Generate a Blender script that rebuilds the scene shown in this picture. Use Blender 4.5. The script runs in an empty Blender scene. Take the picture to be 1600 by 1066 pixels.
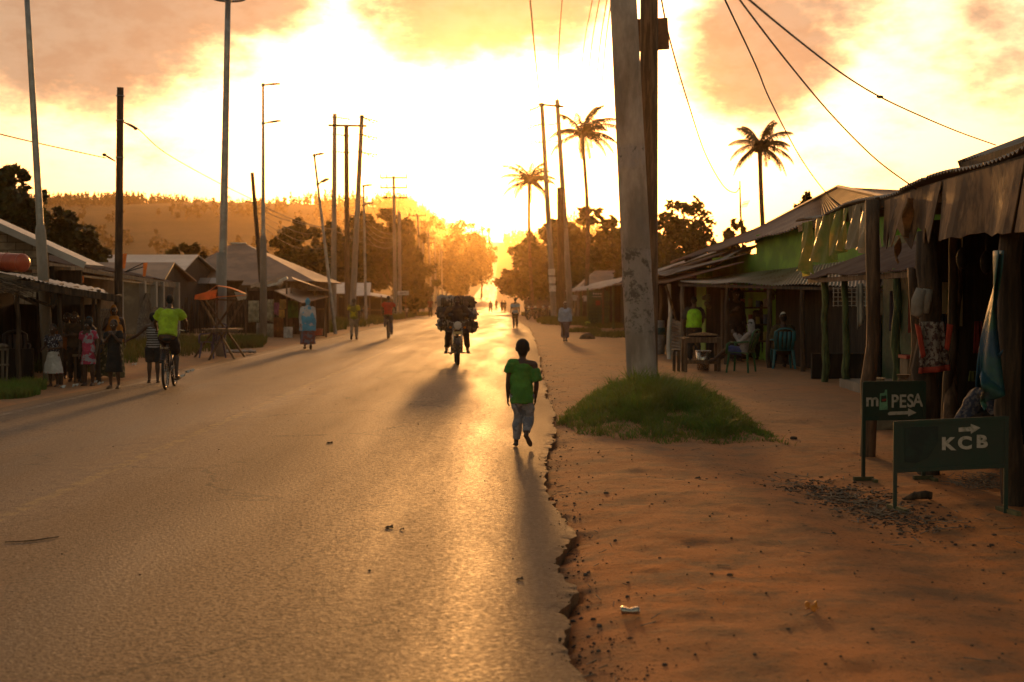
import bpy, math, random
import numpy as np
from mathutils import Vector, Matrix

S = bpy.context.scene
COL = S.collection
R = math.radians
# ------------------------------------------------------------------ camera
PITCH = math.atan(68 / 2222.2)
CAMH = 1.6
cam_d = bpy.data.cameras.new('camera')
cam = bpy.data.objects.new('camera', cam_d)
COL.objects.link(cam)
cam.location = (0, 0, CAMH)
cam.rotation_euler = (math.pi / 2 - PITCH, 0, 0)
cam_d.lens = 50
cam_d.sensor_width = 36
cam_d.clip_start = 0.1
cam_d.clip_end = 12000
cam_d.dof.use_dof = True
cam_d.dof.focus_distance = 15.5
cam_d.dof.aperture_fstop = 3.2
S.camera = cam
# ------------------------------------------------------------------ sun, sky, exposure
SUN_EL, SUN_AZ = R(5.9), R(-0.5)          # azimuth from +Y, positive towards +X
SD = Vector((math.sin(SUN_AZ) * math.cos(SUN_EL), math.cos(SUN_AZ) * math.cos(SUN_EL), math.sin(SUN_EL)))
sl = bpy.data.lights.new('sun', 'SUN')
sl.energy = 2.9
sl.angle = R(2.6)
sl.color = (1.0, 0.45, 0.12)
so = bpy.data.objects.new('sun', sl)
COL.objects.link(so)
so.rotation_euler = SD.to_track_quat('Z', 'Y').to_euler()
so.location = (0, 40, 30)

W = bpy.data.worlds.new('World')
S.world = W
W.use_nodes = True


class NT:
    """small wrapper to write node trees in few words"""
    def __init__(self, tree):
        self.t = tree; self.n = tree.nodes; self.l = tree.links

    def add(self, kind, **kw):
        nd = self.n.new(kind)
        for k, v in kw.items():
            if k.startswith('i_'):
                self.set(nd, k[2:].replace('_', ' '), v)
            else:
                setattr(nd, k, v)
        return nd

    def set(self, nd, sock, v):
        s = nd.inputs[int(sock)] if isinstance(sock, int) or sock.isdigit() else nd.inputs[sock]
        if isinstance(v, bpy.types.NodeSocket):
            self.l.new(v, s)
        else:
            s.default_value = v

    def math(self, op, a, b=0.0, c=None, clamp=False):
        nd = self.n.new('ShaderNodeMath'); nd.operation = op; nd.use_clamp = clamp
        self.set(nd, 0, a); self.set(nd, 1, b)
        if c is not None: self.set(nd, 2, c)
        return nd.outputs[0]

    def vmath(self, op, a, b=None, out=0):
        nd = self.n.new('ShaderNodeVectorMath'); nd.operation = op
        self.set(nd, 0, a)
        if b is not None: self.set(nd, 1, b)
        return nd.outputs[out]

    def mix(self, f, a, b, blend='MIX'):
        nd = self.n.new('ShaderNodeMix'); nd.data_type = 'RGBA'; nd.blend_type = blend
        self.set(nd, 0, f)
        for i, v in ((6, a), (7, b)):
            if not isinstance(v, bpy.types.NodeSocket) and len(v) == 3: v = (*v, 1)
            self.set(nd, i, v)
        return nd.outputs[2]

    def ramp(self, f, stops, interp='LINEAR'):
        nd = self.n.new('ShaderNodeValToRGB'); cr = nd.color_ramp; cr.interpolation = interp
        while len(cr.elements) > len(stops): cr.elements.remove(cr.elements[-1])
        while len(cr.elements) < len(stops): cr.elements.new(0.5)
        for e, (p, c) in zip(cr.elements, stops):
            e.position = p
            e.color = (c, c, c, 1) if isinstance(c, (int, float)) else (*c[:3], 1)
        self.set(nd, 0, f)
        return nd.outputs[0]

    def noise(self, scale, detail=4, rough=0.55, vec=None, out=0, dist=0.0):
        nd = self.n.new('ShaderNodeTexNoise')
        nd.inputs['Scale'].default_value = scale
        nd.inputs['Detail'].default_value = detail
        nd.inputs['Roughness'].default_value = rough
        nd.inputs['Distortion'].default_value = dist
        if vec is not None: self.l.new(vec, nd.inputs['Vector'])
        return nd.outputs[out]

    def mapr(self, v, a, b, c=0.0, d=1.0, smooth=True):
        nd = self.n.new('ShaderNodeMapRange')
        if smooth: nd.interpolation_type = 'SMOOTHSTEP'
        self.set(nd, 0, v)
        for i, x in enumerate((a, b, c, d)): nd.inputs[i + 1].default_value = x
        return nd.outputs[0]


def pix_dir(px, py):
    x = (px - 800) / 2222.2; y = (533 - py) / 2222.2
    c, s = math.cos(PITCH), math.sin(PITCH)
    return Vector((x, c + y * s, -s + y * c))


def build_world():
    w = NT(W.node_tree)
    w.n.clear()
    sky = w.add('ShaderNodeTexSky', sky_type='NISHITA', sun_disc=False, sun_elevation=SUN_EL, sun_rotation=SUN_AZ,
                air_density=1.0, dust_density=3.0, ozone_density=1.0)
    tc = w.add('ShaderNodeTexCoord')
    d = w.vmath('NORMALIZE', tc.outputs['Generated'])
    dot = w.vmath('DOT_PRODUCT', d, tuple(SD), out=1)
    dot = w.math('MAXIMUM', dot, 0.0)
    sep = w.add('ShaderNodeSeparateXYZ'); w.l.new(d, sep.inputs[0])
    base = w.mix(1.0, sky.outputs[0], (3.0, 2.15, 1.45), 'MULTIPLY')
    fwd = w.mapr(dot, .45, .97, 1.0, .60)
    base = w.mix(1.0, base, w.comb(fwd), 'MULTIPLY')
    # forward glow of the dusty evening air round the sun
    g1 = w.math('MULTIPLY', w.math('POWER', dot, 7.0), GLOW1)
    g2 = w.math('MULTIPLY', w.math('POWER', dot, 60.0), GLOW2)
    g3 = w.math('MULTIPLY', w.math('POWER', dot, 700.0), GLOW3)
    c1 = w.mix(1.0, (1.0, 1.0, 1.0), w.comb(g1), 'MULTIPLY')
    c2 = w.mix(1.0, (1.0, 0.97, 0.92), w.comb(g2), 'MULTIPLY')
    c3 = w.mix(1.0, (1.0, 0.80, 0.45), w.comb(g3), 'MULTIPLY')
    low = w.mix(w.mapr(w.math('ARCSINE', sep.outputs[2]), .012, .13), (1.0, .76, .46), (1.0, 1.0, 1.0))
    c1 = w.mix(1.0, c1, low, 'MULTIPLY'); c2 = w.mix(1.0, c2, low, 'MULTIPLY')
    tot = w.mix(1.0, base, c1, 'ADD'); tot = w.mix(1.0, tot, c2, 'ADD'); tot = w.mix(1.0, tot, c3, 'ADD')
    # clouds: a noise field on the sky directions, thick in a few banks
    az = w.math('ARCTAN2', sep.outputs[0], sep.outputs[1])
    el = w.math('ARCSINE', sep.outputs[2])
    nv = w.add('ShaderNodeCombineXYZ'); w.l.new(az, nv.inputs[0])
    w.l.new(w.math('MULTIPLY', el, 1.9), nv.inputs[1])
    n1 = w.noise(9, 7, 0.62, nv.outputs[0]); n2 = w.noise(34, 5, 0.6, nv.outputs[0])
    mask = None
    for (px, py, rx, ry, amt) in CLOUDS:
        v = pix_dir(px, py).normalized()
        a0 = math.atan2(v.x, v.y); e0 = math.asin(v.z)
        u = w.math('DIVIDE', w.math('SUBTRACT', az, a0), rx / 2222.0)
        q = w.math('DIVIDE', w.math('SUBTRACT', el, e0), ry / 2222.0)
        r2 = w.math('ADD', w.math('MULTIPLY', u, u), w.math('MULTIPLY', q, q))
        m = w.math('MULTIPLY', w.math('SUBTRACT', 1.0, r2), amt)
        m = w.math('MAXIMUM', m, -0.6)
        mask = m if mask is None else w.math('MAXIMUM', mask, m)
    f = w.math('ADD', w.math('MULTIPLY', mask, 0.55), w.math('MULTIPLY', w.math('SUBTRACT', n1, 0.5), 1.9))
    f = w.math('ADD', f, w.math('MULTIPLY', w.math('SUBTRACT', n2, 0.5), 0.75))
    f = w.math('POWER', w.mapr(f, -0.32, 0.60), .8)
    edge = w.mapr(f, 0.0, 0.75)
    ccol = w.mix(edge, (CLK * 1.2, CLK * .86, CLK * .74), (CLK * .82, CLK * 0.49, CLK * 0.30))
    ccol = w.mix(w.math('MULTIPLY', w.mapr(n2, .35, .65), .45), ccol, (CLK * 1.05, CLK * .75, CLK * .50))
    tot = w.mix(w.math('MULTIPLY', f, 0.985), tot, ccol)
    # the far side of the sky, away from the sun, is dim evening sky
    bg = w.add('ShaderNodeBackground')
    w.l.new(tot, bg.inputs[0]); bg.inputs[1].default_value = 0.1
    out = w.add('ShaderNodeOutputWorld'); w.l.new(bg.outputs[0], out.inputs[0])


def _comb(self, v):
    nd = self.n.new('ShaderNodeCombineXYZ')
    for i in range(3): self.l.new(v, nd.inputs[i])
    return nd.outputs[0]


NT.comb = _comb
GLOW1, GLOW2, GLOW3, CLK = 5.0, 3.6, 10.0, 6.1
CLOUDS = [(120, 40, 270, 135, 1.7), (330, -10, 190, 75, 1.4), (720, 15, 180, 95, 1.7), (860, -10, 120, 90, 1.4),
          (1195, 80, 140, 125, 1.35), (1310, 15, 130, 60, 1.0), (1540, 20, 70, 40, .7), (60, 150, 120, 30, .4),
          (-500, 60, 500, 120, .7), (1900, 60, 420, 120, .6)]
build_world()
vs = S.view_settings
vs.view_transform = 'Standard'; vs.look = 'None'; vs.gamma = 1; vs.exposure = 0.0
S.cycles.volume_bounces = 1
S.cycles.max_bounces = 6
S.cycles.transparent_max_bounces = 8
S.cycles.sample_clamp_indirect = 4
S.cycles.use_denoising = True

# ------------------------------------------------------------------ helpers
def gp(px, py, z=0.0):
    d = pix_dir(px, py)
    k = (z - CAMH) / d.z
    return Vector((d.x * k, d.y * k, z))


def wp(px, py, Y):
    d = pix_dir(px, py)
    k = Y / d.y
    return Vector((d.x * k, Y, CAMH + d.z * k))


def lin(r, g, b):
    f = lambda c: (c / 255 / 12.92) if c <= 10 else ((c / 255 + .055) / 1.055) ** 2.4
    return (f(r), f(g), f(b))


MATS = {}


def material(name, col=(.2, .2, .2), rough=.8, var=.25, scale=3.0, bump=.0, bscale=40.0, col2=None, metal=0.0, spec=.5,
             stretch=None, trans=0.0, pattern=None, mixr=(.42, .62), coord='Object', detail=6, emit=None):
    if name in MATS: return MATS[name]
    m = bpy.data.materials.new(name); m.use_nodes = True
    MATS[name] = m
    t = NT(m.node_tree); t.n.clear()
    tc = t.add('ShaderNodeTexCoord')
    vec = tc.outputs[coord]
    if stretch:
        mp = t.add('ShaderNodeMapping'); mp.inputs['Scale'].default_value = stretch
        t.l.new(vec, mp.inputs[0]); vec = mp.outputs[0]
    n = t.noise(scale, detail, .6, vec)
    c = [max(0, x) for x in col]
    if col2 is None: col2 = tuple(x * (1 - var) for x in c); c = tuple(min(1, x * (1 + var * .6)) for x in c)
    fac = t.mapr(n, *mixr)
    colr = t.mix(fac, col2, c)
    if pattern: colr = pattern(t, tc, colr)
    n2 = t.noise(scale * 7, 4, .7, vec)
    colr = t.mix(t.mapr(n2, .3, .7, 0, 1), t.mix(1.0, colr, (1 - var * .6,) * 3, 'MULTIPLY'), colr)
    p = t.add('ShaderNodeBsdfPrincipled')
    t.l.new(colr, p.inputs['Base Color'])
    rr = t.mapr(n2, .3, .7, max(.05, rough - .08), min(1, rough + .08))
    t.l.new(rr, p.inputs['Roughness'])
    p.inputs['Metallic'].default_value = metal
    p.inputs['Specular IOR Level'].default_value = spec
    if emit: p.inputs['Emission Color'].default_value = (*emit, 1); p.inputs['Emission Strength'].default_value = 1
    if bump:
        b = t.add('ShaderNodeBump'); b.inputs['Strength'].default_value = 1.0; b.inputs['Distance'].default_value = bump
        t.l.new(t.noise(bscale, 5, .65, vec), b.inputs['Height']); t.l.new(b.outputs[0], p.inputs['Normal'])
    out = t.add('ShaderNodeOutputMaterial')
    if trans:
        tr = t.add('ShaderNodeBsdfTranslucent'); t.l.new(colr, tr.inputs[0])
        mx = t.add('ShaderNodeMixShader'); mx.inputs[0].default_value = trans
        t.l.new(p.outputs[0], mx.inputs[1]); t.l.new(tr.outputs[0], mx.inputs[2]); t.l.new(mx.outputs[0], out.inputs[0])
    else:
        t.l.new(p.outputs[0], out.inputs[0])
    return m


ORG = {}


def tag(o, label=None, cat=None, group=None, kind=None):
    if label: o['label'] = label
    if cat: o['category'] = cat
    if group: o['group'] = group
    if kind: o['kind'] = kind
    return o


def thing(name, label, cat, loc=(0, 0, 0), rz=0.0, group=None):
    o = bpy.data.objects.new(name, None)
    COL.objects.link(o)
    o.location = loc; o.rotation_euler = (0, 0, rz); o.empty_display_size = .2
    ORG[o.name] = Vector(loc)
    return tag(o, label, cat, group)


class MB:
    def __init__(self): self.v = []; self.f = []; self.mi = []

    def face(self, idx, m=0): self.f.append(tuple(idx)); self.mi.append(m)

    def vert(self, p): self.v.append((p[0], p[1], p[2])); return len(self.v) - 1

    def box(self, c, s, m=0, rz=0.0, M=None):
        c = Vector(c); h = Vector(s) * .5
        b = len(self.v)
        Mr = M if M is not None else Matrix.Rotation(rz, 3, 'Z')
        for x in (-1, 1):
            for y in (-1, 1):
                for z in (-1, 1): self.vert(c + Mr @ Vector((x * h.x, y * h.y, z * h.z)))
        for q in ((0, 1, 3, 2), (4, 6, 7, 5), (0, 4, 5, 1), (2, 3, 7, 6), (0, 2, 6, 4), (1, 5, 7, 3)):
            self.face([b + i for i in q], m)
        return self

    def bar(self, p0, p1, w, h=None, m=0, up=(0, 0, 1)):
        p0 = Vector(p0); p1 = Vector(p1); h = h or w
        t = (p1 - p0); L = t.length
        if L < 1e-6: return self
        t /= L; s = t.cross(Vector(up))
        if s.length < 1e-3: s = t.cross(Vector((1, 0, 0)))
        s.normalize(); n = s.cross(t)
        M = Matrix((s, t, n)).transposed()
        return self.box((p0 + p1) / 2, (w, L, h), m, M=M)

    def tube(self, pts, radii, n=8, m=0, side=None, cap=True, ell=None):
        """pts list; radii float/list; ell: list of second radii (n axis)"""
        P = [Vector(p) for p in pts]; k = len(P)
        if not hasattr(radii, '__len__'): radii = [radii] * k
        if ell is None: ell = radii
        rings = []
        ref = Vector(side) if side is not None else None
        for i in range(k):
            a = P[max(0, i - 1)]; b = P[min(k - 1, i + 1)]
            t = (b - a)
            if t.length < 1e-7: t = Vector((0, 0, 1))
            t.normalize()
            r = ref if ref is not None else (Vector((1, 0, 0)) if abs(t.x) < .8 else Vector((0, 1, 0)))
            s = r - t * r.dot(t)
            if s.length < 1e-3: s = Vector((0, 1, 0)) - t * t.y
            s.normalize()
            if side is None: ref = s
            nn = t.cross(s)
            ring = []
            for j in range(n):
                an = 2 * math.pi * j / n
                ring.append(self.vert(P[i] + s * (math.cos(an) * radii[i]) + nn * (math.sin(an) * ell[i])))
            rings.append(ring)
        for i in range(k - 1):
            for j in range(n):
                self.face((rings[i][j], rings[i][(j + 1) % n], rings[i + 1][(j + 1) % n], rings[i + 1][j]), m)
        if cap:
            self.face(rings[0][::-1], m); self.face(rings[-1], m)
        return self

    def ball(self, c, r, n=10, m=0, M=None):
        c = Vector(c); r = Vector(r) if hasattr(r, '__len__') else Vector((r, r, r))
        k = max(4, n // 2 + 1); rows = []
        for i in range(1, k):
            th = math.pi * i / k; row = []
            for j in range(n):
                a = 2 * math.pi * j / n
                p = Vector((math.sin(th) * math.cos(a) * r.x, math.sin(th) * math.sin(a) * r.y, math.cos(th) * r.z))
                if M is not None: p = M @ p
                row.append(self.vert(c + p))
            rows.append(row)
        tz = Vector((0, 0, r.z))
        if M is not None: tz = M @ tz
        top = self.vert(c + tz); bot = self.vert(c - tz)
        for j in range(n):
            self.face((top, rows[0][j], rows[0][(j + 1) % n]), m)
            self.face((bot, rows[-1][(j + 1) % n], rows[-1][j]), m)
        for i in range(len(rows) - 1):
            for j in range(n):
                self.face((rows[i][j], rows[i + 1][j], rows[i + 1][(j + 1) % n], rows[i][(j + 1) % n]), m)
        return self

    def torus(self, c, R_, r, axis='X', n=28, k=8, m=0):
        c = Vector(c); b = len(self.v)
        for i in range(n):
            a = 2 * math.pi * i / n
            for j in range(k):
                q = 2 * math.pi * j / k
                rad = R_ + r * math.cos(q); o = r * math.sin(q)
                if axis == 'X': p = (o, rad * math.cos(a), rad * math.sin(a))
                elif axis == 'Z': p = (rad * math.cos(a), rad * math.sin(a), o)
                else: p = (rad * math.cos(a), o, rad * math.sin(a))
                self.vert(c + Vector(p))
        for i in range(n):
            for j in range(k):
                self.face((b + i * k + j, b + ((i + 1) % n) * k + j, b + ((i + 1) % n) * k + (j + 1) % k, b + i * k + (j + 1) % k), m)
        return self

    def patch(self, P0, P1, P2, P3, nu, nv, fn=None, m=0):
        """bilinear patch P0-P1 (u) , P3-P2 ; fn(u,v)->offset vector"""
        P0, P1, P2, P3 = map(Vector, (P0, P1, P2, P3)); b = len(self.v)
        for j in range(nv + 1):
            v = j / nv
            for i in range(nu + 1):
                u = i / nu
                p = (P0 * (1 - u) + P1 * u) * (1 - v) + (P3 * (1 - u) + P2 * u) * v
                if fn: p = p + Vector(fn(u, v))
                self.vert(p)
        for j in range(nv):
            for i in range(nu):
                a = b + j * (nu + 1) + i
                self.face((a, a + 1, a + nu + 2, a + nu + 1), m)
        return self

    def build(self, name, mat, parent=None, smooth=False, world=True, label=None, solid=None):
        me = bpy.data.meshes.new(name)
        off = Vector((0, 0, 0))
        if parent is not None and world: off = ORG.get(parent.name, off)
        me.from_pydata([(x - off.x, y - off.y, z - off.z) for x, y, z in self.v] if off.length else self.v, [], self.f)
        mats = mat if isinstance(mat, (list, tuple)) else [mat]
        for q in mats: me.materials.append(q)
        if len(mats) > 1: me.polygons.foreach_set('material_index', self.mi)
        if smooth: me.polygons.foreach_set('use_smooth', [True] * len(self.f))
        me.update()
        o = bpy.data.objects.new(name, me); COL.objects.link(o)
        if parent is not None:
            o.parent = parent; ORG[o.name] = off
        if label: o['label'] = label
        if solid:
            md = o.modifiers.new('thickness', 'SOLIDIFY'); md.thickness = solid; md.offset = 0
        return o


def at_base(o, base):
    """move a single-mesh thing's origin to its base"""
    base = Vector(base)
    o.data.transform(Matrix.Translation(-base)); o.location = base
    return o


def copy_tree(o, parent=None):
    c = o.copy(); COL.objects.link(c)
    if parent is not None: c.parent = parent
    for ch in list(o.children): copy_tree(ch, c)
    return c


# value noise, vectorised
def _h(ix, iy, s):
    v = np.sin(ix * 127.1 + iy * 311.7 + s * 74.7) * 43758.5453
    return v - np.floor(v)


def vnoise(x, y, s=0):
    x = np.asarray(x, float); y = np.asarray(y, float)
    ix = np.floor(x); iy = np.floor(y); fx = x - ix; fy = y - iy
    fx = fx * fx * (3 - 2 * fx); fy = fy * fy * (3 - 2 * fy)
    a = _h(ix, iy, s); b = _h(ix + 1, iy, s); c = _h(ix, iy + 1, s); d = _h(ix + 1, iy + 1, s)
    return (a * (1 - fx) + b * fx) * (1 - fy) + (c * (1 - fx) + d * fx) * fy - .5


def fbm(x, y, s=0, o=4):
    t = 0; a = 1.0
    for i in range(o):
        t = t + a * vnoise(np.asarray(x) * 2 ** i, np.asarray(y) * 2 ** i, s + i * 7); a *= .5
    return t


def sstep(a, b, x):
    t = np.clip((np.asarray(x, float) - a) / (b - a), 0, 1)
    return t * t * (3 - 2 * t)


# ------------------------------------------------------------------ terrain and road
PY_ = [-3000, 0, 110, 190, 300, 400, 503, 634, 760, 900, 1200, 1500, 1700, 2600, 5000]
PZ_ = [0, 0, 0, -.5, -.25, .7, 3.4, 7.0, 6.5, 12, 36, 62, 62, 40, 20]
CX_ = [-3.5, -3.5, -3.6, -4.2, -6.0, -8.2, -8.8, -10, -12, -14, -16, -17, -17, -17, -17]


def zr(y):
    y = np.asarray(y, float)
    s = 0
    for o in (-.06, -.03, 0, .03, .06): s = s + np.interp(y * (1 + o), PY_, PZ_)
    return s / 5


def xc(y):
    y = np.asarray(y, float)
    s = 0
    for o in (-.08, -.04, 0, .04, .08): s = s + np.interp(y * (1 + o), PY_, CX_)
    return s / 5


EDGE_PX = [(955, 1180), (930, 1066), (892, 1010), (886, 985), (893, 950), (905, 925), (893, 905), (878, 885), (880, 860), (888, 835), (872, 800),
           (862, 775), (850, 742), (848, 722), (860, 690), (868, 668), (866, 640), (856, 618), (848, 590), (843, 560), (836, 530), (827, 512)]
_e = [gp(a, b) for a, b in EDGE_PX]
EY = np.array([-200, 3.0] + [p.y for p in _e] + [110, 190, 5000])
EX = np.array([.45, .45] + [p.x for p in _e] + [.45, -.35 + .1, -17 + 3.85])


def er(y):
    y = np.asarray(y, float)
    near = np.interp(y, EY, EX)
    far = xc(y) + 3.9
    w = sstep(70, 120, y)
    amp = .07 * (1 - w)
    return near * (1 - w) + far * w + amp * fbm(y * 2.2, y * 0 + 3.3, 5, 4) + .05 * fbm(y * .5, y * 0, 8, 2) + .035 * (1 - w) * fbm(y * 11, y * 0, 18, 3)


def el_(y):
    y = np.asarray(y, float)
    return xc(y) - 3.85 + .10 * fbm(y * .6, y * 0 + 9.1, 11, 4)


def terrain(x, y):
    x = np.asarray(x, float); y = np.asarray(y, float)
    r = zr(y); c = xc(y)
    k = sstep(450, 1480, y)
    HL = 88 * k + 5 * sstep(300, 700, y) * 1.0
    HL = HL * (1 + .10 * fbm(x / 260, y / 400, 3, 3)) - 10 * sstep(-400, -1100, x) * k
    HR = (76 * k + 2 * sstep(300, 700, y)) * (1 - .8 * sstep(45, 150, x))
    H = np.where(x < c, HL, HR)
    back = 1 - .55 * sstep(1500, 2600, y)
    H = H * back
    d = np.abs(x - c)
    w = sstep(9 + .012 * np.maximum(y, 0), 16 + .055 * np.maximum(y, 0), d)
    z = r * (1 - w) + H * w
    # near relief
    nf = 1 - sstep(40, 90, np.abs(y))
    dr = x - er(y); dl = el_(y) - x
    off = np.where(dr > 0, dr, dl)
    inside = (dr <= 0) & (dl <= 0)
    rel = .045 * fbm(x * .55, y * .45, 21, 4) + .017 * fbm(x * 2.3, y * 1.9, 31, 4) + .013 * fbm(x * 6, y * 5, 41, 4) + .05 * np.maximum(0, fbm(x * 1.6, y * 1.5, 45, 3) - .38)
    rut = -.03 * np.exp(-((x - 2.4 - .25 * np.sin(y * .2)) / .35) ** 2) - .02 * np.exp(-((x - 4.2 - .3 * np.sin(y * .17 + 1)) / .3) ** 2)
    drop = np.where(dr > 0, -.06 * (.45 + .9 * np.clip(fbm(x * 1.2, y * 1.4, 81, 3) + .5, 0, 1)) * np.exp(-(np.maximum(dr, 0) / .35) ** 1.3) - .008, -.03 * np.exp(-np.maximum(dl, 0) / .5) - .01)
    zz = np.where(off > 0, (drop + (rel + np.where(dr > 0, rut, 0)) * sstep(0, .6, off)) * nf - .02 * (1 - nf), -.10)
    # verges rise a little on the left under the grass
    zz = zz + np.where(dl > 1.0, .10 * sstep(1.0, 4, dl) * nf * (1 + fbm(x * .4, y * .3, 51, 3)), 0)
    zz = np.where(inside, -.14 - .004 * np.maximum(y - 100, 0) * 0, zz)
    zz = np.where(inside & (y > 60), -.25, zz)
    return z + zz


def gz(x, y): return float(terrain(x, y))


def ground_mat():
    m = bpy.data.materials.new('laterite_soil'); m.use_nodes = True
    t = NT(m.node_tree); t.n.clear()
    tc = t.add('ShaderNodeTexCoord'); P = tc.outputs['Object']
    sep = t.add('ShaderNodeSeparateXYZ'); t.l.new(P, sep.inputs[0])
    n1 = t.noise(.35, 6, .6, P); n2 = t.noise(2.4, 7, .65, P); n3 = t.noise(28, 5, .7, P); n4 = t.noise(150, 3, .7, P)
    c = t.mix(t.mapr(n1, .35, .65), (.44, .185, .075), (.56, .185, .048))
    c = t.mix(t.mapr(n2, .42, .66), c, (.24, .125, .065))
    c = t.mix(t.math('MULTIPLY', t.mapr(t.math('ADD', sep.outputs[1], t.math('MULTIPLY', t.math('SUBTRACT', n1, .5), 16)), 8, 20), .62), c, (.38, .235, .135))
    c = t.mix(t.math('MULTIPLY', t.mapr(n3, .54, .68), .7), c, (.11, .06, .035))
    c = t.mix(t.math('MULTIPLY', t.mapr(n4, .5, .7), .35), c, (.40, .26, .15))
    # green cover away from the trodden shoulders
    ax = t.math('ABSOLUTE', t.math('ADD', sep.outputs[0], 3.5))
    gmask = t.math('MULTIPLY', t.mapr(ax, 14, 26), 1.0)
    far = t.mapr(sep.outputs[1], 120, 420)
    ax2 = t.mapr(t.math('SUBTRACT', ax, t.math('MULTIPLY', sep.outputs[1], .012)), 4.5, 9)
    gm = t.math('MAXIMUM', gmask, t.math('MULTIPLY', far, ax2))
    gm = t.math('MULTIPLY', gm, t.mapr(n2, .25, .5))
    fld = t.noise(.012, 5, .6, P)
    green = t.mix(t.mapr(fld, .4, .6), (.040, .048, .015), (.075, .062, .022))
    c = t.mix(gm, c, green)
    p = t.add('ShaderNodeBsdfPrincipled'); t.l.new(c, p.inputs['Base Color'])
    p.inputs['Roughness'].default_value = .92; p.inputs['Specular IOR Level'].default_value = .15
    h = t.math('ADD', t.math('MULTIPLY', n3, .022), t.math('MULTIPLY', n4, .006))
    h = t.math('ADD', h, t.math('MULTIPLY', t.noise(9, 5, .65, P), .022))
    b = t.add('ShaderNodeBump'); b.inputs['Distance'].default_value = 1.0; b.inputs['Strength'].default_value = .9
    t.l.new(h, b.inputs['Height']); t.l.new(b.outputs[0], p.inputs['Normal'])
    o = t.add('ShaderNodeOutputMaterial'); t.l.new(p.outputs[0], o.inputs[0])
    return m


def grid_mesh(name, X, Y, Z, mat):
    ny, nx = X.shape
    me = bpy.data.meshes.new(name)
    v = np.stack([X, Y, Z], -1).reshape(-1, 3)
    i = np.arange(ny - 1)[:, None] * nx + np.arange(nx - 1)[None, :]
    f = np.stack([i, i + 1, i + nx + 1, i + nx], -1).reshape(-1, 4)
    me.vertices.add(len(v)); me.vertices.foreach_set('co', v.astype(np.float32).ravel())
    me.loops.add(f.size); me.loops.foreach_set('vertex_index', f.astype(np.int32).ravel())
    me.polygons.add(len(f)); me.polygons.foreach_set('loop_start', np.arange(0, f.size, 4, dtype=np.int32))
    me.polygons.foreach_set('loop_total', np.full(len(f), 4, np.int32))
    me.polygons.foreach_set('use_smooth', np.ones(len(f), bool))
    me.materials.append(mat); me.update(calc_edges=True)
    o = bpy.data.objects.new(name, me); COL.objects.link(o)
    return o


def geom(a, b, s0, g):
    out = [a]; s = s0
    while out[-1] < b: out.append(out[-1] + s); s *= g
    return out


ylines = sorted(set([-x for x in geom(-3.5, 200, 2, 1.5)] + geom(3.5, 5.0, .3, 1) + geom(5.0, 9, .045, 1.003) + geom(9.02, 60, .055, 1.012) + geom(61, 4200, 1.4, 1.022)))
xo = sorted(set([-x for x in geom(3.9 + 3.5, 12, .25, 1.05)] + [-x for x in geom(12.5, 2600, .8, 1.09)] + list(np.linspace(-7.3, 3.1, 24)) +
                list(np.arange(3.2, 9.5, .055)) + geom(9.6, 16, .2, 1.03) + geom(16.5, 2600, .8, 1.09)))
XO, YO = np.meshgrid(np.array(xo), np.array(ylines))
XX = XO + xc(YO)
ground = grid_mesh('ground', XX, YO, terrain(XX, YO), ground_mat())
tag(ground, kind='structure')


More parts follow.
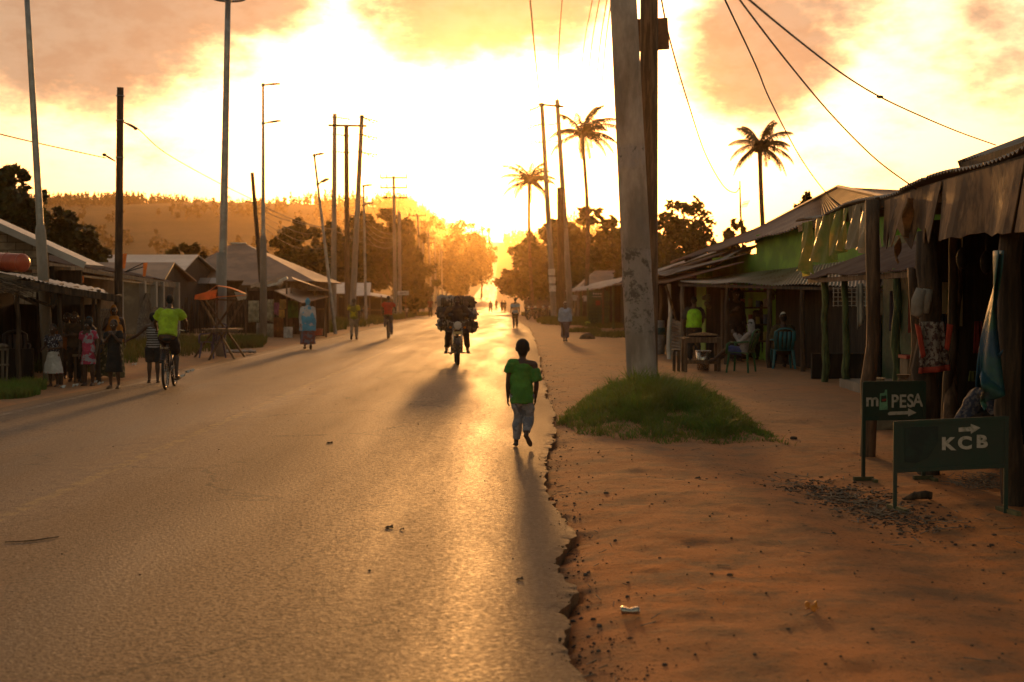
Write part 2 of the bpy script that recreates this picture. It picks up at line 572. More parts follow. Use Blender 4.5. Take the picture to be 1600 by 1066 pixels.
def asphalt_mat():
    m = bpy.data.materials.new('asphalt'); m.use_nodes = True
    t = NT(m.node_tree); t.n.clear()
    tc = t.add('ShaderNodeTexCoord'); P = tc.outputs['Object']
    uv = t.add('ShaderNodeUVMap', uv_map='UVMap').outputs[0]
    su = t.add('ShaderNodeSeparateXYZ'); t.l.new(uv, su.inputs[0])
    mp = t.add('ShaderNodeMapping'); mp.inputs['Scale'].default_value = (1, .12, 1); t.l.new(P, mp.inputs[0])
    streak = t.noise(1.1, 5, .6, mp.outputs[0])
    mp2 = t.add('ShaderNodeMapping'); mp2.inputs['Scale'].default_value = (.9, .035, 1); t.l.new(P, mp2.inputs[0]); n2 = t.noise(.8, 5, .55, mp2.outputs[0])
    patch = t.noise(.22, 4, .6, P); n3 = t.noise(34, 4, .8, P); n4 = t.noise(5, 6, .7, P)
    c = t.mix(t.mapr(streak, .38, .60), (.052, .033, .020), (.105, .064, .036))
    c = t.mix(t.mapr(n2, .4, .65), c, (.150, .092, .052))
    c = t.mix(t.math('MULTIPLY', t.mapr(patch, .52, .60), .28), c, (.055, .036, .024))
    spot = t.noise(1.7, 6, .7, P); c = t.mix(t.math('MULTIPLY', t.mapr(spot, .62, .70), .45), c, (.04, .028, .02))
    c = t.mix(t.math('MULTIPLY', t.mapr(n3, .50, .58), .75), c, (.030, .020, .013))
    c = t.mix(t.math('MULTIPLY', t.mapr(n3, .34, .44, 1, 0), .45), c, (.26, .18, .12))
    # wheel tracks a little darker, sand drifted between them
    for off, wd in ((1.15, .35), (2.75, .38), (5.05, .36), (6.65, .34)):
        g = t.mapr(t.math('ABSOLUTE', t.math('SUBTRACT', su.outputs[0], off)), wd * 1.6, 0)
        c = t.mix(t.math('MULTIPLY', t.math('MULTIPLY', g, t.mapr(streak, .3, .6)), .42), c, (.050, .033, .022))
    for off, wd in ((0.1, .6), (3.72, .5), (7.5, .5)):
        g = t.mapr(t.math('ABSOLUTE', t.math('SUBTRACT', su.outputs[0], off)), wd * 1.8, 0)
        c = t.mix(t.math('MULTIPLY', t.math('MULTIPLY', g, t.mapr(n4, .42, .62)), .40), c, (.19, .115, .065))
    # fine cracks
    wv = t.n.new('ShaderNodeVectorMath'); wv.operation = 'ADD'; t.l.new(P, wv.inputs[0])
    sc_ = t.n.new('ShaderNodeVectorMath'); sc_.operation = 'SCALE'; t.l.new(t.noise(1.3, 5, .7, P, out=1), sc_.inputs[0]); sc_.inputs['Scale'].default_value = .9
    t.l.new(sc_.outputs[0], wv.inputs[1])
    vc = t.add('ShaderNodeTexVoronoi', feature='DISTANCE_TO_EDGE'); vc.inputs['Scale'].default_value = .42; t.l.new(wv.outputs[0], vc.inputs['Vector'])
    ck = t.math('MULTIPLY', t.mapr(vc.outputs[0], .014, .003), t.mapr(patch, .44, .52))
    c = t.mix(t.math('MULTIPLY', ck, .75), c, (.018, .013, .010))
    # faint old paint: yellow centre line, white left edge line, broken up by wear
    wear = t.mapr(n4, .40, .58)
    x = su.outputs[0]
    dc = t.math('ABSOLUTE', t.math('SUBTRACT', x, 3.72)); lc = t.mapr(dc, .05, .075, 1, 0)
    c = t.mix(t.math('MULTIPLY', t.math('MULTIPLY', lc, wear), .24), c, (.36, .25, .07))
    de = t.math('ABSOLUTE', t.math('SUBTRACT', x, .42)); le = t.mapr(de, .05, .07, 1, 0)
    c = t.mix(t.math('MULTIPLY', t.math('MULTIPLY', le, wear), .5), c, (.38, .32, .25))
    # dust lying along both margins
    ed = t.math('MINIMUM', x, t.math('SUBTRACT', 7.75, x))
    dust = t.math('MULTIPLY', t.mapr(t.math('ADD', ed, t.math('MULTIPLY', t.math('SUBTRACT', n2, .5), 1.4)), .7, -.1), .6)
    c = t.mix(dust, c, (.26, .150, .080))
    p = t.add('ShaderNodeBsdfPrincipled'); t.l.new(c, p.inputs['Base Color'])
    # the wheel tracks are polished
    tr = t.math('ABSOLUTE', t.math('SUBTRACT', t.math('PINGPONG', t.math('SUBTRACT', x, 1.1), 1.85), .0))
    rough = t.math('ADD', .60, t.math('MULTIPLY', t.mapr(n2, .35, .65), .12))
    rough = t.math('ADD', rough, t.math('MULTIPLY', dust, .25))
    rough = t.math('ADD', rough, t.math('MULTIPLY', t.math('SUBTRACT', n3, .5), .72))
    rough = t.math('ADD', rough, t.math('MULTIPLY', t.math('SUBTRACT', streak, .5), .38), clamp=True)
    t.l.new(rough, p.inputs['Roughness']); p.inputs['Specular IOR Level'].default_value = .22
    vo = t.add('ShaderNodeTexVoronoi'); vo.inputs['Scale'].default_value = 50; t.l.new(P, vo.inputs['Vector'])
    h = t.math('ADD', t.math('MULTIPLY', vo.outputs[0], .0034), t.math('MULTIPLY', t.noise(26, 3, .75, P), .0035))
    h = t.math('ADD', h, t.math('MULTIPLY', t.noise(60, 3, .8, P), .0075))
    b = t.add('ShaderNodeBump'); b.inputs['Distance'].default_value = 1.0; b.inputs['Strength'].default_value = 1.0
    t.l.new(h, b.inputs['Height']); t.l.new(b.outputs[0], p.inputs['Normal'])
    o = t.add('ShaderNodeOutputMaterial'); t.l.new(p.outputs[0], o.inputs[0])
    return m


yr = np.array(sorted(set([-100, -20, -5] + geom(0, 4, 1, 1) + geom(4.2, 30, .035, 1.0012) + geom(30.1, 110, .2, 1.02) + geom(112, 2600, 1.5, 1.02))))
us = np.array([0, .0, .04, .15, .35, .5, .65, .8, .92, .97, .99, 1, 1.0])
L_ = el_(yr)[:, None]; R_ = er(yr)[:, None]
U = us[None, :]
XR = L_ * (1 - U) + R_ * U
YR = np.repeat(yr[:, None], len(us), 1)
ZR = zr(YR) + .035 * np.sin(np.pi * np.clip((XR - xc(YR) + 3.85) / 7.75, 0, 1)) + .0012 * fbm(XR * .5, YR * .03, 61, 2)
# ragged, crumbled right margin
ZR[:, -2] -= .008 + .010 * fbm(yr * 9, yr * 0, 71, 3)
ZR[:, 0] = zr(yr) - .2; ZR[:, -1] = zr(yr) - .2
XR[:, -1] -= .03
# speed hump
ZR += .07 * np.exp(-((YR - 111) / .9) ** 2)
road = grid_mesh('road', XR, YR, ZR, asphalt_mat())
tag(road, kind='structure')
for _p in road.data.polygons:
    if _p.index % 12 >= 10: _p.use_smooth = False
uvl = road.data.uv_layers.new(name='UVMap')
vi = np.zeros(len(road.data.loops), np.int32); road.data.loops.foreach_get('vertex_index', vi)
lx = (XR - (xc(YR) - 3.85)).ravel()
ly = YR.ravel()
uvl.data.foreach_set('uv', np.stack([lx[vi], ly[vi]], -1).astype(np.float32).ravel())

# ------------------------------------------------------------------ haze
def build_haze():
    b = MB(); b.box((0, 1950, 62), (5600, 4500, 136))
    hm = bpy.data.materials.new('haze_air'); hm.use_nodes = True
    t = NT(hm.node_tree); t.n.clear()
    pv = t.add('ShaderNodeVolumePrincipled')
    pv.inputs['Color'].default_value = (1.0, .70, .36, 1)
    pv.inputs['Density'].default_value = HAZE
    pv.inputs['Anisotropy'].default_value = .93
    o = t.add('ShaderNodeOutputMaterial'); t.l.new(pv.outputs[0], o.inputs['Volume'])
    h = b.build('haze', hm); tag(h, kind='stuff')
    return h


HAZE = .00009
build_haze()

# ================================================================== palette
M = {}
M['concrete'] = material('weathered_concrete', (.26, .22, .18), .85, .35, 1.6, .004, 30, stretch=(1, 1, .35))
M['concrete2'] = material('pale_concrete', (.34, .29, .24), .85, .3, 1.2, .003, 30, stretch=(1, 1, .3))
M['steel'] = material('galvanised_steel', (.36, .34, .32), .45, .2, 4, metal=.6)
M['darkwood'] = material('creosoted_wood', (.085, .052, .03), .85, .5, 3, .006, 26, stretch=(6, 6, .5))
M['wood'] = material('rough_timber', (.17, .10, .055), .85, .45, 3, .005, 26, stretch=(6, 6, .6))
M['greywood'] = material('grey_timber', (.22, .17, .125), .85, .4, 3, .005, 26, stretch=(6, 6, .6))
M['greenpost'] = material('green_painted_pole', (.10, .14, .05), .8, .5, 3, .006, 26, stretch=(5, 5, .7))
M['rust'] = material('rusty_corrugated_iron', (.21, .12, .075), .6, .45, 1.3, col2=(.13, .06, .035), stretch=(1, 1, 1), metal=.15, mixr=(.38, .62))
M['tin'] = material('dull_corrugated_iron', (.36, .30, .25), .5, .3, 1.1, col2=(.20, .12, .08), metal=.35, mixr=(.34, .52))
M['tin2'] = material('grey_sheet_roof', (.34, .31, .29), .5, .2, .8, metal=.3)
M['hiproof'] = material('brown_sheet_roof', (.26, .155, .095), .6, .25, .6, metal=.1)
M['green'] = material('lime_green_paint', (.23, .44, .05), .75, .3, 1.4, col2=(.15, .30, .04))
M['dgreen'] = material('dark_green_paint', (.04, .085, .035), .7, .4, 1.4)
M['darkwall'] = material('sooty_board_wall', (.036, .023, .015), .9, .5, 2.5, .004, 20, stretch=(4, 4, .5))  # near black: the gloom of the interiors is put into the board colour
M['mud'] = material('mud_and_stone_wall', (.19, .125, .08), .95, .4, 2.5, .03, 9)
M['plaster'] = material('stained_plaster', (.24, .18, .12), .9, .3, 1.2, .002, 30)
M['thatch'] = material('old_thatch', (.13, .09, .05), .95, .5, 6, .03, 30, stretch=(1, 1, 4))
M['card'] = material('warped_plywood', (.30, .165, .08), .8, .45, 3.4, col2=(.085, .045, .024), mixr=(.44, .58), stretch=(1, 1, .5), trans=.12)
M['leaf'] = material('tree_leaves', (.060, .065, .014), .6, .5, .8, trans=.35, detail=3)
M['leaf2'] = material('olive_tree_leaves', (.085, .075, .018), .6, .5, .8, trans=.4, detail=3)
M['palmleaf'] = material('palm_leaflets', (.075, .065, .018), .5, .4, .8, trans=.35, detail=2)
M['forest'] = material('far_forest', (.035, .034, .012), .8, .4, .05, detail=2)
M['bark'] = material('tree_bark', (.11, .075, .05), .9, .4, 3, .01, 14)
M['grass'] = material('grass_blades', (.13, .23, .03), .6, .55, 1.8, col2=(.18, .20, .036), trans=.4, detail=3, mixr=(.35, .65))
M['drygrass'] = material('verge_grass', (.10, .12, .022), .6, .5, .8, col2=(.15, .12, .03), trans=.4, detail=3, mixr=(.35, .65))
M['wire'] = material('black_cable', (.03, .025, .02), .6, .1)
M['insul'] = material('brown_porcelain', (.10, .05, .03), .3, .2)
M['white'] = material('worn_white_paint', (.62, .58, .52), .6, .2, 3)
M['black'] = material('matt_black', (.012, .011, .010), .6, .3)
M['stone'] = material('dirt_clod', (.13, .085, .055), .95, .4, 6, .01, 40)
M['brick'] = None


def blockpat(t, tc, c):
    b = t.add('ShaderNodeTexBrick'); b.inputs['Scale'].default_value = 1.0
    b.inputs['Brick Width'].default_value = .42; b.inputs['Row Height'].default_value = .2; b.inputs['Mortar Size'].default_value = .012
    mp = t.add('ShaderNodeMapping'); mp.inputs['Rotation'].default_value = (math.pi / 2, 0, 0)
    t.l.new(tc.outputs['Object'], mp.inputs[0]); t.l.new(mp.outputs[0], b.inputs['Vector'])
    b.inputs['Color1'].default_value = (.9, .9, .9, 1); b.inputs['Color2'].default_value = (.62, .6, .56, 1); b.inputs['Mortar'].default_value = (.3, .27, .24, 1)
    return t.mix(1.0, c, b.outputs[0], 'MULTIPLY')


M['brick'] = material('concrete_block_wall', (.30, .23, .16), .9, .3, 2, .004, 30, pattern=blockpat)


def polepat(t, tc, c):
    """old glued posters and paint smears on the pole between knee and head height, a dark stained foot"""
    s = t.add('ShaderNodeSeparateXYZ'); t.l.new(tc.outputs['Object'], s.inputs[0]); z = s.outputs[2]
    n = t.noise(6.5, 6, .75, tc.outputs['Object']); n2 = t.noise(2.2, 4, .7, tc.outputs['Object'])
    band = t.math('MULTIPLY', t.mapr(z, .75, .95), t.mapr(z, 2.25, 2.1))
    smear = t.math('MULTIPLY', band, t.mapr(n, .50, .60))
    c = t.mix(t.math('MULTIPLY', band, .45), c, (.42, .37, .34))
    c = t.mix(t.math('MULTIPLY', smear, .8), c, (.07, .055, .045))
    b2 = t.math('MULTIPLY', t.mapr(z, 3.4, 3.5), t.mapr(z, 3.85, 3.75))
    c = t.mix(t.math('MULTIPLY', b2, t.mapr(n2, .45, .55)), c, (.40, .35, .33))
    c = t.mix(t.math('MULTIPLY', t.math('MULTIPLY', b2, t.mapr(n, .58, .64)), .7), c, (.06, .05, .04))
    return c


M['bigpole'] = material('posted_concrete', (.40, .33, .275), .85, .35, 1.6, .004, 30, stretch=(1, 1, .35), pattern=polepat)

# ================================================================== vegetation
def leaf_cloud(mb, rng, clumps, n_per, size, flat=.6, m=0):
    """clumps: (center, radii) ; scatter small leaf quads through each, denser near its skin"""
    for c, r in clumps:
        c = Vector(c); r = Vector(r)
        N = n_per
        for _ in range(N):
            d = Vector((rng.gauss(0, 1), rng.gauss(0, 1), rng.gauss(0, 1)))
            d.normalize(); k = (rng.random() ** .45)
            k *= 1 + .18 * math.sin(5 * d.x + 3 * d.z) * math.sin(4 * d.y + c.x)
            p = c + Vector((d.x * r.x * k, d.y * r.y * k, d.z * r.z * k))
            s = size * (.6 + .8 * rng.random())
            a = Vector((rng.uniform(-1, 1), rng.uniform(-1, 1), rng.uniform(-.7, .7))).normalized()
            b = a.cross(Vector((rng.uniform(-1, 1), rng.uniform(-1, 1), rng.uniform(-1, 1)))).normalized()
            i = len(mb.v)
            mb.vert(p - a * s); mb.vert(p + b * s * flat); mb.vert(p + a * s * 1.1); mb.vert(p - b * s * flat)
            mb.face((i, i + 1, i + 2, i + 3), m)


def tree(name, label, base, H, rx, ry, seed, group=None, clumps=16, npc=240, size=.22, mat='leaf', trunk_r=.22, low=.25, skew=(0, 0)):
    rng = random.Random(seed)
    base = Vector(base)
    t = thing(name, label, 'tree', base, 0, group)
    cl = []
    tips = []
    ztop = H; zlow = H * low
    hz = (ztop - zlow) / 2; zc = (ztop + zlow) / 2
    for i in range(clumps):
        while True:
            d = Vector((rng.uniform(-1, 1), rng.uniform(-1, 1), rng.uniform(-1, 1)))
            if .25 < d.length < 1: break
        rr = rng.uniform(.24, .42)
        p = Vector((d.x * rx * .78 + skew[0] * d.z, d.y * ry * .78 + skew[1], zc + d.z * hz * .8))
        cl.append((p, (rx * rr, ry * rr, hz * rr * .9)))
        tips.append(p)
    # small outliers make the outline uneven
    for i in range(clumps):
        a = rng.uniform(0, 6.28); e = rng.uniform(-.3, 1.5)
        p = Vector((math.cos(a) * math.cos(e) * rx * rng.uniform(.85, 1.08), math.sin(a) * math.cos(e) * ry, zc + math.sin(e) * hz * rng.uniform(.88, 1.1)))
        cl.append((p, (rx * .13, ry * .13, hz * .12)))
    mb = MB()
    for k, (c, r) in enumerate(cl):
        leaf_cloud(mb, rng, [(c, r)], npc if k < clumps else npc // 6, size)
    mb.build('crown', M[mat], t, world=False)
    tr = MB()
    h0 = zlow + hz * .5
    tr.tube([(0, 0, -.3), (.05 * H * .2, 0, h0 * .5), (0, 0, h0), (.1, 0, zc)], [trunk_r * 1.3, trunk_r, trunk_r * .8, trunk_r * .4], 8)
    for p in tips[:7]:
        q = Vector((0, 0, h0 * .8)); mid = (q + p) / 2 + Vector((0, 0, -hz * .1))
        tr.tube([q, mid, p], [trunk_r * .45, trunk_r * .28, trunk_r * .1], 6)
    tr.build('trunk', M['bark'], t, world=False, smooth=True)
    return t


def palm(label, base, top, fl, seed, lean=(0, 0), nf=21, wind=.25):
    rng = random.Random(seed)
    base = Vector(base); top = Vector(top)
    t = thing('palm_tree', label, 'palm tree', base, 0)
    d = top - base
    pts = [base + d * s + Vector((math.sin(s * 3.14) * lean[0], math.sin(s * 3.14) * lean[1], 0)) for s in [0, .1, .25, .4, .55, .7, .85, 1]]
    tr = MB(); tr.tube(pts, [.27, .19, .17, .155, .15, .14, .135, .15], 8)
    tr.build('trunk', M['bark'], t, smooth=True)
    rch = MB()
    lf = MB()
    for i in range(nf):
        a = i * 2.399 + rng.uniform(-.2, .2)
        elv = 1.3 - 1.7 * (i / (nf - 1)) + rng.uniform(-.12, .12)
        L = fl * 1.5 * rng.uniform(.82, 1.08) * (.85 if elv > 1 else 1)
        h = Vector((math.cos(a) + wind, math.sin(a), 0)); h.normalize()
        p = top.copy(); e = elv; prev = p.copy(); P = [p.copy()]
        n = 13
        for k in range(n):
            step = L / n
            p = p + (h * math.cos(e) + Vector((0, 0, 1)) * math.sin(e)) * step
            e -= (.05 + .10 * k / n) * (1 if e > -1.2 else .1)
            P.append(p.copy())
        rch.tube(P, [.05 - .042 * k / n for k in range(n + 1)], 4, side=(0, 0, 1) if False else None)
        for k in range(1, n + 1):
            for q in (0, .33, .66):
                c = P[k - 1].lerp(P[k], q)
                tg = (P[k] - P[k - 1]).normalized()
                sd = tg.cross(Vector((0, 0, 1)))
                if sd.length < .1: sd = Vector((1, 0, 0))
                sd.normalize()
                f = (k - 1 + q) / n
                ll = fl * .27 * math.sin(math.pi * min(1, (.12 + f * .86))) * rng.uniform(.7, 1.15) + .1
                for sg in (-1, 1):
                    dr = (sd * sg * .8 + tg * .55 + Vector((0, 0, -.55 - .5 * rng.random()))).normalized()
                    w = .035 * fl / 3 * 1.3
                    i0 = len(lf.v)
                    mid = c + dr * ll * .55; end = c + dr * ll + Vector((0, 0, -ll * .22))
                    lf.vert(c - tg * w); lf.vert(c + tg * w); lf.vert(mid + tg * w); lf.vert(mid - tg * w); lf.vert(end)
                    lf.face((i0, i0 + 1, i0 + 2, i0 + 3)); lf.face((i0 + 3, i0 + 2, i0 + 4))
    leaf = MB()
    fr = rch.build('frond_stalks', M['bark'], t)
    lf.build('crown', M['palmleaf'], t)
    nb = MB()
    for i in range(7):
        a = i * .9; nb.ball(top + Vector((math.cos(a) * .2, math.sin(a) * .2, -.25 - .06 * (i % 2))), .13, 7)
    nb.build('coconuts', M['palmleaf'], t, smooth=True)
    return t


def grass(name, label, pts, hmin, hmax, width, seed, mat='grass', lean=.35, kind='stuff', extra=None):
    """pts: list of (x,y,z) roots"""
    rng = np.random.default_rng(seed)
    P = np.array(pts, float); n = len(P)
    a = rng.uniform(0, 6.283, n); h = rng.uniform(hmin, hmax, n)
    if extra is not None: h = h * extra
    le = rng.uniform(.1, 1, n) * lean * h; b = rng.uniform(0, 6.283, n)
    w = np.stack([np.cos(a), np.sin(a), a * 0], -1) * (width * rng.uniform(.6, 1.3, n))[:, None]
    l = np.stack([np.cos(b) * le, np.sin(b) * le, a * 0], -1)
    up = np.stack([a * 0, a * 0, h], -1)
    v = np.stack([P - w, P + w, P + l * .35 + up * .55 + w * .75, P + l * .35 + up * .55 - w * .75, P + l * 1.3 + up * (1 - .25 * (le / h))[:, None]], 1).reshape(-1, 3)
    i = np.arange(n)[:, None] * 5
    quads = (i + np.array([0, 1, 2, 3])); tris = i + np.array([3, 2, 4])
    me = bpy.data.meshes.new(name)
    me.vertices.add(len(v)); me.vertices.foreach_set('co', v.astype(np.float32).ravel())
    loops = np.concatenate([quads.ravel(), tris.ravel()]).astype(np.int32)
    me.loops.add(len(loops)); me.loops.foreach_set('vertex_index', loops)
    me.polygons.add(2 * n)
    me.polygons.foreach_set('loop_start', np.concatenate([np.arange(n) * 4, n * 4 + np.arange(n) * 3]).astype(np.int32))
    me.polygons.foreach_set('loop_total', np.concatenate([np.full(n, 4), np.full(n, 3)]).astype(np.int32))
    me.materials.append(M[mat]); me.update(calc_edges=True)
    o = bpy.data.objects.new(name, me); COL.objects.link(o)
    return tag(o, label, 'grass', kind=kind)


# ---- far wood on the ridge and slopes
def wood(name, label, seed, spots):
    """spots: (x, y, height, radius)"""
    rng = random.Random(seed); mb = MB()
    for (x, y, h, r) in spots:
        z0 = gz(x, y) - .5
        for k in range(15):
            f = rng.random() ** .8
            rr = r * (1.05 - f * .9)
            a = rng.uniform(0, 6.28)
            c = Vector((x + math.cos(a) * rr * rng.random(), y + math.sin(a) * rr * rng.random(), z0 + h * (.22 + .75 * f)))
            s = r * rng.uniform(.35, .7) * (1 - .5 * f)
            u = Vector((rng.uniform(-1, 1), rng.uniform(-1, 1), rng.uniform(-.8, .8))).normalized()
            w = u.cross(Vector((rng.uniform(-1, 1), rng.uniform(-1, 1), rng.uniform(-1, 1)))).normalized()
            i = len(mb.v)
            mb.vert(c - u * s); mb.vert(c + w * s * .8); mb.vert(c + u * s); mb.vert(c - w * s * .8)
            mb.face((i, i + 1, i + 2, i + 3))
        i = len(mb.v)
        for q in range(3): mb.vert((x + .35 * math.cos(q * 2.1), y + .35 * math.sin(q * 2.1), z0))
        tp = mb.vert((x, y, z0 + h))
        for q in range(3): mb.face((i + q, i + (q + 1) % 3, tp))
    o = mb.build(name, M['forest'])
    return tag(o, label, 'wood', kind='stuff')


rng = random.Random(4)
sp = []
for i in range(4200):
    x = rng.uniform(-720, -16) if rng.random() < .9 else rng.uniform(-12, 90)
    y = rng.uniform(1180, 1560)
    if abs(x - float(xc(y))) < 7: continue
    dens = fbm(x / 90, y / 120, 91, 3)
    if y < 1400 and dens < .05: continue
    h = rng.uniform(6, 13) * (1.25 if x > -200 else 1)
    sp.append((x, y, h, rng.uniform(2.0, 3.6)))
wood('ridge_forest', 'dark wood of slender trees along the crest of the far hill', 5, sp)
sp = []
for i in range(1300):
    x = rng.uniform(-520, -22) if rng.random() < .85 else rng.uniform(6, 90)
    y = rng.uniform(520, 1150)
    d = fbm(x / 60, y / 90, 95, 3)
    if x < -150 and d < .30: continue
    if abs(x - float(xc(y))) < 12 + .02 * y: continue
    sp.append((x, y, rng.uniform(6, 13), rng.uniform(3, 5)))
wood('hillside_forest', 'hazy scattered trees on the slope below the ridge', 6, sp)

G = 'trees beyond the roadside houses'
# (label, px centre, Y, H, rx, ry, seed, mat, low)
TREES = [
    ('golden hazy tree at the left roadside down by the dip', 716, 300, 10.2, 5.0, 5, 11, 'leaf2', .08),
    ('tall hazy tree by the distant road, just under the sun glow', 752, 430, 22, 6.0, 6, 12, 'leaf2', .15),
    ('second tall hazy tree on the distant left roadside, beside the tallest one', 722, 440, 25, 7.5, 6, 13, 'leaf2', .15),
    ('broad hazy tree on the distant slope behind the row of utility poles', 676, 450, 26, 9, 6, 14, 'leaf2', .1),
    ('big dark round tree behind the triple crossarm pole', 616, 150, 10.6, 3.9, 4, 15, 'leaf', .1),
    ('big dark tree directly behind the leaning concrete pole', 568, 155, 10.2, 3.5, 4, 16, 'leaf', .1),
    ('dark spreading tree behind the hip roofed house', 470, 125, 7.9, 3.1, 3, 17, 'leaf', .12),
    ('leafy tree between the hip roofed house and the paired concrete poles', 520, 135, 8.0, 2.6, 3, 18, 'leaf2', .1),
    ('smaller dark bush tree at the foot of the triple crossarm pole', 650, 140, 4.5, 2.2, 2, 19, 'leaf', .05),
    ('low tree behind the long grey roofs', 296, 115, 5.6, 2.1, 2, 20, 'leaf2', .2),
    ('dark tree standing over the block walled house', 8, 62, 7.2, 1.9, 2.4, 21, 'leaf', .35),
    ('spreading green tree behind the gable of the block walled house', 96, 66, 5.5, 2.1, 2, 22, 'leaf2', .3),
    ('dark tree at the right road edge, leftmost of the right hand grove', 824, 175, 7.8, 3.8, 4, 23, 'leaf', .03),
    ('large dark tree behind the shorter palm trunk', 866, 165, 10.2, 5.2, 4, 24, 'leaf', .05),
    ('large dark tree behind the tall palm trunk', 918, 150, 10.3, 4.8, 4, 25, 'leaf', .05),
    ('dark tree half hidden by the big double pole, on its left', 968, 140, 8.6, 3.8, 3, 26, 'leaf', .05),
    ('dark round tree just right of the big double pole', 1068, 92, 7.6, 2.6, 3, 27, 'leaf', .1),
    ('small tree top showing over the rusty roof by the aerial', 1150, 95, 6.4, 1.1, 2, 28, 'leaf2', .3),
    ('small tree top peeping over the ridge of the green house', 1262, 60, 5.7, .85, 1, 29, 'leaf2', .3),
    ('dark tree standing behind the roadside stalls, right of the tall palm', 1010, 120, 7.6, 2.6, 3, 30, 'leaf', .05),
]
for (lab, px, Y, H, rx, ry, sd, mt, low) in TREES:
    X = (px - 800) / 2222.2 * Y
    z = gz(X, Y)
    # heights above are tree tops over the camera's datum level
    big = rx > 4.5
    near = Y < 100
    tree('tree', lab, (X, Y, z), H - z + (0 if z < 3 else z * .4), rx, ry, sd, G, clumps=20 if not near else 22, npc=210 if not near else 300,
         size=(.30 if not near else .16) * (1.3 if big else 1), mat=mt, low=low, trunk_r=.25)
# wood mass left of the right grove, continuing behind it
b = wp(829, 470, 140); palm('shorter palm tree behind the paired concrete poles, glowing in the sun haze', (b.x + .3, 140, gz(b.x, 140)), wp(827, 282, 140), 2.15, 3, (-.2, 0), wind=.1)
b = wp(914, 470, 112); palm('tall slim palm tree rising behind the right pair of poles', (b.x, 112, gz(b.x, 112)), wp(909, 208, 112), 2.3, 5, (.35, 0), wind=.45)
b = wp(1206, 470, 88); palm('palm tree rising above the rusty roofs on the right', (b.x, 88, gz(b.x, 88)), wp(1187, 228, 88), 1.75, 8, (-.15, 0), nf=19, wind=.2)

# ---- the mound with the big poles
MC = Vector((1.95, 19.6, 0))
MPOLY = [gp(*p) for p in [(876, 655), (905, 676), (960, 690), (1080, 694), (1208, 691), (1175, 655), (1135, 632), (1098, 612), (1050, 600), (985, 600), (925, 618)]]


def mound_h(x, y):
    a = math.atan2(y - MC.y, x - MC.x); best = 0
    n = len(MPOLY); o = Vector((MC.x, MC.y)); d = Vector((math.cos(a), math.sin(a)))
    for i in range(n):
        p = MPOLY[i].xy - o; q = MPOLY[(i + 1) % n].xy - o
        e = q - p; den = d.x * e.y - d.y * e.x
        if abs(den) < 1e-9: continue
        tt = (p.x * e.y - p.y * e.x) / den; uu = (p.x * d.y - p.y * d.x) / den
        if tt > 0 and -.001 <= uu <= 1.001: best = max(best, tt)
    r = math.hypot(x - MC.x, y - MC.y) / best if best else 9
    return (1 - r) * .30 if r < 1 else -1


mb = MB(); nx, ny = 40, 60
x0, x1, y0, y1 = .3, 4.0, 15.0, 26.0
idx = {}
for j in range(ny + 1):
    for i in range(nx + 1):
        x = x0 + (x1 - x0) * i / nx; y = y0 + (y1 - y0) * j / ny
        h = mound_h(x, y)
        idx[i, j] = mb.vert((x, y, gz(x, y) + (h if h > 0 else -.12)))
for j in range(ny):
    for i in range(nx): mb.face((idx[i, j], idx[i + 1, j], idx[i + 1, j + 1], idx[i, j + 1]))
tag(mb.build('mound', ground.data.materials[0], smooth=True), kind='structure')
_A = np.linspace(-math.pi, math.pi, 361); _B = []
for _a in _A:
    lo, hi = 0.0, 6.0
    for _ in range(14):
        md = (lo + hi) / 2
        if mound_h(MC.x + math.cos(_a) * md, MC.y + math.sin(_a) * md) > -.5: lo = md
        else: hi = md
    _B.append(lo)
rg = np.random.default_rng(7); N = 90000
gx = x0 + (x1 - x0) * rg.random(N); gy = y0 + (y1 - y0) * rg.random(N)
rr = np.hypot(gx - MC.x, gy - MC.y) / np.interp(np.arctan2(gy - MC.y, gx - MC.x), _A, _B)
rr = rr + .20 * fbm(gx * 3, gy * 2, 15, 3)
ok = (rr < 1.03 - .16 * rg.random(N) ** 3 * 2) & ((fbm(gx * 4.5, gy * 3.5, 19, 3) > -.42) | (rg.random(N) < .25)); gx, gy, rr = gx[ok][:34000], gy[ok][:34000], rr[ok][:34000]
hh = np.maximum(0, 1 - rr) * .30
pts = np.stack([gx, gy, terrain(gx, gy) + hh - .02], -1)
ex = (.75 + 1.3 * fbm(gx * 2.5, gy * 1.6, 12, 3) + .8 * fbm(gx * 9, gy * 7, 13, 2)) * (.50 + np.minimum(1, hh * 5) * .75)
grass('grass', 'thick green grass covering the mound round the big double pole', pts, .07, .27, .0062, 3, 'grass', 1.2, extra=np.clip(np.array(ex), .3, 1.9))


def grass_patch(label, quads, n, hmin, hmax, wd, seed, mat='drygrass', thr=-.25, mound=None):
    rg = np.random.default_rng(seed); N = n * 4
    Q = np.array(quads)[rg.integers(0, len(quads), N)]
    x = Q[:, 0] + (Q[:, 1] - Q[:, 0]) * rg.random(N); y = Q[:, 2] + (Q[:, 3] - Q[:, 2]) * rg.random(N)
    r = ((x - (Q[:, 0] + Q[:, 1]) / 2) / (Q[:, 1] - Q[:, 0]) * 2) ** 2 + ((y - (Q[:, 2] + Q[:, 3]) / 2) / (Q[:, 3] - Q[:, 2]) * 2) ** 2
    ok = (r + fbm(x * 1.3, y * .8, seed, 3) * .9 < 1) & ~((x > el_(y) - .15) & (x < er(y) + .2))
    x, y = x[ok][:n], y[ok][:n]
    return grass('grass', label, np.stack([x, y, terrain(x, y) - .02], -1), hmin, hmax, wd, seed, mat, .5)


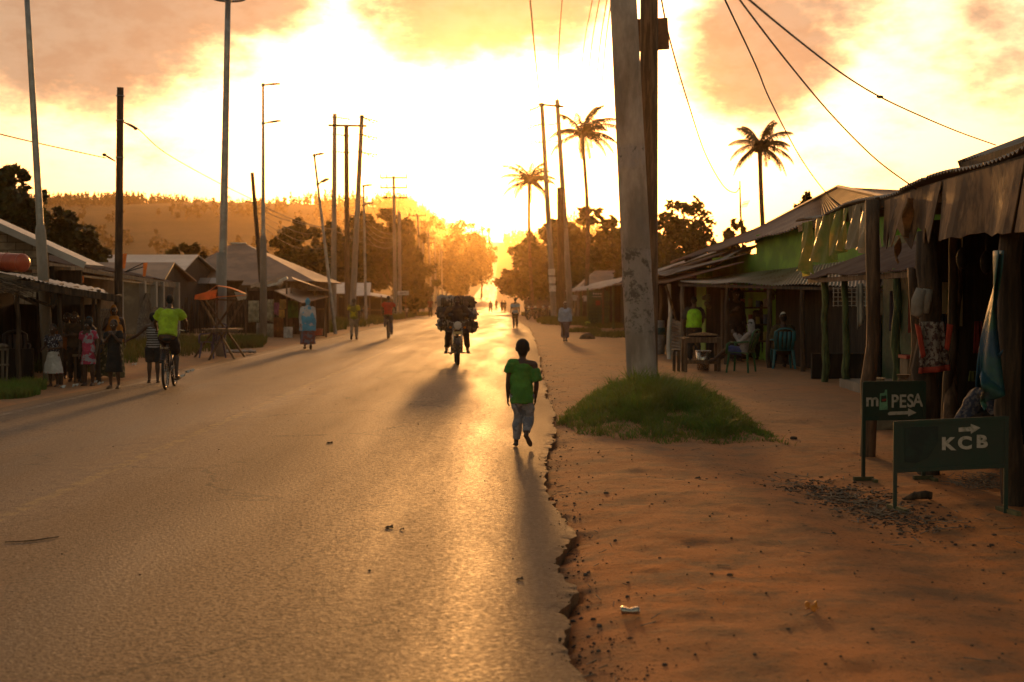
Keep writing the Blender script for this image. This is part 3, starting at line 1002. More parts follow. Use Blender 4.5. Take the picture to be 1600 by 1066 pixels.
grass_patch('rough grass clumps at the road edge before the kiosk', [(-9.6, -7.8, 18, 22.3), (-9.4, -8.2, 20, 24.6), (-8.9, -7.9, 22.5, 24.6), (-9.2, -8.2, 23.5, 26)], 9000, .10, .26, .008, 31, 'grass')
grass_patch('green grass verge round the lattice fence and the orange stall',
            [(-12.5, -9.0, 29, 37), (-13.5, -8.8, 35, 44), (-13.5, -9.5, 41, 52), (-10.2, -8.6, 44, 52)], 16000, .14, .38, .012, 32)
grass_patch('tufts of grass round the foot of the double armed lamp post', [(-9.9, -8.2, 43.5, 50.5)], 2600, .2, .45, .014, 33)
grass_patch('far left grass verge behind the man in yellow',
            [(-13, -8.2, 62, 78), (-15, -8.0, 72, 100), (-12, -8.2, 95, 130), (-14, -8.5, 120, 170)], 9000, .25, .55, .03, 34)
grass_patch('grass island at the foot of the right pair of poles', [(1.6, 5.0, 82, 99), (3, 5.6, 86, 100), (1.8, 4, 88, 96)], 4500, .25, .5, .03, 35)
grass_patch('thin grass beside the green kiosk', [(4.0, 7.0, 74, 84), (3.3, 5.6, 57, 63), (2.5, 4.2, 66, 69)], 2600, .12, .3, .02, 36)
grass_patch('verge grass by the far right bend', [(1, 7, 125, 175)], 2500, .2, .5, .04, 37)

# ================================================================== poles, lamps, wires
def zof(x, y): return gz(x, y)


def wood_or_concrete_pole(name, label, cat, b, tpx, Y, r0, r1, mat, group=None, n=12, y_top=None, sink=.3):
    base = Vector(b); top = wp(tpx[0], tpx[1], y_top or Y)
    t = thing(name, label, cat, base, 0, group)
    mb = MB(); ax = (top - base).normalized()
    pts = [base - ax * sink] + [base.lerp(top, k / 6) for k in range(7)]
    mb.tube(pts, [r0] + [r0 + (r1 - r0) * k / 6 for k in range(7)], n)
    mb.build('shaft', M[mat], t, smooth=True)
    return t, base, top


def footp(px, Y): x = (px - 800) / 2222.2 * Y; return (x, Y, gz(x, Y))


def lamp_post(label, bpx, tpx, Y, r0, r1, arms, sleeve=None, group='street lamp posts along the left verge'):
    t, b, top = wood_or_concrete_pole('lamp_post', label, 'lamp post', footp(bpx, Y), tpx, Y, r0, r1, 'steel', group)
    if sleeve:
        mb = MB(); e = b.lerp(top, sleeve); mb.tube([b, e, b.lerp(top, sleeve + .015)], [r0 * 1.35, r0 * 1.2, r0 * .9], 12)
        mb.build('sleeve', M['concrete2'], t, smooth=True)
    for (y, x2, y2) in arms:
        k = (b.z - wp(0, y, Y).z) / (b.z - top.z)
        p = b.lerp(top, k); q = wp(x2, y2, Y - .6)
        mb = MB(); mb.tube([p, q], [r1 * .8, r1 * .6], 8); a = mb.build('lamp_arm', M['steel'], t, smooth=True)
        mb = MB(); mb.bar(p.lerp(q, .45), q + (q - p) * .05, .16 * Y / 52, .05 * Y / 52); mb.build('lamp_head', M['tin2'], a, world=True)
        mb = MB(); mb.ball(p, r1 * 1.8, 8); mb.build('clamp', M['steel'], t, smooth=True)
    return t


t = lamp_post('pale steel lamp post at the far left, leaning out of the picture beside the kiosk', 76, (40, -40), 27.5, .085, .05, [], .37)
# its head is above the picture
q = Vector((-9.6, 27.5, 9.6))
t = lamp_post('tallest pale lamp post, behind the orange canopied stall', 345, (356.5, -12), 39, .125, .075, [])
mb = MB(); c = wp(357, -3, 39); mb.torus(c, .44, .035, 'Z', 32, 8); mb.bar(c - Vector((.44, 0, 0)), c + Vector((.44, 0, 0)), .05); mb.bar(c - Vector((0, .44, 0)), c + Vector((0, .44, 0)), .05)
hg = mb.build('lantern_ring', M['steel'], t, smooth=True)
for k in range(4):
    a = k * 1.57 + .78; mb = MB(); mb.box(c + Vector((math.cos(a) * .44, math.sin(a) * .44, .12)), (.2, .2, .14)); mb.build('floodlight', M['tin2'], hg, world=True)
mb = MB(); mb.tube([wp(346.5, 395, 39), wp(345, 520, 39), wp(345, 556, 39)], [.145, .15, .15], 14); mb.build('painted_base', M['concrete2'], t, smooth=True)
lamp_post('slim lamp post with two short arms, beside the clothes kiosk', 411.5, (411, 133), 51.5, .10, .038, [(133, 434, 131), (193, 435, 189)], .40)
lamp_post('leaning lamp post with two crooked arms, just left of the paired concrete poles', 524, (491, 243), 63, .085, .045, [(243, 503, 240), (288, 511, 280)])
lamp_post('small lamp post with two arms beyond the man in red', 572, (568, 291), 88, .09, .055, [(291, 578, 289), (320, 580, 317)])

# timber poles on the left
t, b, top = wood_or_concrete_pole('wooden_pole', 'dark wooden pole standing behind the near kiosk, with small cable clamps', 'pole', footp(184, 43), (188, 137), 43, .135, .10, 'darkwood')
for y in (150, 188, 246):
    mb = MB(); mb.torus(b.lerp(top, (545 - y) / 408), .125, .012, 'Z', 14, 5); mb.build('steel_band', M['steel'], t)
for (lab, px, py, pxe, pye) in (('lower', 163, 242, 180, 252), ('upper', 212, 201, 192, 190)):
    mb = MB(); p = wp(px, py, 43); q = wp(pxe, pye, 43); mb.tube([q, p.lerp(q, .5), p], [.02, .035, .03], 6); mb.ball(p, (.07, .05, .05), 8)
    mb.build('cable_clamp', M['wire'], t, smooth=True)
t, b, top = wood_or_concrete_pole('wooden_pole', 'dark leaning wooden pole behind the hip roofed house', 'pole', footp(414, 72), (394, 270), 72, .13, .09, 'darkwood')
t, b, top = wood_or_concrete_pole('wooden_pole', 'rusty brown pole between the two paired concrete poles', 'pole', footp(543, 97), (541, 196), 97, .19, .15, 'wood')
mb = MB()
for k in range(4):
    mb.ball(wp(536, 360 + k * 7, 97), .05, 6); mb.ball(wp(547, 360 + k * 7, 97), .05, 6)
mb.bar(wp(534, 362, 97), wp(549, 362, 97), .05); mb.bar(wp(534, 375, 97), wp(549, 375, 97), .05)
mb.build('insulator_rack', M['insul'], t)


def insul_arm(parent, p, q, n=5, r=.05):
    mb = MB(); mb.tube([p, q], r * .35, 5)
    d = q - p
    for k in range(n):
        c = p + d * (.25 + .7 * k / n); mb.ball(c, (r * 1.3, r, r * 1.2), 6)
    return mb.build('insulator', M['insul'], parent, smooth=True)


GP = 'paired concrete power poles'
t1, b1, top1 = wood_or_concrete_pole('utility_pole', 'left concrete pole of the pair with brown insulators, left roadside', 'utility pole', footp(521, 96), (523, 178), 96, .21, .13, 'concrete2', GP)
t2, b2, top2 = wood_or_concrete_pole('utility_pole', 'leaning right concrete pole of the left roadside pair', 'utility pole', footp(550, 92), (565.5, 180), 92, .21, .13, 'concrete2', GP)
mb = MB(); mb.bar(wp(513, 196, 95), wp(573, 197, 95), .12, .14); mb.build('crossarm', M['darkwood'], t1)
for k, y in enumerate((183, 209, 235)):
    a = b1.lerp(top1, (492 - y) / 314.); insul_arm(t1, a, wp(550, y + 4, 95)); mb = MB(); mb.torus(a, .17, .03, 'Z', 12, 5); mb.build('steel_band', M['steel'], t1)
    a = b2.lerp(top2, (492 - y) / 312.); insul_arm(t2, a, wp(594, y + 8, 91)); insul_arm(t2, a, wp(590, y + 12, 91), 3); mb = MB(); mb.torus(a, .17, .03, 'Z', 12, 5); mb.build('steel_band', M['steel'], t2)

t3, b3, top3 = wood_or_concrete_pole('utility_pole', 'leaning concrete pole with poster scraps, left one of the right roadside pair', 'utility pole', footp(866, 99), (846.5, 161), 99, .22, .14, 'concrete2', GP)
t4, b4, top4 = wood_or_concrete_pole('utility_pole', 'leaning concrete pole behind the woman in pale blue, right one of its pair', 'utility pole', footp(892, 103), (870.5, 156), 103, .23, .15, 'concrete2', GP)
mb = MB(); mb.bar(wp(841, 163, 101), wp(881, 167, 101), .12, .14); mb.build('crossarm', M['darkwood'], t3)
for k, y in enumerate((165, 194, 222)):
    a = b3.lerp(top3, (502 - y) / 341.); insul_arm(t3, a, wp(820, y + 12 - 4 * k, 97)); insul_arm(t3, a, wp(822, y + 8 - 5 * k, 96), 3)
    mb = MB(); mb.torus(a, .19, .03, 'Z', 12, 5); mb.build('steel_band', M['steel'], t3)
    a = b4.lerp(top4, (502 - y) / 345.)
    if k: insul_arm(t4, a, wp(853, y + 6 - 4 * k, 101))
    mb = MB(); mb.torus(a, .19, .03, 'Z', 12, 5); mb.build('steel_band', M['steel'], t4)
mb = MB()
for k in range(3):
    c = b3.lerp(top3, (502 - (430 + k * 13)) / 341.); mb.tube([c, c + Vector((0, 0, .42))], .235, 14)
mb.build('poster_scraps', M['white'], t3)
t, b, top = wood_or_concrete_pole('wooden_pole', 'short dark wooden pole between the right pair of concrete poles', 'pole', footp(878, 101), (875, 293), 101, .27, .22, 'darkwood')
mb = MB()
for k in range(5): mb.ball(wp(869, 305 + k * 7, 100.6), .05, 6)
mb.build('insulator_rack', M['insul'], t)

# triple crossarm poles, marching away
ROW = [(615, 275, 618, 118, 3, 21, 'nearest pole with three crossarms, beyond the man in red'),
       (652, 334, 661, 175, 3, 13, 'second pole with three crossarms along the left roadside'),
       (668, 362, 677, 225, 3, 10, 'third pole with three crossarms, smaller in the haze'),
       (679, 370, 681, 262, 2, 8, 'fourth crossarm pole, faint in the haze'),
       (688, 373, 684, 300, 2, 8, 'fifth crossarm pole, leaning right, faint in the haze'),
       (699, 420, 697, 330, 1, 5, 'sixth crossarm pole, small in the haze'),
       (710, 423, 709, 380, 1, 5, 'farthest crossarm pole seen on the left')]
for (tx, ty, bx, Y, na, hw, lab) in ROW:
    t, b, top = wood_or_concrete_pole('utility_pole', lab, 'utility pole', footp(bx, Y), (tx, ty), Y, .17 * (Y / 118) ** .3, .11, 'concrete2', 'crossarm poles down the left roadside', n=8)
    for k in range(na):
        y = ty + 3 + k * (hw * .74)
        c = b.lerp(top, (b.z - wp(0, y, Y).z) / (b.z - top.z))
        w = hw * Y / 2222
        mb = MB(); mb.bar(c - Vector((w, 0, 0)), c + Vector((w, .0, 0)), .12, .12)
        ca = mb.build('crossarm', M['darkwood'], t)
        for s in (-.95, -.5, .95):
            mb = MB(); mb.tube([c + Vector((w * s, 0, .05)), c + Vector((w * s, 0, .32))], .045, 6)
            mb.build('insulator', M['insul'], ca, world=True)
for (px, ty, Y, lab) in ((624, 331, 122, 'plain concrete pole just right of the nearest triple crossarm pole'), (661, 376, 178, 'plain concrete pole beside the second crossarm pole'),
                         (690, 392, 290, 'plain faint pole beside the fifth crossarm pole')):
    wood_or_concrete_pole('utility_pole', lab, 'utility pole', footp(px + 1, Y), (px, ty), Y, .16, .13, 'concrete2', 'plain poles down the left roadside', n=8)

# the big double pole in the near right
PB = gp(1003, 622); PB = Vector((2.14, 22.6, 0)); PB.z = gz(PB.x, PB.y) + .22
t, b, top = wood_or_concrete_pole('utility_pole', 'huge near concrete pole with paper scraps and stencilled writing, standing in the grass mound', 'utility pole',
                                  (wp(1004, 610, 22.6).x, 22.6, PB.z), (971, -60), 22.6, .243, .207, 'bigpole', None, 20, sink=.6)
ax = (top - b).normalized()


def text_obj(body, size, mat, ext=.002, off=0.0, space=1.0, align='CENTER', name='lettering'):
    cu = bpy.data.curves.new(name, 'FONT'); cu.body = body; cu.size = size; cu.extrude = ext; cu.offset = off
    cu.align_x = align; cu.align_y = 'CENTER'; cu.space_character = space; cu.resolution_u = 4
    o0 = bpy.data.objects.new('tmp', cu); COL.objects.link(o0)
    bpy.context.view_layer.update()
    me = bpy.data.meshes.new_from_object(o0.evaluated_get(bpy.context.evaluated_depsgraph_get()))
    bpy.data.objects.remove(o0); bpy.data.curves.remove(cu)
    me.name = name; me.materials.clear(); me.materials.append(mat)
    o = bpy.data.objects.new(name, me); COL.objects.link(o)
    return o


def stencil(txt, px, py, Y, size, mat, parent, rz=0.0, name='lettering', ext=.002, off=0.0, space=1.0, tilt=0.0, align='CENTER', bx=0):
    o = text_obj(txt, size, mat, ext, off, space, align, name)
    p = wp(px, py, Y) if not isinstance(px, Vector) else px
    o.parent = parent
    o.location = p - ORG.get(parent.name, Vector((0, 0, 0)))
    o.rotation_euler = (math.pi / 2, tilt, rz)
    return o


def curved_text(txt, zc_, size, mat, parent, a0=0.0):
    """letters laid one by one round the shaft, facing the road"""
    n = len(txt)
    k = (zc_ - b.z) / (top.z - b.z); c = b.lerp(top, k); r = .243 + (.207 - .243) * k + .003
    for i, ch in enumerate(txt):
        if ch == ' ': continue
        a = -math.pi / 2 + ((i - (n - 1) / 2) * size * .72) / r + a0
        o = text_obj(ch, size, mat, .003, .003); o.parent = parent
        o.location = c + Vector((math.cos(a) * r, math.sin(a) * r, 0)) - ORG[parent.name]
        o.rotation_euler = (math.pi / 2, 0, a + math.pi / 2)


redp = material('faded_red_stencil', (.13, .035, .025), .8, .4, 20)
blackp = material('faded_black_stencil', (.05, .04, .035), .8, .4, 20)
curved_text('GBA4IOMWA', wp(0, 384, 22.6).z, .085, redp, t)
curved_text('KAMBA', wp(0, 459, 22.6).z, .06, redp, t, .45)
curved_text('O', wp(0, 574, 22.6).z, .17, redp, t, -.28)
t.children[-1].scale.y = 1.3
mb = MB()
rng = random.Random(2)
for k in range(16):   # torn paper glued round the shaft
    z = rng.uniform(1.0, 2.2); a = rng.uniform(-math.pi * .95, -.1); h = rng.uniform(.08, .22); w = rng.uniform(.2, .5)
    kk = (z - b.z) / (top.z - b.z); c = b.lerp(top, kk); r = .243 - .036 * kk + .0035 + .0004 * k
    i0 = len(mb.v); m_ = 6
    for j in range(m_ + 1):
        aa = a + w * (j / m_ - .5)
        for s in (0, 1):
            mb.vert(c + Vector((math.cos(aa) * r, math.sin(aa) * r, (s - .5) * h + rng.uniform(-.02, .02))))
    for j in range(m_): mb.face((i0 + 2 * j, i0 + 2 * j + 2, i0 + 2 * j + 3, i0 + 2 * j + 1))
mb.build('paper_scraps', material('torn_posters', (.34, .29, .26), .9, .6, 9, col2=(.16, .13, .115)), t)
t5, bb, tt5 = wood_or_concrete_pole('wooden_pole', 'near brown wooden pole standing close behind the huge concrete one, holding a small board', 'pole',
                                    (wp(1013, 600, 23.5).x, 23.5, PB.z), (1014.5, -60), 23.5, .155, .145, 'wood', None, 14, sink=.6)
mb = MB(); p = wp(1020, 53, 23.7)
mb.patch(wp(993, 81, 23.75), wp(1046, 77, 23.75), wp(1043, 28, 23.75), wp(993, 30, 23.75), 4, 4)
mb.build('board', material('brown_board', (.22, .10, .045), .8, .3, 3), t5, solid=.03)


# ---- cables
def crom(P, n=8):
    out = []
    P = [P[0] + (P[0] - P[1])] + P + [P[-1] + (P[-1] - P[-2])]
    for i in range(1, len(P) - 2):
        for k in range(n):
            s = k / n; a, b_, c, d = P[i - 1:i + 3]
            out.append(.5 * ((2 * b_) + (c - a) * s + (2 * a - 5 * b_ + 4 * c - d) * s * s + (3 * b_ - a - 3 * c + d) * s ** 3))
    out.append(P[-2]); return out


def cable(label, pts, r, group='power and telephone lines', name='power_line', mat='wire'):
    P = crom([p if isinstance(p, Vector) else wp(*p) for p in pts])
    mb = MB(); mb.tube(P, r, 5)
    return tag(mb.build(name, M[mat], smooth=True), label, 'cable', group)


cable('black cable sagging from the wooden pole top to the rooftop aerial', [(1028, -30, 23.5), (1046, 60, 27), (1075, 160, 32), (1102, 240, 37), (1130, 290, 41), (1148, 301, 43), (1157, 292, 44)], .016)
cable('thin cable running down steeply to the ridge of the green house', [(1120, -30, 15), (1133, 0, 16), (1180, 100, 19), (1205, 160, 22), (1250, 245, 26), (1288, 298, 29), (1316, 325, 31)], .011)
cable('thick cable curving down to the middle of the near canopy edge', [(1135, -30, 8), (1156, 0, 8.4), (1225, 90, 9.6), (1300, 180, 11), (1370, 250, 12.3), (1432, 296, 13.2)], .0065)
cable('spliced cable curving down to the high roof at the right edge', [(1145, -25, 7), (1171, 0, 7.3), (1250, 65, 8.6), (1320, 118, 10), (1376, 152, 11), (1440, 182, 12.4), (1500, 207, 13.8), (1556, 227, 15)], .0065)
mb = MB(); mb.ball(wp(1375, 151.5, 10.97), (.028, .013, .013), 8); tag(mb.build('cable_splice', M['wire']), 'black tape splice bulging on the cable above the near roofs', 'cable splice')
cable('leftmost overhead line coming down to the right pair of poles', [(822, -60, 30), (829, 10, 42), (836, 85, 62), (844, 160, 98)], .030)
cable('second overhead line coming down between the right pair of poles', [(885, -60, 30), (878, 0, 45), (873, 80, 70), (871, 158, 102)], .026)
for k, (xa, xb, yb) in enumerate(((925, 906, 130), (936, 916, 150), (948, 930, 150), (955, 938, 170))):
    cable('thin overhead line fanning up beside the huge pole, number ' + ('one', 'two', 'three', 'four')[k] + ' from its left',
          [(xa + 8, -60, 26), (xa, 0, 34), ((xa + xb) / 2 - 2, yb / 2, 60), (xb, yb, 95)], .020)
cable('loose cable looping along the left skyline from the first wooden pole', [(-20, 205, 30), (60, 224, 34), (165, 247, 43)], .016)
cable('cable dropping right from the wooden pole past the tallest lamp post', [(190, 190, 43), (215, 201, 44), (260, 240, 50), (340, 285, 62), (395, 312, 72)], .016)
cable('cable dropping from the leaning wooden pole to the concrete pair', [(395, 318, 72), (430, 338, 78), (480, 352, 86), (520, 358, 95)], .02)
cable('lit sagging cable from the concrete pair towards the triple crossarm pole', [(415, 325, 76), (470, 347, 86), (521, 360, 96), (560, 377, 103), (600, 388, 110), (617, 386, 118)], .022, mat='wire')
for k in range(4):
    cable('sagging line hung between the small lamp post and the nearest crossarm pole, ' + ('topmost', 'second', 'third', 'lowest')[k] + ' of four',
          [(570, 340 + 9 * k, 89), (585, 356 + 9 * k, 98), (600, 364 + 8 * k, 108), (617, 366 + 6 * k, 117), (626, 362 + 6 * k, 121)], .018)
for k in range(3):
    w = (-17, 0, 18)[k]
    cable('line running away over the crossarms of the left pole row, ' + ('left', 'middle', 'right')[k] + ' of three',
          [(615 + w * 1.1, 277, 118), (634 + w * .8, 318, 145), (652 + w * .7, 335, 175), (661 + w * .6, 358, 200), (668 + w * .5, 363, 225), (679 + w * .4, 371, 262)], .018)
for k in range(4):
    cable('drooping lit line between the short dark pole and the right concrete pair, ' + ('topmost', 'second', 'third', 'longest')[k] + ' of four',
          [(870, 300 + k * 8, 100), (874, 312 + k * 9, 99.5), (880, 318 + k * 10, 99.2), (887, 317 + k * 9, 100)] if k < 3 else
          [(871, 325, 100), (876, 345, 99.5), (884, 356, 99), (892, 350, 100), (899, 338, 103)], .014)
for k in range(3):
    cable('faint stay line crossing the leaning dark pole, ' + ('upper', 'middle', 'lower')[k] + ' of three',
          [(395, 330 + k * 6, 74), (440, 352 + k * 12, 82), (475, 365 + k * 12, 90), (521, 362 + 12 * k, 95)], .012)

# rooftop aerial
t = thing('tv_aerial', 'thin rooftop aerial mast with small cross rods above the rusty roof', 'aerial', wp(1160.5, 374, 44))
mb = MB(); mb.tube([wp(1160.5, 385, 44), wp(1157, 330, 44), wp(1156, 283, 44)], [.035, .03, .02], 7); mb.build('mast', M['wood'], t, smooth=True)
mb = MB()
c = wp(1160, 320, 44); mb.tube([c, wp(1168, 318, 43.5)], .012, 5)
for k in range(5): p = c.lerp(wp(1169, 318, 43.5), k / 4); mb.tube([p - Vector((.05, 0, .1)), p + Vector((.05, 0, .1))], .007, 4)
mb.build('antenna', M['steel'], t)

# small road sign on the left
t = thing('road_sign', 'small pale roadside sign board on a post, by the grass beyond the man in red', 'sign', footp(634, 108))
mb = MB(); mb.box(wp(630, 458, 108), (.85, .04, .32)); mb.build('sign_board', M['white'], t)
mb = MB(); x, y, z = footp(634, 108.1); mb.tube([(x, y, z - .2), wp(634, 455, 108.1)], .035, 6); mb.build('post', M['wood'], t)
mb = MB(); mb.bar(wp(625, 458, 107.95), wp(635, 458, 107.95), .02, .05); mb.build('faded_line', M['darkwood'], t)

# ================================================================== buildings
def corr(name, P0, P1, P2, P3, mat, parent, pitch=.09, amp=.014, nv=3, sag=.0, seed=1, th=.004, ragged=0.0):
    """corrugated sheet; waves run across P0->P1, ribs run P0->P3"""
    P0, P1, P2, P3 = map(Vector, (P0, P1, P2, P3))
    L = (P1 - P0).length; w = max(2, int(L / pitch)); nu = w * 4
    nrm = (P1 - P0).cross(P3 - P0).normalized()
    if nrm.z < 0: nrm = -nrm
    dn = (P3 - P0).normalized()
    rg = random.Random(seed); off = [rg.uniform(-1, 1) for _ in range(64)]

    def fn(u, v):
        sh = u * L / .8; i = int(sh) % 60; k = off[i]
        d = nrm * (amp * math.sin(2 * math.pi * u * w) - sag * 4 * v * (1 - v) + .012 * k * (i % 2) + .02 * math.sin(sh * 1.7 + seed) * (1 - v))
        if v == 0: d = d + dn * (ragged * off[(i * 7 + 3) % 60])
        return d
    mb = MB(); mb.patch(P0, P1, P2, P3, nu, nv, fn)
    return mb.build(name, M[mat] if isinstance(mat, str) else mat, parent, solid=th)


def wall(name, x0, y0, x1, y1, z0, z1, mat, parent, th=.12, jag=0.0, seed=1):
    mb = MB(); a = Vector((x0, y0, z0)); c = Vector((x1, y1, z0)); d = (c - a); n = Vector((-d.y, d.x, 0)).normalized() * th / 2
    rg = random.Random(seed); k = max(1, int(d.length / .8)) if jag else 1
    zs = [z1 + (rg.uniform(-jag, jag) if jag else 0) for _ in range(k + 1)]
    for i in range(k + 1):
        p = a + d * (i / k)
        for s in (-1, 1):
            mb.vert((p.x + n.x * s, p.y + n.y * s, z0)); mb.vert((p.x + n.x * s, p.y + n.y * s, zs[i]))
    for i in range(k):
        b = i * 4
        mb.face((b, b + 4, b + 5, b + 1)); mb.face((b + 2, b + 3, b + 7, b + 6)); mb.face((b + 1, b + 5, b + 7, b + 3)); mb.face((b, b + 2, b + 6, b + 4))
    mb.face((0, 1, 3, 2)); b = k * 4; mb.face((b, b + 2, b + 3, b + 1))
    return mb.build(name, M[mat], parent)


def crooked_post(p, q, r0, r1, mat, parent, name='post', seed=1, n=9):
    rg = random.Random(seed); p = Vector(p); q = Vector(q)
    pts = [p + Vector((0, 0, -.25))] + [p.lerp(q, k / 7) + Vector((rg.uniform(-1, 1), rg.uniform(-1, 1), 0)) * r0 * .35 for k in range(8)]
    rr = [r0 * 1.1] + [(r0 + (r1 - r0) * k / 7) * rg.uniform(.9, 1.1) for k in range(8)]
    mb = MB(); mb.tube(pts, rr, n)
    return mb.build(name, M[mat], parent, smooth=True)


# ---------------- right side: near canopy shop
shop = thing('canopy_shop', 'near roadside shop with torn plywood fascia hanging under a corrugated canopy', 'shop', (4.6, 12.5, 0))
EX_ = 3.72
eave = lambda y: 2.66 - .013 * (y - 10.3) + .01 * math.sin(y * 1.7)
corr('canopy_roof', (EX_, 6.5, eave(6.5) + .03), (EX_, 18.8, eave(18.8) + .03), (6.6, 18.8, 3.0), (6.6, 6.5, 3.1), 'tin', shop, nv=4, ragged=.03)
for (ya, yb, zb, seed) in ((6.6, 10.35, 2.02, 3), (10.4, 12.35, 2.06, 4), (12.42, 14.3, 2.04, 5)):
    rg = random.Random(seed)
    mb = MB()
    nu = 14
    jag = [rg.uniform(0, .05) if seed != 5 else rg.uniform(0, .22) * (1 if i % 3 else .2) for i in range(nu + 1)]

    def fn(u, v, jag=jag, rg_=seed):
        return (.05 * math.sin(u * 9 + rg_) * (1 - v) - .01, 0, (1 - v) * jag[int(round(u * 14))])
    mb.patch((EX_ - .03, ya, zb), (EX_ - .03, yb, zb + .02), (EX_ + .03, yb, eave(yb) - .03), (EX_ + .03, ya, eave(ya) - .03), nu, 5, fn)
    mb.build('fascia_board', M['card'], shop, solid=.008)
mb = MB(); mb.bar((EX_ + .07, 6.5, eave(6.5) - .05), (EX_ + .07, 18.7, eave(18.7) - .05), .07, .09); mb.build('eave_beam', M['darkwood'], shop)
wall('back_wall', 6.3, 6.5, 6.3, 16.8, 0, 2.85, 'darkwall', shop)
wall('side_wall', 4.95, 16.9, 6.3, 16.9, 0, 2.55, 'darkwall', shop, jag=.05)  # cross wall added to make the view under the canopy dark
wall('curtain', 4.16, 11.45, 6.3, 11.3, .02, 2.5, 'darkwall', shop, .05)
crooked_post((3.62, 14.4, gz(3.62, 14.4)), (3.66, 14.4, 2.58), .075, .068, 'wood', shop, seed=4)
crooked_post((3.80, 12.95, gz(3.8, 12.95)), (3.76, 12.95, 2.2), .115, .09, 'darkwood', shop, seed=5)
crooked_post((3.86, 10.95, gz(3.86, 10.9)), (3.84, 10.95, 2.6), .095, .085, 'darkwood', shop, seed=6)
crooked_post((4.66, 15.2, gz(4.6, 15.2)), (5.0, 15.9, 2.0), .075, .06, 'wood', shop, seed=7)
crooked_post((4.72, 15.4, gz(4.7, 15.4)), (4.80, 15.4, 2.5), .06, .05, 'darkwood', shop, seed=8)
crooked_post((4.2, 9.4, gz(4.2, 9.4)), (4.2, 9.4, 2.6), .08, .08, 'darkwood', shop, seed=9)
# high roof at the right edge of the picture
hi = thing('tin_roofed_house', 'higher tin roofed house rising behind the near canopy at the right edge', 'house', (6.5, 14.5, 0))
corr('roof', (5.05, 7, 3.22), (5.05, 15.9, 3.12), (7.6, 15.9, 4.1), (7.6, 7, 4.2), 'tin', hi, nv=3)
wall('gable_wall', 5.4, 15.4, 8.5, 15.4, 0, 3.2, 'darkwall', hi)
wall('side_wall', 5.4, 7, 5.4, 15.3, 2.9, 3.16, 'darkwall', hi)
mb = MB(); mb.bar((5.0, 15.95, 3.08), (7.6, 15.95, 4.06), .04, .10); mb.bar((5.02, 7, 3.16), (5.02, 15.9, 3.06), .03, .08)
mb.build('barge_board', M['darkwood'], hi)
# plastic sheets hanging from the far end of the canopy
pl = material('thin_green_plastic', (.55, .42, .10), .35, .3, 2.5, col2=(.26, .36, .08), trans=.62)  # warm yellow of the backlight is mixed into the green
pl2 = material('thin_white_plastic', (.70, .58, .40), .35, .2, 2.5, trans=.6)
SH = [(14.5, 15.15, pl2, 'white plastic sheet hanging from the canopy edge next to the brown post', .47), (15.2, 15.7, pl2, 'crumpled pale plastic sheet, second from the brown canopy post', .42),
      (15.75, 16.35, pl, 'plain green plastic sheet hanging between two pale ones', .45),
      (16.4, 17.45, pl, 'green plastic sheet with a bright sunlit fold', .50), (17.75, 18.3, pl, 'narrow torn green plastic strip at the far end of the canopy', .62)]
for k, (ya, yb, mt, lab, dr) in enumerate(SH):
    mb = MB(); nu = 14

    def fn(u, v, k=k): return (.09 * math.sin(u * 7 + k * 2) * (1 - v) + .03 * math.sin(u * 19 + v * 4 + k) * (1 - v * .5), 0, .035 * math.sin(u * 5 + k * 3) * (1 - v))
    mb.patch((EX_ - .02, ya, eave(ya) - .03 - dr), (EX_ - .02, yb, eave(yb) - .03 - dr), (EX_, yb, eave(yb) - .0), (EX_, ya, eave(ya) - .0), nu, 8, fn)
    o = mb.build('plastic_sheet', mt, smooth=True); tag(o, lab, 'plastic sheet', 'plastic sheets hanging from the canopy edge')
# scraps hanging below the fascia
for (px, py, w, h, lab) in ((1404, 388, 9, 40, 'long ragged strip of plywood veneer dangling below the fascia'), (1421, 340, 20, 60, 'curled veneer flap peeling off the torn fascia')):
    p = wp(px, py, 13.2); s = 13.2 / 2222
    mb = MB(); mb.patch(p + Vector((-w * s / 2, 0, -h * s / 2)), p + Vector((w * s * .2, .02, -h * s * .6)), p + Vector((w * s / 2, .05, h * s / 2)), p + Vector((-w * s * .4, 0, h * s * .5)), 6, 8,
                        lambda u, v: (.02 * math.sin(v * 8 + u * 4), .04 * math.sin(v * 6), 0))
    tag(mb.build('veneer_scrap', material('sunlit_veneer', (.42, .22, .08), .6, .4, 6, trans=.4), smooth=True, solid=.003), lab, 'scrap')

# ---------------- brown lean-to behind
lean = thing('market_stall', 'open stall with low brown tin roof on crooked green poles', 'stall', (6.3, 23.5, 0))
corr('roof', (5.66, 19.2, 2.0), (5.66, 27.6, 1.99), (7.9, 27.6, 2.85), (7.9, 19.2, 2.95), 'rust', lean, nv=4, pitch=.12, amp=.016, ragged=.03)
for (px, Y, h, sd, mt) in ((1291, 27.0, 2.0, 1, 'greenpost'), (1335, 25.4, 2.0, 2, 'greenpost'), (1404, 21.4, 2.0, 3, 'greenpost'), (1432, 20.2, 1.98, 4, 'wood')):
    x, y, z = footp(px, Y); x = max(5.72, min(5.98, x)); crooked_post((x, y, gz(x, y)), (x - .05, y, h + .04), .07, .06, mt, lean, seed=sd)
crooked_post((6.55, 19.6, gz(6.5, 19.6)), (6.55, 19.6, 2.35), .07, .06, 'greenpost', lean, seed=11)
wall('back_wall', 7.2, 19.2, 7.2, 27.4, 0, 2.75, 'dgreen', lean)
wall('side_wall', 5.9, 28.0, 7.2, 28.0, 0, .5, 'darkwall', lean)
mb = MB(); mb.box((6.55, 22.6, .06), (1.3, 6.0, .16)); mb.build('floor_slab', M['concrete2'], lean)
mb = MB(); mb.bar((5.75, 19.3, 1.93), (5.75, 27.5, 1.92), .07, .08); mb.build('eave_beam', M['wood'], lean)
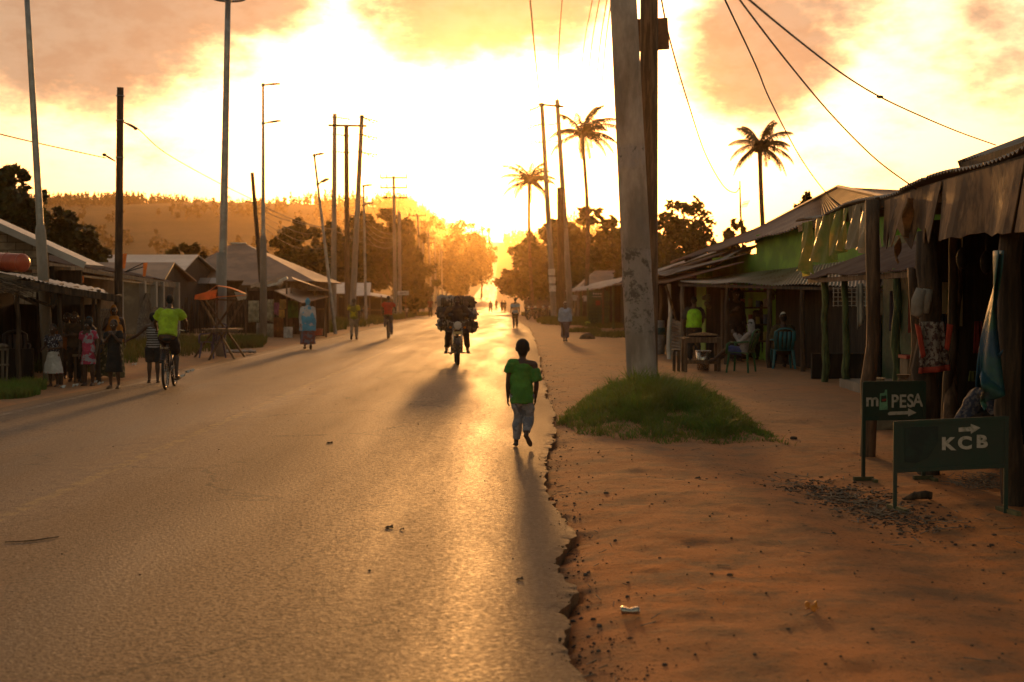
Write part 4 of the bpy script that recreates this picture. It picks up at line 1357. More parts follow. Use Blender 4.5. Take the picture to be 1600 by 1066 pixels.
# things in it
t = thing('cabinet', 'pale wooden cabinet with a red top in the green walled stall', 'cabinet', (5.95, 20.9, .14))
mb = MB(); mb.box((5.95, 20.9, .42), (.38, .4, .56)); mb.build('body', M['plaster'], t)
mb = MB(); mb.box((5.95, 20.9, .73), (.42, .44, .05)); mb.build('top', material('red_enamel', (.30, .03, .02), .6, .3), t)
t = thing('wall_poster', 'narrow pale poster with a dark green hanging shape in the shade', 'poster', (5.16, 16.80, 1.7))
mb = MB(); mb.box((5.2, 16.80, 1.52), (.24, .012, .52)); mb.build('paper', material('yellowed_paper', (.30, .24, .14), .8, .2), t)
mb = MB()
i0 = len(mb.v)
for (a, c) in ((-.07, .18), (0, .12), (.07, .18), (.06, .02), (.03, -.06), (0, -.2), (-.03, -.06), (-.07, .0)): mb.vert((5.2 + a, 16.788, 1.52 + c))
mb.face(range(i0, i0 + 8)[::-1]); mb.build('printed_shape', M['dgreen'], t, solid=.003)

# ---------------- green house
gh = thing('green_house', 'lime green painted house under an old hipped corrugated roof', 'house', (7.5, 34, 0))
WZ = 3.22
wx = lambda y: 7.35 - (y - 30) * .13          # front wall line
wall('front_wall', wx(28), 28.0, wx(37), 37, 0, WZ, 'green', gh, .2)
wall('front_wall', wx(37), 37.01, wx(41.2), 41.2, 0, 2.74, 'green', gh, .2)
wall('end_wall', wx(28) + .0, 27.95, 11.5, 27.95, 0, WZ, 'green', gh, .2)
wall('return_wall', wx(40.2) - .45, 40.3, wx(40.2) - .45 + .0, 42.2, 0, 2.45, 'green', gh, .2)
RX = 8.25
ex = lambda y: wx(y) - .55
ap = Vector(wp(1310, 295, 36)); ap0 = Vector((ap.x + .2, 47, ap.z - .35))
e1 = Vector((wx(27.2) - .45, 27.0, 3.42)); e0 = Vector((wx(44) - .5, 45.5, 2.72))
corr('roof_slope', e1, e0, ap0, ap, 'rust', gh, pitch=.22, amp=.034, nv=5, ragged=.12, seed=3)
corr('roof_hip', Vector((11.6, 27.0, 3.42)), e1, ap, ap + Vector((.02, 0, 0)), 'rust', gh, pitch=.22, amp=.034, nv=4, seed=5)
corr('roof_back', ap, ap0, Vector((11.6, 44.5, 2.4)), Vector((11.6, 27.0, 3.4)), 'rust', gh, pitch=.22, amp=.034, nv=4, seed=5)
mb = MB(); mb.tube([e1 + Vector((0, 0, .04)), ap + Vector((0, 0, .05)), ap0 + Vector((0, 0, .05))], .05, 6); mb.build('ridge_cap', M['rust'], gh)
mb = MB()
for k in range(5): mb.bar(e1.lerp(e0, .1 + k * .2) + Vector((.05, 0, -.06)), ap.lerp(ap0, .1 + k * .2) + Vector((0, 0, -.08)), .05, .08)
mb.build('rafters', M['darkwood'], gh)
# torn, lifted sheets on the far part of the roof
for (x, y, z, s, sd, lab) in ((6.05, 38.8, 2.55, 1.0, 1, 'buckled'), (5.75, 41.4, 2.52, .9, 2, 'twisted')):
    corr('loose_sheet', (x - .5 * s, y - 1.1, z - .05), (x - .55 * s, y + 1.1, z - .10), (x + .55 * s, y + 1.1, z + .34), (x + .6 * s, y - 1.1, z + .46), 'tin', gh, sag=-.10 * (1 if sd == 1 else -1), nv=6, seed=sd, ragged=.1)

# letters on the green panel inside the verandah are painted straight on the wall
# ---------------- verandah in front of the green house
ver = thing('verandah', 'low tin verandah before the green house sheltering the people on chairs', 'verandah', (6.0, 32, 0))
A = wp(1062, 441, 36); B = wp(1384, 448, 28); Cc = wp(1428, 399, 28.4); D = wp(1098, 437, 40)
Cc = Vector((wx(28.3) - .12, 28.3, 2.42)); D = Vector((wx(40.5) - .2, 40.5, 2.18))
corr('roof', A, B, Cc, D, 'tin', ver, pitch=.13, amp=.018, nv=4, ragged=.05, seed=8)
mb = MB(); mb.bar(A + Vector((0, .06, -.07)), B + Vector((0, .06, -.07)), .06, .07); mb.build('eave_beam', M['darkwood'], ver)
for k, f in enumerate((.02, .28, .5, .66, .98)):
    q = A.lerp(B, f); x, y = q.x, q.y + .1
    crooked_post((x, y, gz(x, y)), (x, y, q.z - .05), .055, .05, 'greywood' if k == 0 else 'darkwood', ver, seed=20 + k)
wall('stall_front', wx(28.2) - .3, 28.2, wx(34.6) - .3, 34.6, 0, 2.12, 'darkwall', ver, .08)  # dark screens added over the green wall to stand for deep shade
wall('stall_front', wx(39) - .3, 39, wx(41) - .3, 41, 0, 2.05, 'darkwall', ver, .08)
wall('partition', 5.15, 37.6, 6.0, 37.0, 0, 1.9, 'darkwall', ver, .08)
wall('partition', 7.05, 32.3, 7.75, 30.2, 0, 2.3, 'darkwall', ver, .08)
mb = MB()
for k in range(4): mb.box((5.9, 35.8, .5 + k * .42), (1.2, .35, .04))
for sx in (-.6, .6): mb.box((5.9 + sx, 35.8, .95), (.05, .36, 1.7))
tag(mb.build('shelf_rack', M['darkwood']), 'dark shelf rack of goods standing at the back of the verandah', 'shelf')
wall('mesh_window', 7.02, 28.25, 7.6, 28.2, 1.25, 1.75, 'plaster', ver, .05)
# lettering on the lit green panel
for (ch, px, py) in (('A', 1160.5, 461), ('L', 1158.5, 474), ('J', 1161, 488)):
    Yw = 34.6; s_ = text_obj(ch, .26, M['black'], .004, .012); s_.parent = gh
    xw = (px - 800) / 2222.2 * 37.0
    pos = wp(px, py, 36.6); dx = wx(pos.y) - .12
    # slide along the sight line to the wall
    lo, hi_ = 20.0, 45.0
    for _ in range(30):
        md = (lo + hi_) / 2; q = wp(px, py, md)
        if q.x < wx(md) - .108: lo = md
        else: hi_ = md
    q = wp(px, py, lo)
    s_.location = q - ORG[gh.name]; s_.rotation_euler = (math.pi / 2, 0, -math.pi / 2 + .0)
    s_.scale = (3.2, 1, 1)

# ---------------- rusty shops left of the green house
rs = thing('rusty_shop', 'shop under overlapping rusty roof sheets just right of the huge pole', 'shop', (5, 44, 0))
corr('roof', (4.45, 41.0, 2.22), (4.45, 53, 2.2), (7.4, 53, 3.15), (7.4, 41.0, 3.2), 'rust', rs, nv=4, ragged=.12, seed=4)
corr('lower_roof', (3.95, 36.2, 1.98), (3.95, 47, 2.02), (5.9, 47, 2.42), (5.9, 36.2, 2.5), 'rust', rs, nv=4, ragged=.12, seed=6)
corr('patch_roof', (4.2, 37.5, 2.22), (4.25, 45.5, 2.28), (6.2, 45.5, 2.72), (6.2, 37.5, 2.75), 'tin', rs, nv=4, ragged=.1, seed=9)
wall('back_wall', 6.2, 43, 6.2, 53, 0, 2.5, 'darkwall', rs)
wall('side_wall', 4.6, 48, 6.2, 48, 0, 2.2, 'darkwall', rs)
for k, (x, y, mt) in enumerate(((4.12, 37.2, 'white'), (4.35, 41.5, 'wood'), (4.2, 44.5, 'greenpost'), (4.6, 48.5, 'wood'), (4.8, 52.5, 'wood'))):
    crooked_post((x, y, gz(x, y)), (x, y, 1.95 + (.2 if k > 2 else 0)), .06, .05, mt, rs, seed=30 + k)
mb = MB(); mb.bar((4.0, 37.0, 1.9), (4.3, 37.2, 1.0), .05); mb.build('brace', M['wood'], rs)

# ---------------- far right stalls and houses
fs = thing('shop_row', 'low dark shop row under a sagging tin roof beyond the woman in pale blue', 'shop', (6, 80, 0))
corr('roof', (5.15, 54, 2.45), (5.0, 84, 2.1), (8.2, 84, 3.1), (8.2, 54, 3.5), 'tin', fs, pitch=.35, amp=.03, nv=4, seed=12, ragged=.1)
corr('far_roof', (4.9, 85, 2.08), (4.6, 122, 2.2), (7.6, 122, 2.95), (7.6, 85, 2.95), 'tin', fs, pitch=.5, amp=.03, nv=3, seed=13, ragged=.2)
wall('back_wall', 6.9, 54, 6.6, 122, 0, 2.4, 'darkwall', fs)
for k in range(5): wall('partition', 5.8, 60 + k * 14, 6.9, 60 + k * 14, 0, 2.3, 'darkwall', fs)
for k in range(9):
    y = 58 + k * 7.5; x = 5.3 - .006 * (y - 54)
    crooked_post((x, y, gz(x, y)), (x, y, 2.2), .07, .06, 'wood' if k % 2 else 'greenpost', fs, seed=50 + k)
ph = thing('brown_roofed_house', 'brown hipped roof house far behind the right hand stalls', 'house', (7.0, 128, 0))
mb = MB(); x0_, x1_, y0_, y1_ = 5.4, 11.5, 122, 134
v = [(x0_, y0_, 2.1), (x1_, y0_, 2.1), (x1_, y1_, 2.1), (x0_, y1_, 2.1), (7.4, 127, 4.0), (9.6, 127, 4.0)]
for q in v: mb.vert(q)
mb.face((0, 1, 5, 4)); mb.face((1, 2, 5)); mb.face((2, 3, 4, 5)); mb.face((3, 0, 4)); mb.build('roof', M['hiproof'], ph)
mb = MB(); mb.box((8.4, 128, 1.0), (5.2, 10, 2.3)); mb.build('wall', M['mud'], ph)
kio = thing('green_kiosk', 'dark green slatted kiosk with a small red sign and white lettering', 'kiosk', footp(934, 84))
kx, ky, kz = footp(934, 84); s = 84 / 2222
mb = MB(); mb.box((kx, ky, 1.0), (1.15, 1.0, 2.0)); mb.build('body', M['dgreen'], kio)
mb = MB()
for k in range(8): mb.box((kx, ky - .52, .25 + k * .2), (1.1, .03, .05))
mb.build('slats', M['greenpost'], kio)
mb = MB(); mb.box((kx - .02, ky - .54, 1.28), (.26, .02, .28)); mb.build('red_sign', material('faded_red_sign', (.30, .05, .025), .7, .2), kio)
mb = MB()
for k in range(2): mb.box((kx - .02 , ky - .535, 1.82 - k * .17), (.62, .02, .035))
for k in range(5): mb.box((kx - .28 + k * .14, ky - .535, 1.82), (.05, .025, .11))
mb.build('lettering', M['white'], kio)
for k, dx in enumerate((-.62, .62)):
    crooked_post((kx + dx, ky - .5, 0), (kx + dx, ky - .5, 2.15), .06, .06, 'greenpost', kio, seed=70 + k)

# ---------------- left side
kl = thing('roadside_kiosk', 'dark open kiosk with sagging tin and thatch roof, where the children stand', 'kiosk', (-9.5, 28, 0))
fl_ = [wp(22, 432, 25.5), wp(168, 459, 27.0), wp(150, 449, 32), wp(8, 424, 32)]
corr('roof', fl_[0] + Vector((0, 0, .0)), fl_[1], Vector((-9.2, 32, fl_[1].z + .12)), Vector((-12.4, 32, 2.35)), 'tin', kl, nv=4, ragged=.12, seed=21)
mb = MB()
for k in range(7):
    a = fl_[0].lerp(fl_[1], k / 6) + Vector((0, .05, -.08)); mb.bar(a, a + Vector((-.1, 1.2, .05)), .05)
mb.bar(fl_[0] + Vector((0, .06, -.12)), fl_[1] + Vector((.2, .06, -.10)), .10, .13)
mb.build('roof_frame', M['darkwood'], kl)
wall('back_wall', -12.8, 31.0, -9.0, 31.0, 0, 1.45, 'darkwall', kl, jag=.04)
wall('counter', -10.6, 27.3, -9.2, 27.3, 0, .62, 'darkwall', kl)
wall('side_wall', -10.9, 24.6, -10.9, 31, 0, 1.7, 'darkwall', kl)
for k, (px, Y) in enumerate(((28, 25.6), (94, 26.4), (129, 26.8), (154, 27.0), (146, 30.8), (60, 30.8))):
    x = (px - 800) / 2222 * Y; z = gz(x, Y); crooked_post((x, Y, z), (x, Y, 1.75), .045, .04, 'darkwood', kl, seed=80 + k)
mb = MB()
rg = random.Random(9)
for k in range(900):   # thatch straw over the near corner
    u = rg.random(); v_ = rg.random()
    c = Vector((-11.2 + u * 2.35, 23.6 + v_ * 2.4, 2.42 - u * .62 + rg.uniform(-.05, .07)))
    d = Vector((.35 + rg.uniform(-.1, .15), rg.uniform(-.3, .1), -.12 + rg.uniform(-.06, .06)))
    mb.bar(c, c + d, .014, .01)
mb.patch((-8.9, 23.4, 1.80), (-8.9, 26.0, 1.80), (-11.4, 26.0, 2.42), (-11.4, 23.4, 2.42), 6, 6)
th = mb.build('thatch', M['thatch'], kl); th['kind'] = 'stuff'
for k in range(2):
    mb = MB(); a = wp(25 + k * 20, 460 + 6 * k, 26.5); c = wp(58 + k * 26, 476 + 4 * k, 26.3)
    mb.tube([a, c], .03, 6); mb.build('brace', M['darkwood'], kl)
t = thing('basket_stand', 'tall wicker stand of sticks at the left picture edge beside the kiosk', 'stand', gp(4, 603))
bx = gp(2, 603); mb = MB()
for k in range(7): a = k * .9; mb.tube([bx + Vector((math.cos(a) * .1, math.sin(a) * .1, -.02)), bx + Vector((math.cos(a) * .13, math.sin(a) * .13, .68))], .012, 5)
mb.build('sticks', M['greywood'], t)
for k in range(3): mb = MB(); mb.torus(bx + Vector((0, 0, .1 + .28 * k)), .125, .016, 'Z', 16, 5); mb.build('hoop', M['greywood'], t)
mb = MB(); mb.ball(bx + Vector((0, 0, .72)), (.14, .14, .05), 10); mb.build('lid', M['greywood'], t)

# red tank on the roof
t = thing('water_drum', 'orange red plastic drum lying on its side above the thatch', 'drum', wp(22, 425, 29))
a = wp(-20, 408, 29.3); c = wp(38, 411, 28.8)
mb = MB(); n_ = (c - a).normalized(); mb.tube([a, a.lerp(c, .02), a.lerp(c, .96), c, c + n_ * .03], [.17, .185, .185, .165, .10], 20, side=(0, 0, 1))
mb.build('body', material('orange_red_plastic', (.42, .075, .03), .35, .2, 3), t, smooth=True)
for f in (.05, .55, .93):
    mb = MB(); q = a.lerp(c, f); mb.tube([q, q + n_ * .03], .192, 20, side=(0, 0, 1)); mb.build('hoop', MATS['orange_red_plastic'], t, smooth=True)
mb = MB(); mb.box(wp(20, 424, 29.2), (.9, .3, .06)); mb.build('cradle', M['darkwood'], t)

# block walled gable house
bh = thing('block_house', 'grey block walled gable house behind the near kiosk at the left', 'house', (-13, 38, 0))
P = [wp(0, 352, 36), wp(137, 414, 36)]
dirx = (P[1] - P[0]); ext = P[0] - dirx * .5; endp = P[0] + dirx * 1.02
mb = MB()
x0_ = ext.x + .2; x1_ = wp(72, 400, 36.1).x
zz0 = P[0].z + (x0_ - P[0].x) * (dirx.z / dirx.x); zz1 = P[0].z + (x1_ - P[0].x) * (dirx.z / dirx.x)
for y in (36.1, 36.3):
    for (x, z) in ((x0_, 0), (x1_, 0), (x1_, zz1 - .05), (x0_, zz0 - .05)): mb.vert((x, y, z))
mb.face((0, 1, 2, 3)); mb.face((4, 7, 6, 5)); mb.face((1, 5, 6, 2)); mb.build('gable_wall', M['brick'], bh)
mb = MB(); mb.patch(ext + Vector((0, -.35, 0)), endp + Vector((0, -.35, 0)), endp + Vector((0, 1.3, 0)), ext + Vector((0, 1.3, 0)), 8, 4); mb.build('roof', M['tin2'], bh, solid=.05)
mb = MB(); mb.bar(ext + Vector((0, -.37, .0)), endp + Vector((0, -.37, 0)), .03, .17); mb.build('barge_board', M['tin2'], bh)
wall('side_wall', x1_ + .1, 36.25, x1_ + .1, 37.6, 0, 2.4, 'darkwall', bh)
wall('lean_to_wall', x1_ + .05, 36.6, wp(128, 440, 36.6).x, 36.6, 0, 2.3, 'darkwall', bh)

# lattice verandah house
lh = thing('lattice_house', 'plastered house with a long tin verandah on pale posts and crossed lath fencing', 'house', (-14, 45, 0))
X_ = -12.45
corr('verandah_roof', (X_, 37.2, 2.62), (X_, 52.4, 2.16), (-16.2, 52.4, 3.0), (-16.2, 37.2, 3.4), 'rust', lh, pitch=.14, amp=.018, nv=3, ragged=.1, seed=31)
mb = MB(); mb.bar((X_ + .1, 37.2, 2.50), (X_ + .1, 52.5, 2.06), .06, .12); mb.build('eave_beam', M['greywood'], lh)
mb = MB(); mb.bar((X_ + .35, 40.2, 2.2), (X_ + .1, 52.9, 1.98), .04, .06); mb.build('lower_rail', M['greywood'], lh)
wall('front_wall', -14.6, 38, -14.6, 53, 0, 2.5, 'plaster', lh)
wall('end_wall', -17.5, 53, -14.6, 53, 0, 2.5, 'plaster', lh)
for k, Y in enumerate((44.6, 47.4, 48.9, 49.9, 52.2)):
    mb = MB(); mb.box((X_ + .15, Y, 1.05), (.2, .2, 2.2)); mb.build('post', M['concrete2'], lh)
for k in range(2): mb = MB(); mb.box((-14.53, 41.5 + k * 5, 1.5), (.05, 1.0, .9)); mb.build('shutter', M['darkwood'], lh)
for (ya, yb, lab) in ((40.6, 43.2, 'a'), (45.2, 47.3, 'b'), (47.5, 49.8, 'c')):
    mb = MB()
    n = int((yb - ya) / .16)
    for k in range(n + 6):
        y = ya + k * .16 - .5
        z0_ = .1; z1_ = 1.25
        a = Vector((X_ + .28, y, z0_)); c = Vector((X_ + .28, y + .9, z1_))
        if ya == 45.2:  # flared panel leaning to the tall post
            a = Vector((X_ + .35 + .25, ya - .4 + k * .17, .05)); c = Vector((X_ + .3, ya + 1.0 + k * .07, .9 + k * .06))
            c.z = min(c.z, 1.75)
        mb.bar(a, c, .035, .05)
        if ya == 40.6:
            a = Vector((X_ + .33, y + .9, z0_)); c = Vector((X_ + .33, y, z1_)); mb.bar(a, c, .035, .05)
    mb.build('lattice', M['greywood'], lh)
sl_ = material('sunlit_plastic', (.75, .36, .10), .5, .2, 3, trans=.6)  # orange of the sun on the roof panels is put into this colour
for (px, py, w, h, Y, lab) in ((194, 408, 6, 24, 42, 'narrow upright orange sheet glowing on the roof beside the wooden pole'), (226, 421, 7, 22, 46, 'small upright orange panel with wire stays on the lattice house roof')):
    p = wp(px, py, Y); s = Y / 2222
    mb = MB(); mb.patch(p + Vector((-w * .4 * s, 0, -h * .5 * s)), p + Vector((w * .2 * s, 0, -h * .5 * s)), p + Vector((w * .5 * s, .1, h * .5 * s)), p + Vector((-w * .3 * s, 0, h * .45 * s)), 2, 2)
    tag(mb.build('roof_panel', sl_, solid=.02), lab, 'panel')
for k in range(2):
    mb = MB(); mb.tube([wp(195 + 2 * k, 425, 46), wp(224, 411 + 6 * k, 46)], .02, 5)
    tag(mb.build('stay_wire', M['wire']), 'thin stay rod leaning to the small orange panel, ' + ('upper' if k == 0 else 'lower') + ' one', 'rod')
p = wp(120, 437, 38); mb = MB(); mb.patch(wp(107, 441, 38), wp(131, 442, 38), wp(131, 432, 38), wp(124, 431, 38), 3, 2)
tag(mb.build('canopy_sheet', sl_, solid=.02), 'glowing orange plastic sheet between kiosk roof and lattice house', 'sheet')


def gable(name, label, xa, xb, Y, zr_, ze, depth, roofm, wallm):
    """ridge parallel to X seen from its long side; the gable end at the right"""
    t = thing(name, label, 'house', ((xa + xb) / 2, Y, 0))
    mb = MB()
    mb.patch((xa, Y, ze), (xb, Y, ze), (xb - .3, Y + depth, zr_), (xa, Y + depth, zr_), 2, 2)
    mb.patch((xb, Y + 2 * depth, ze), (xa, Y + 2 * depth, ze), (xa, Y + depth, zr_), (xb - .3, Y + depth, zr_), 2, 2)
    mb.build('roof', M[roofm], t, solid=.06)
    mb = MB()
    for (x, y, z) in ((xb - .35, Y + .4, 0), (xb - .35, Y + 2 * depth - .4, 0), (xb - .35, Y + 2 * depth - .4, ze - .03), (xb - .45, Y + depth, zr_ - .1), (xb - .35, Y + .4, ze - .03)): mb.vert((x, y, z))
    mb.face((0, 1, 2, 3, 4)); mb.build('gable_wall', M['darkwall'], t, solid=.06)
    wall('front_wall', xa, Y + .5, xb - .4, Y + .5, 0, ze + .05, wallm, t)
    return t


a = wp(118, 428, 68); c = wp(284, 428, 68)
gable('long_roofed_house', 'long house with a plain grey sheet roof in the left middle distance', a.x - 4, c.x, 68, wp(0, 399, 73).z, a.z, 5, 'tin2', 'plaster')
a = wp(186, 437, 60); c = wp(258, 437, 60)
gable('low_shed', 'lower brownish grey shed in front of the long grey roof', a.x - 3, c.x, 60, wp(0, 411, 63).z, a.z, 3, 'hiproof', 'plaster')
hh_ = thing('hip_roofed_house', 'earth walled house under a broad brown pyramid roof, behind the orange stall', 'house', (-15.2, 80, 0))
Y0, Y1 = 75, 87
c0 = wp(262, 438, Y0); c1 = wp(492, 440, Y0); apx = wp(372, 381, 81)
mb = MB()
for q in (c0, c1, Vector((c1.x, Y1, c1.z)), Vector((c0.x, Y1, c0.z)), apx + Vector((-.3, 0, 0)), apx + Vector((.35, 0, 0))): mb.vert(q)
mb.face((0, 1, 5, 4)); mb.face((1, 2, 5)); mb.face((2, 3, 4, 5)); mb.face((3, 0, 4)); mb.build('roof', M['hiproof'], hh_, solid=.05)
mb = MB(); mb.bar(apx + Vector((-.4, 0, .03)), apx + Vector((.45, 0, .03)), .25, .07); mb.build('ridge_cap', M['white'], hh_)
wall('front_wall', c0.x + .5, Y0 + .7, c1.x - .5, Y0 + .7, 0, c0.z - .02, 'mud', hh_, .25)
wall('side_wall', c1.x - .6, Y0 + .8, c1.x - .6, Y1 - .6, 0, c0.z - .02, 'mud', hh_, .25)
for (a, c, m_) in (((295, 438), (324, 438), 'tin2'), ((325, 438), (345, 438), 'tin2'), ((377, 441), (440, 441), 'hiproof')):
    mb = MB(); p = wp(a[0], a[1], 73); q = wp(c[0], c[1], 73); mb.patch(p + Vector((0, 0, -.17)), q + Vector((0, 0, -.17)), q + Vector((0, .8, .12)), p + Vector((0, .8, .12)), 2, 2)
    mb.build('eave_sheet', M[m_], hh_, solid=.03)
# brushwood fence in front of it
mb = MB(); rg = random.Random(5)
for k in range(150):
    x = -15.6 + k * .047; h = rg.uniform(1.0, 1.7)
    mb.bar((x, 62 + rg.uniform(-.1, .1), 0), (x + rg.uniform(-.12, .12), 62, h), .035, .035)
tag(mb.build('brush_fence', M['darkwood']), 'tall fence of thin sticks before the earth walled house', 'fence')

# clothes kiosk
ck = thing('clothes_kiosk', 'ramshackle kiosk of poles and sacking with brown awning, goods hung along its front', 'kiosk', (-10.6, 59, 0))
s60 = 60 / 2222
mb = MB(); mb.patch(wp(428, 454, 57), wp(472, 474, 55.5), wp(513, 464, 58.5), wp(455, 450, 61), 6, 6, lambda u, v: (0, 0, -.05 * math.sin(u * 3.1) * math.sin(v * 3.1)))
mb.build('awning', M['hiproof'], ck, solid=.03)
mb = MB(); mb.patch(wp(458, 437, 58), wp(515, 455, 58), wp(500, 450, 66), wp(455, 433, 66), 4, 4); mb.build('roof', M['hiproof'], ck, solid=.04)
mb = MB(); mb.patch(wp(392, 452, 57.5), wp(436, 447, 57.5), wp(450, 433, 63), wp(392, 447, 63), 6, 5, lambda u, v: (0, 0, .05 * math.sin(u * 11) * math.cos(v * 7))); mb.build('patched_roof', M['thatch'], ck, solid=.08)
mb = MB(); mb.bar(wp(418, 447, 57.4), wp(442, 441, 57.4), .1, .08); mb.bar(wp(436, 440, 57.3), wp(449, 434, 57.3), .28, .1); mb.build('roof_planks', M['white'], ck)
wall('back_wall', wp(385, 0, 64).x, 64, wp(512, 0, 64).x, 64, 0, 1.9, 'darkwall', ck)
for k, (px, Y, h) in enumerate(((384, 57, 2.0), (409, 57.3, 2.1), (448, 57.2, 2.2), (455, 58.2, 2.1), (470, 56, 1.4), (509, 58.6, 1.8), (492, 58.6, 1.9))):
    x, y, z = footp(px, Y); crooked_post((x, y, z), (x, y, h), .04, .035, 'wood', ck, seed=90 + k)
CL = [(388, 470, 405, 505, (.34, .30, .20), 'beige sacking sheet tied between the kiosk poles, left of the lamp post'), (413, 468, 428, 503, (.32, .27, .18), 'beige sacking sheet just right of the lamp post'),
      (428, 473, 436, 492, (.36, .12, .20), 'pink garment hung on the clothes kiosk'), (437, 468, 447, 482, (.5, .30, .10), 'pale orange cloth high on the kiosk front'), (436, 484, 445, 497, (.55, .30, .08), 'yellow cloth below the pale orange one'),
      (428, 496, 443, 530, (.20, .07, .02), 'long rust brown cloth reaching to the ground'), (450, 470, 466, 498, (.05, .11, .02), 'dark green cloth in the kiosk opening'),
      (443, 511, 457, 530, (.60, .55, .50), 'white sack standing before the kiosk'), (400, 505, 409, 526, (.30, .26, .22), 'grey printed sheet near the ground, left of the lamp post'), (417, 506, 427, 526, (.33, .28, .2), 'pale cloth scrap near the ground, right of the lamp post')]
for k, (xa, ya, xb, yb, col, lab) in enumerate(CL):
    Y = 56.9 - .03 * k
    mb = MB(); mb.patch(wp(xa, yb, Y), wp(xb, yb, Y), wp(xb, ya, Y), wp(xa, ya, Y), 8, 6, lambda u, v, k=k: (0, .05 * math.sin(u * 12 + k), .04 * math.sin(u * 3.1 + k) * (1 - v)))
    tag(mb.build('hanging_cloth' if k != 7 else 'white_sack', material('cloth_kiosk_%s' % lab[:12].replace(' ', '_'), col, .9, .35, 4), smooth=True, solid=.03 if k == 7 else .01), lab, 'cloth' if k != 7 else 'sack')
t = thing('crate', 'red plastic crate on the ground at the clothes kiosk', 'crate', footp(496, 57))
x, y, z = footp(497, 57); mb = MB(); mb.box((x, y, .12), (.34, .3, .06)); mb.box((x, y - .15, .2), (.34, .02, .22)); mb.box((x - .16, y, .2), (.02, .3, .22)); mb.box((x + .16, y, .2), (.02, .3, .22)); mb.box((x, y + .15, .2), (.34, .02, .22))
mb.build('body', material('red_plastic', (.38, .05, .02), .5, .2), t)
mb = MB(); mb.box((x, y, .33), (.37, .33, .03)); mb.build('rim', MATS['red_plastic'], t)
t = thing('cupboard', 'dark brown cupboard at the right end of the clothes kiosk', 'cupboard', footp(500, 59.5))
x, y, z = footp(500, 59.3); mb = MB(); mb.box((x, y, .55), (.4, .4, 1.1)); mb.build('body', M['darkwood'], t); mb = MB(); mb.box((x, y, 1.12), (.44, .44, .04)); mb.build('top', M['wood'], t)

# pale sheet roofs further along
st = thing('tin_sheds', 'group of pale tin sheds behind the concrete pole pair', 'shed', (-12, 104, 0))
for (q, mtt) in (((498, 459, 541, 459, 540, 442, 499, 443), 'tin2'), ((547, 463, 578, 462, 580, 442, 549, 443), 'tin2')):
    mb = MB(); mb.patch(wp(q[0], q[1], 102), wp(q[2], q[3], 102), wp(q[4], q[5], 106), wp(q[6], q[7], 106), 3, 3); mb.build('roof', M[mtt], st, solid=.05)
mb = MB(); mb.patch(wp(570, 461, 104), wp(614, 467, 104), wp(612, 463, 110), wp(575, 457, 110), 3, 3); mb.build('low_roof', M['tin2'], st, solid=.05)
wall('wall', wp(500, 0, 106).x, 106, wp(612, 0, 106).x, 106, 0, 1.6, 'darkwall', st)
for k, px in enumerate((505, 528, 541, 560, 578, 596, 611)):
    x, y, z = footp(px, 103); crooked_post((x, y, z), (x, y, 1.75), .06, .05, 'wood', st, seed=100 + k)
mb = MB(); x, y, z = footp(588, 96); mb.box((x, y, .75), (1.9, .7, .08))
t = thing('market_bench', 'long low market bench under the pale tin sheds', 'bench', (x, y, 0)); mb.build('top', M['wood'], t)
for sx in (-.85, .85):
    for sy in (-.28, .28): mb = MB(); mb.box((x + sx, y + sy, .35), (.07, .07, .72)); mb.build('leg', M['wood'], t)

# ---------------- orange canopy stall
os_ = thing('canopy_table', 'small table on crossed timber legs under a faded orange cloth canopy', 'stall', gp(345, 556))
Yc = 37.5; s = Yc / 2222
B3 = lambda px, py, dy=0: wp(px, py, Yc + dy)
T_ = [(312, 556, -.5, 356, 478, .4), (384, 552, -.5, 318, 462, -.4), (305, 556, .6, 372, 466, .4), (375, 558, -.6, 330, 480, .5), (372, 478, -.4, 318, 550, .3)]
LEG = [((303, 556, .7), (367, 470, .7)), ((389, 550, .7), (318, 466, .7)), ((372, 557, -.7), (312, 466, -.7)), ((326, 552, -.7), (379, 470, -.7))]
for a, c in LEG:
    p = B3(*a); p.z = gz(p.x, p.y) - .02; mb = MB(); mb.bar(p, B3(*c), .07, .05); mb.build('leg', M['wood'], os_)
for (a, c) in (((339, 516, -.75), (339, 445, 0)), ((313, 467, -.75), (380, 470, -.75))):
    mb = MB(); mb.bar(B3(*a), B3(*c), .05, .05); mb.build('strut', M['wood'], os_)
mb = MB(); mb.box(B3(348, 515), (.78, 1.5, .05)); mb.box(B3(348, 517, -.75), (.8, .05, .09)); mb.build('table_top', M['wood'], os_)
orange = material('faded_orange_cloth', (.90, .27, .07), .7, .2, 2, trans=.5)
mb = MB()
mb.patch(B3(305, 466, -.95), B3(305, 462, .95), B3(339, 446, .95), B3(337, 447, -.95), 8, 8, lambda u, v: (0, 0, -.05 * math.sin(v * 3.1)))
mb.patch(B3(337, 447, -.95), B3(339, 446, .95), B3(385, 459, .95), B3(383, 461, -.95), 8, 8, lambda u, v: (0, 0, .05 * math.sin(v * 3.1)))
mb.patch(B3(305, 467, -.96), B3(383, 462, -.96), B3(383, 461, -.95), B3(305, 466, -.95), 2, 1)
can = mb.build('canopy', orange, os_, smooth=True, solid=.01)
mb = MB(); mb.patch(B3(372, 470, -.95), B3(385, 467, -.95), B3(385, 459, -.95), B3(366, 456, -.95), 6, 3, lambda u, v: (0, 0, .02 * math.sin(u * 20) * (1 - v))); mb.build('valance', material('white_fringe', (.6, .5, .38), .8, .2, trans=.3), can, solid=.01)
mb = MB(); mb.patch(B3(304, 468, -.96), B3(337, 466, -.96), B3(340, 452, -.96), B3(305, 461, -.96), 8, 3, lambda u, v: (0, -.02, -.03 * math.sin(u * 3.1) * (1 - v))); mb.build('valance', orange, can, solid=.01)

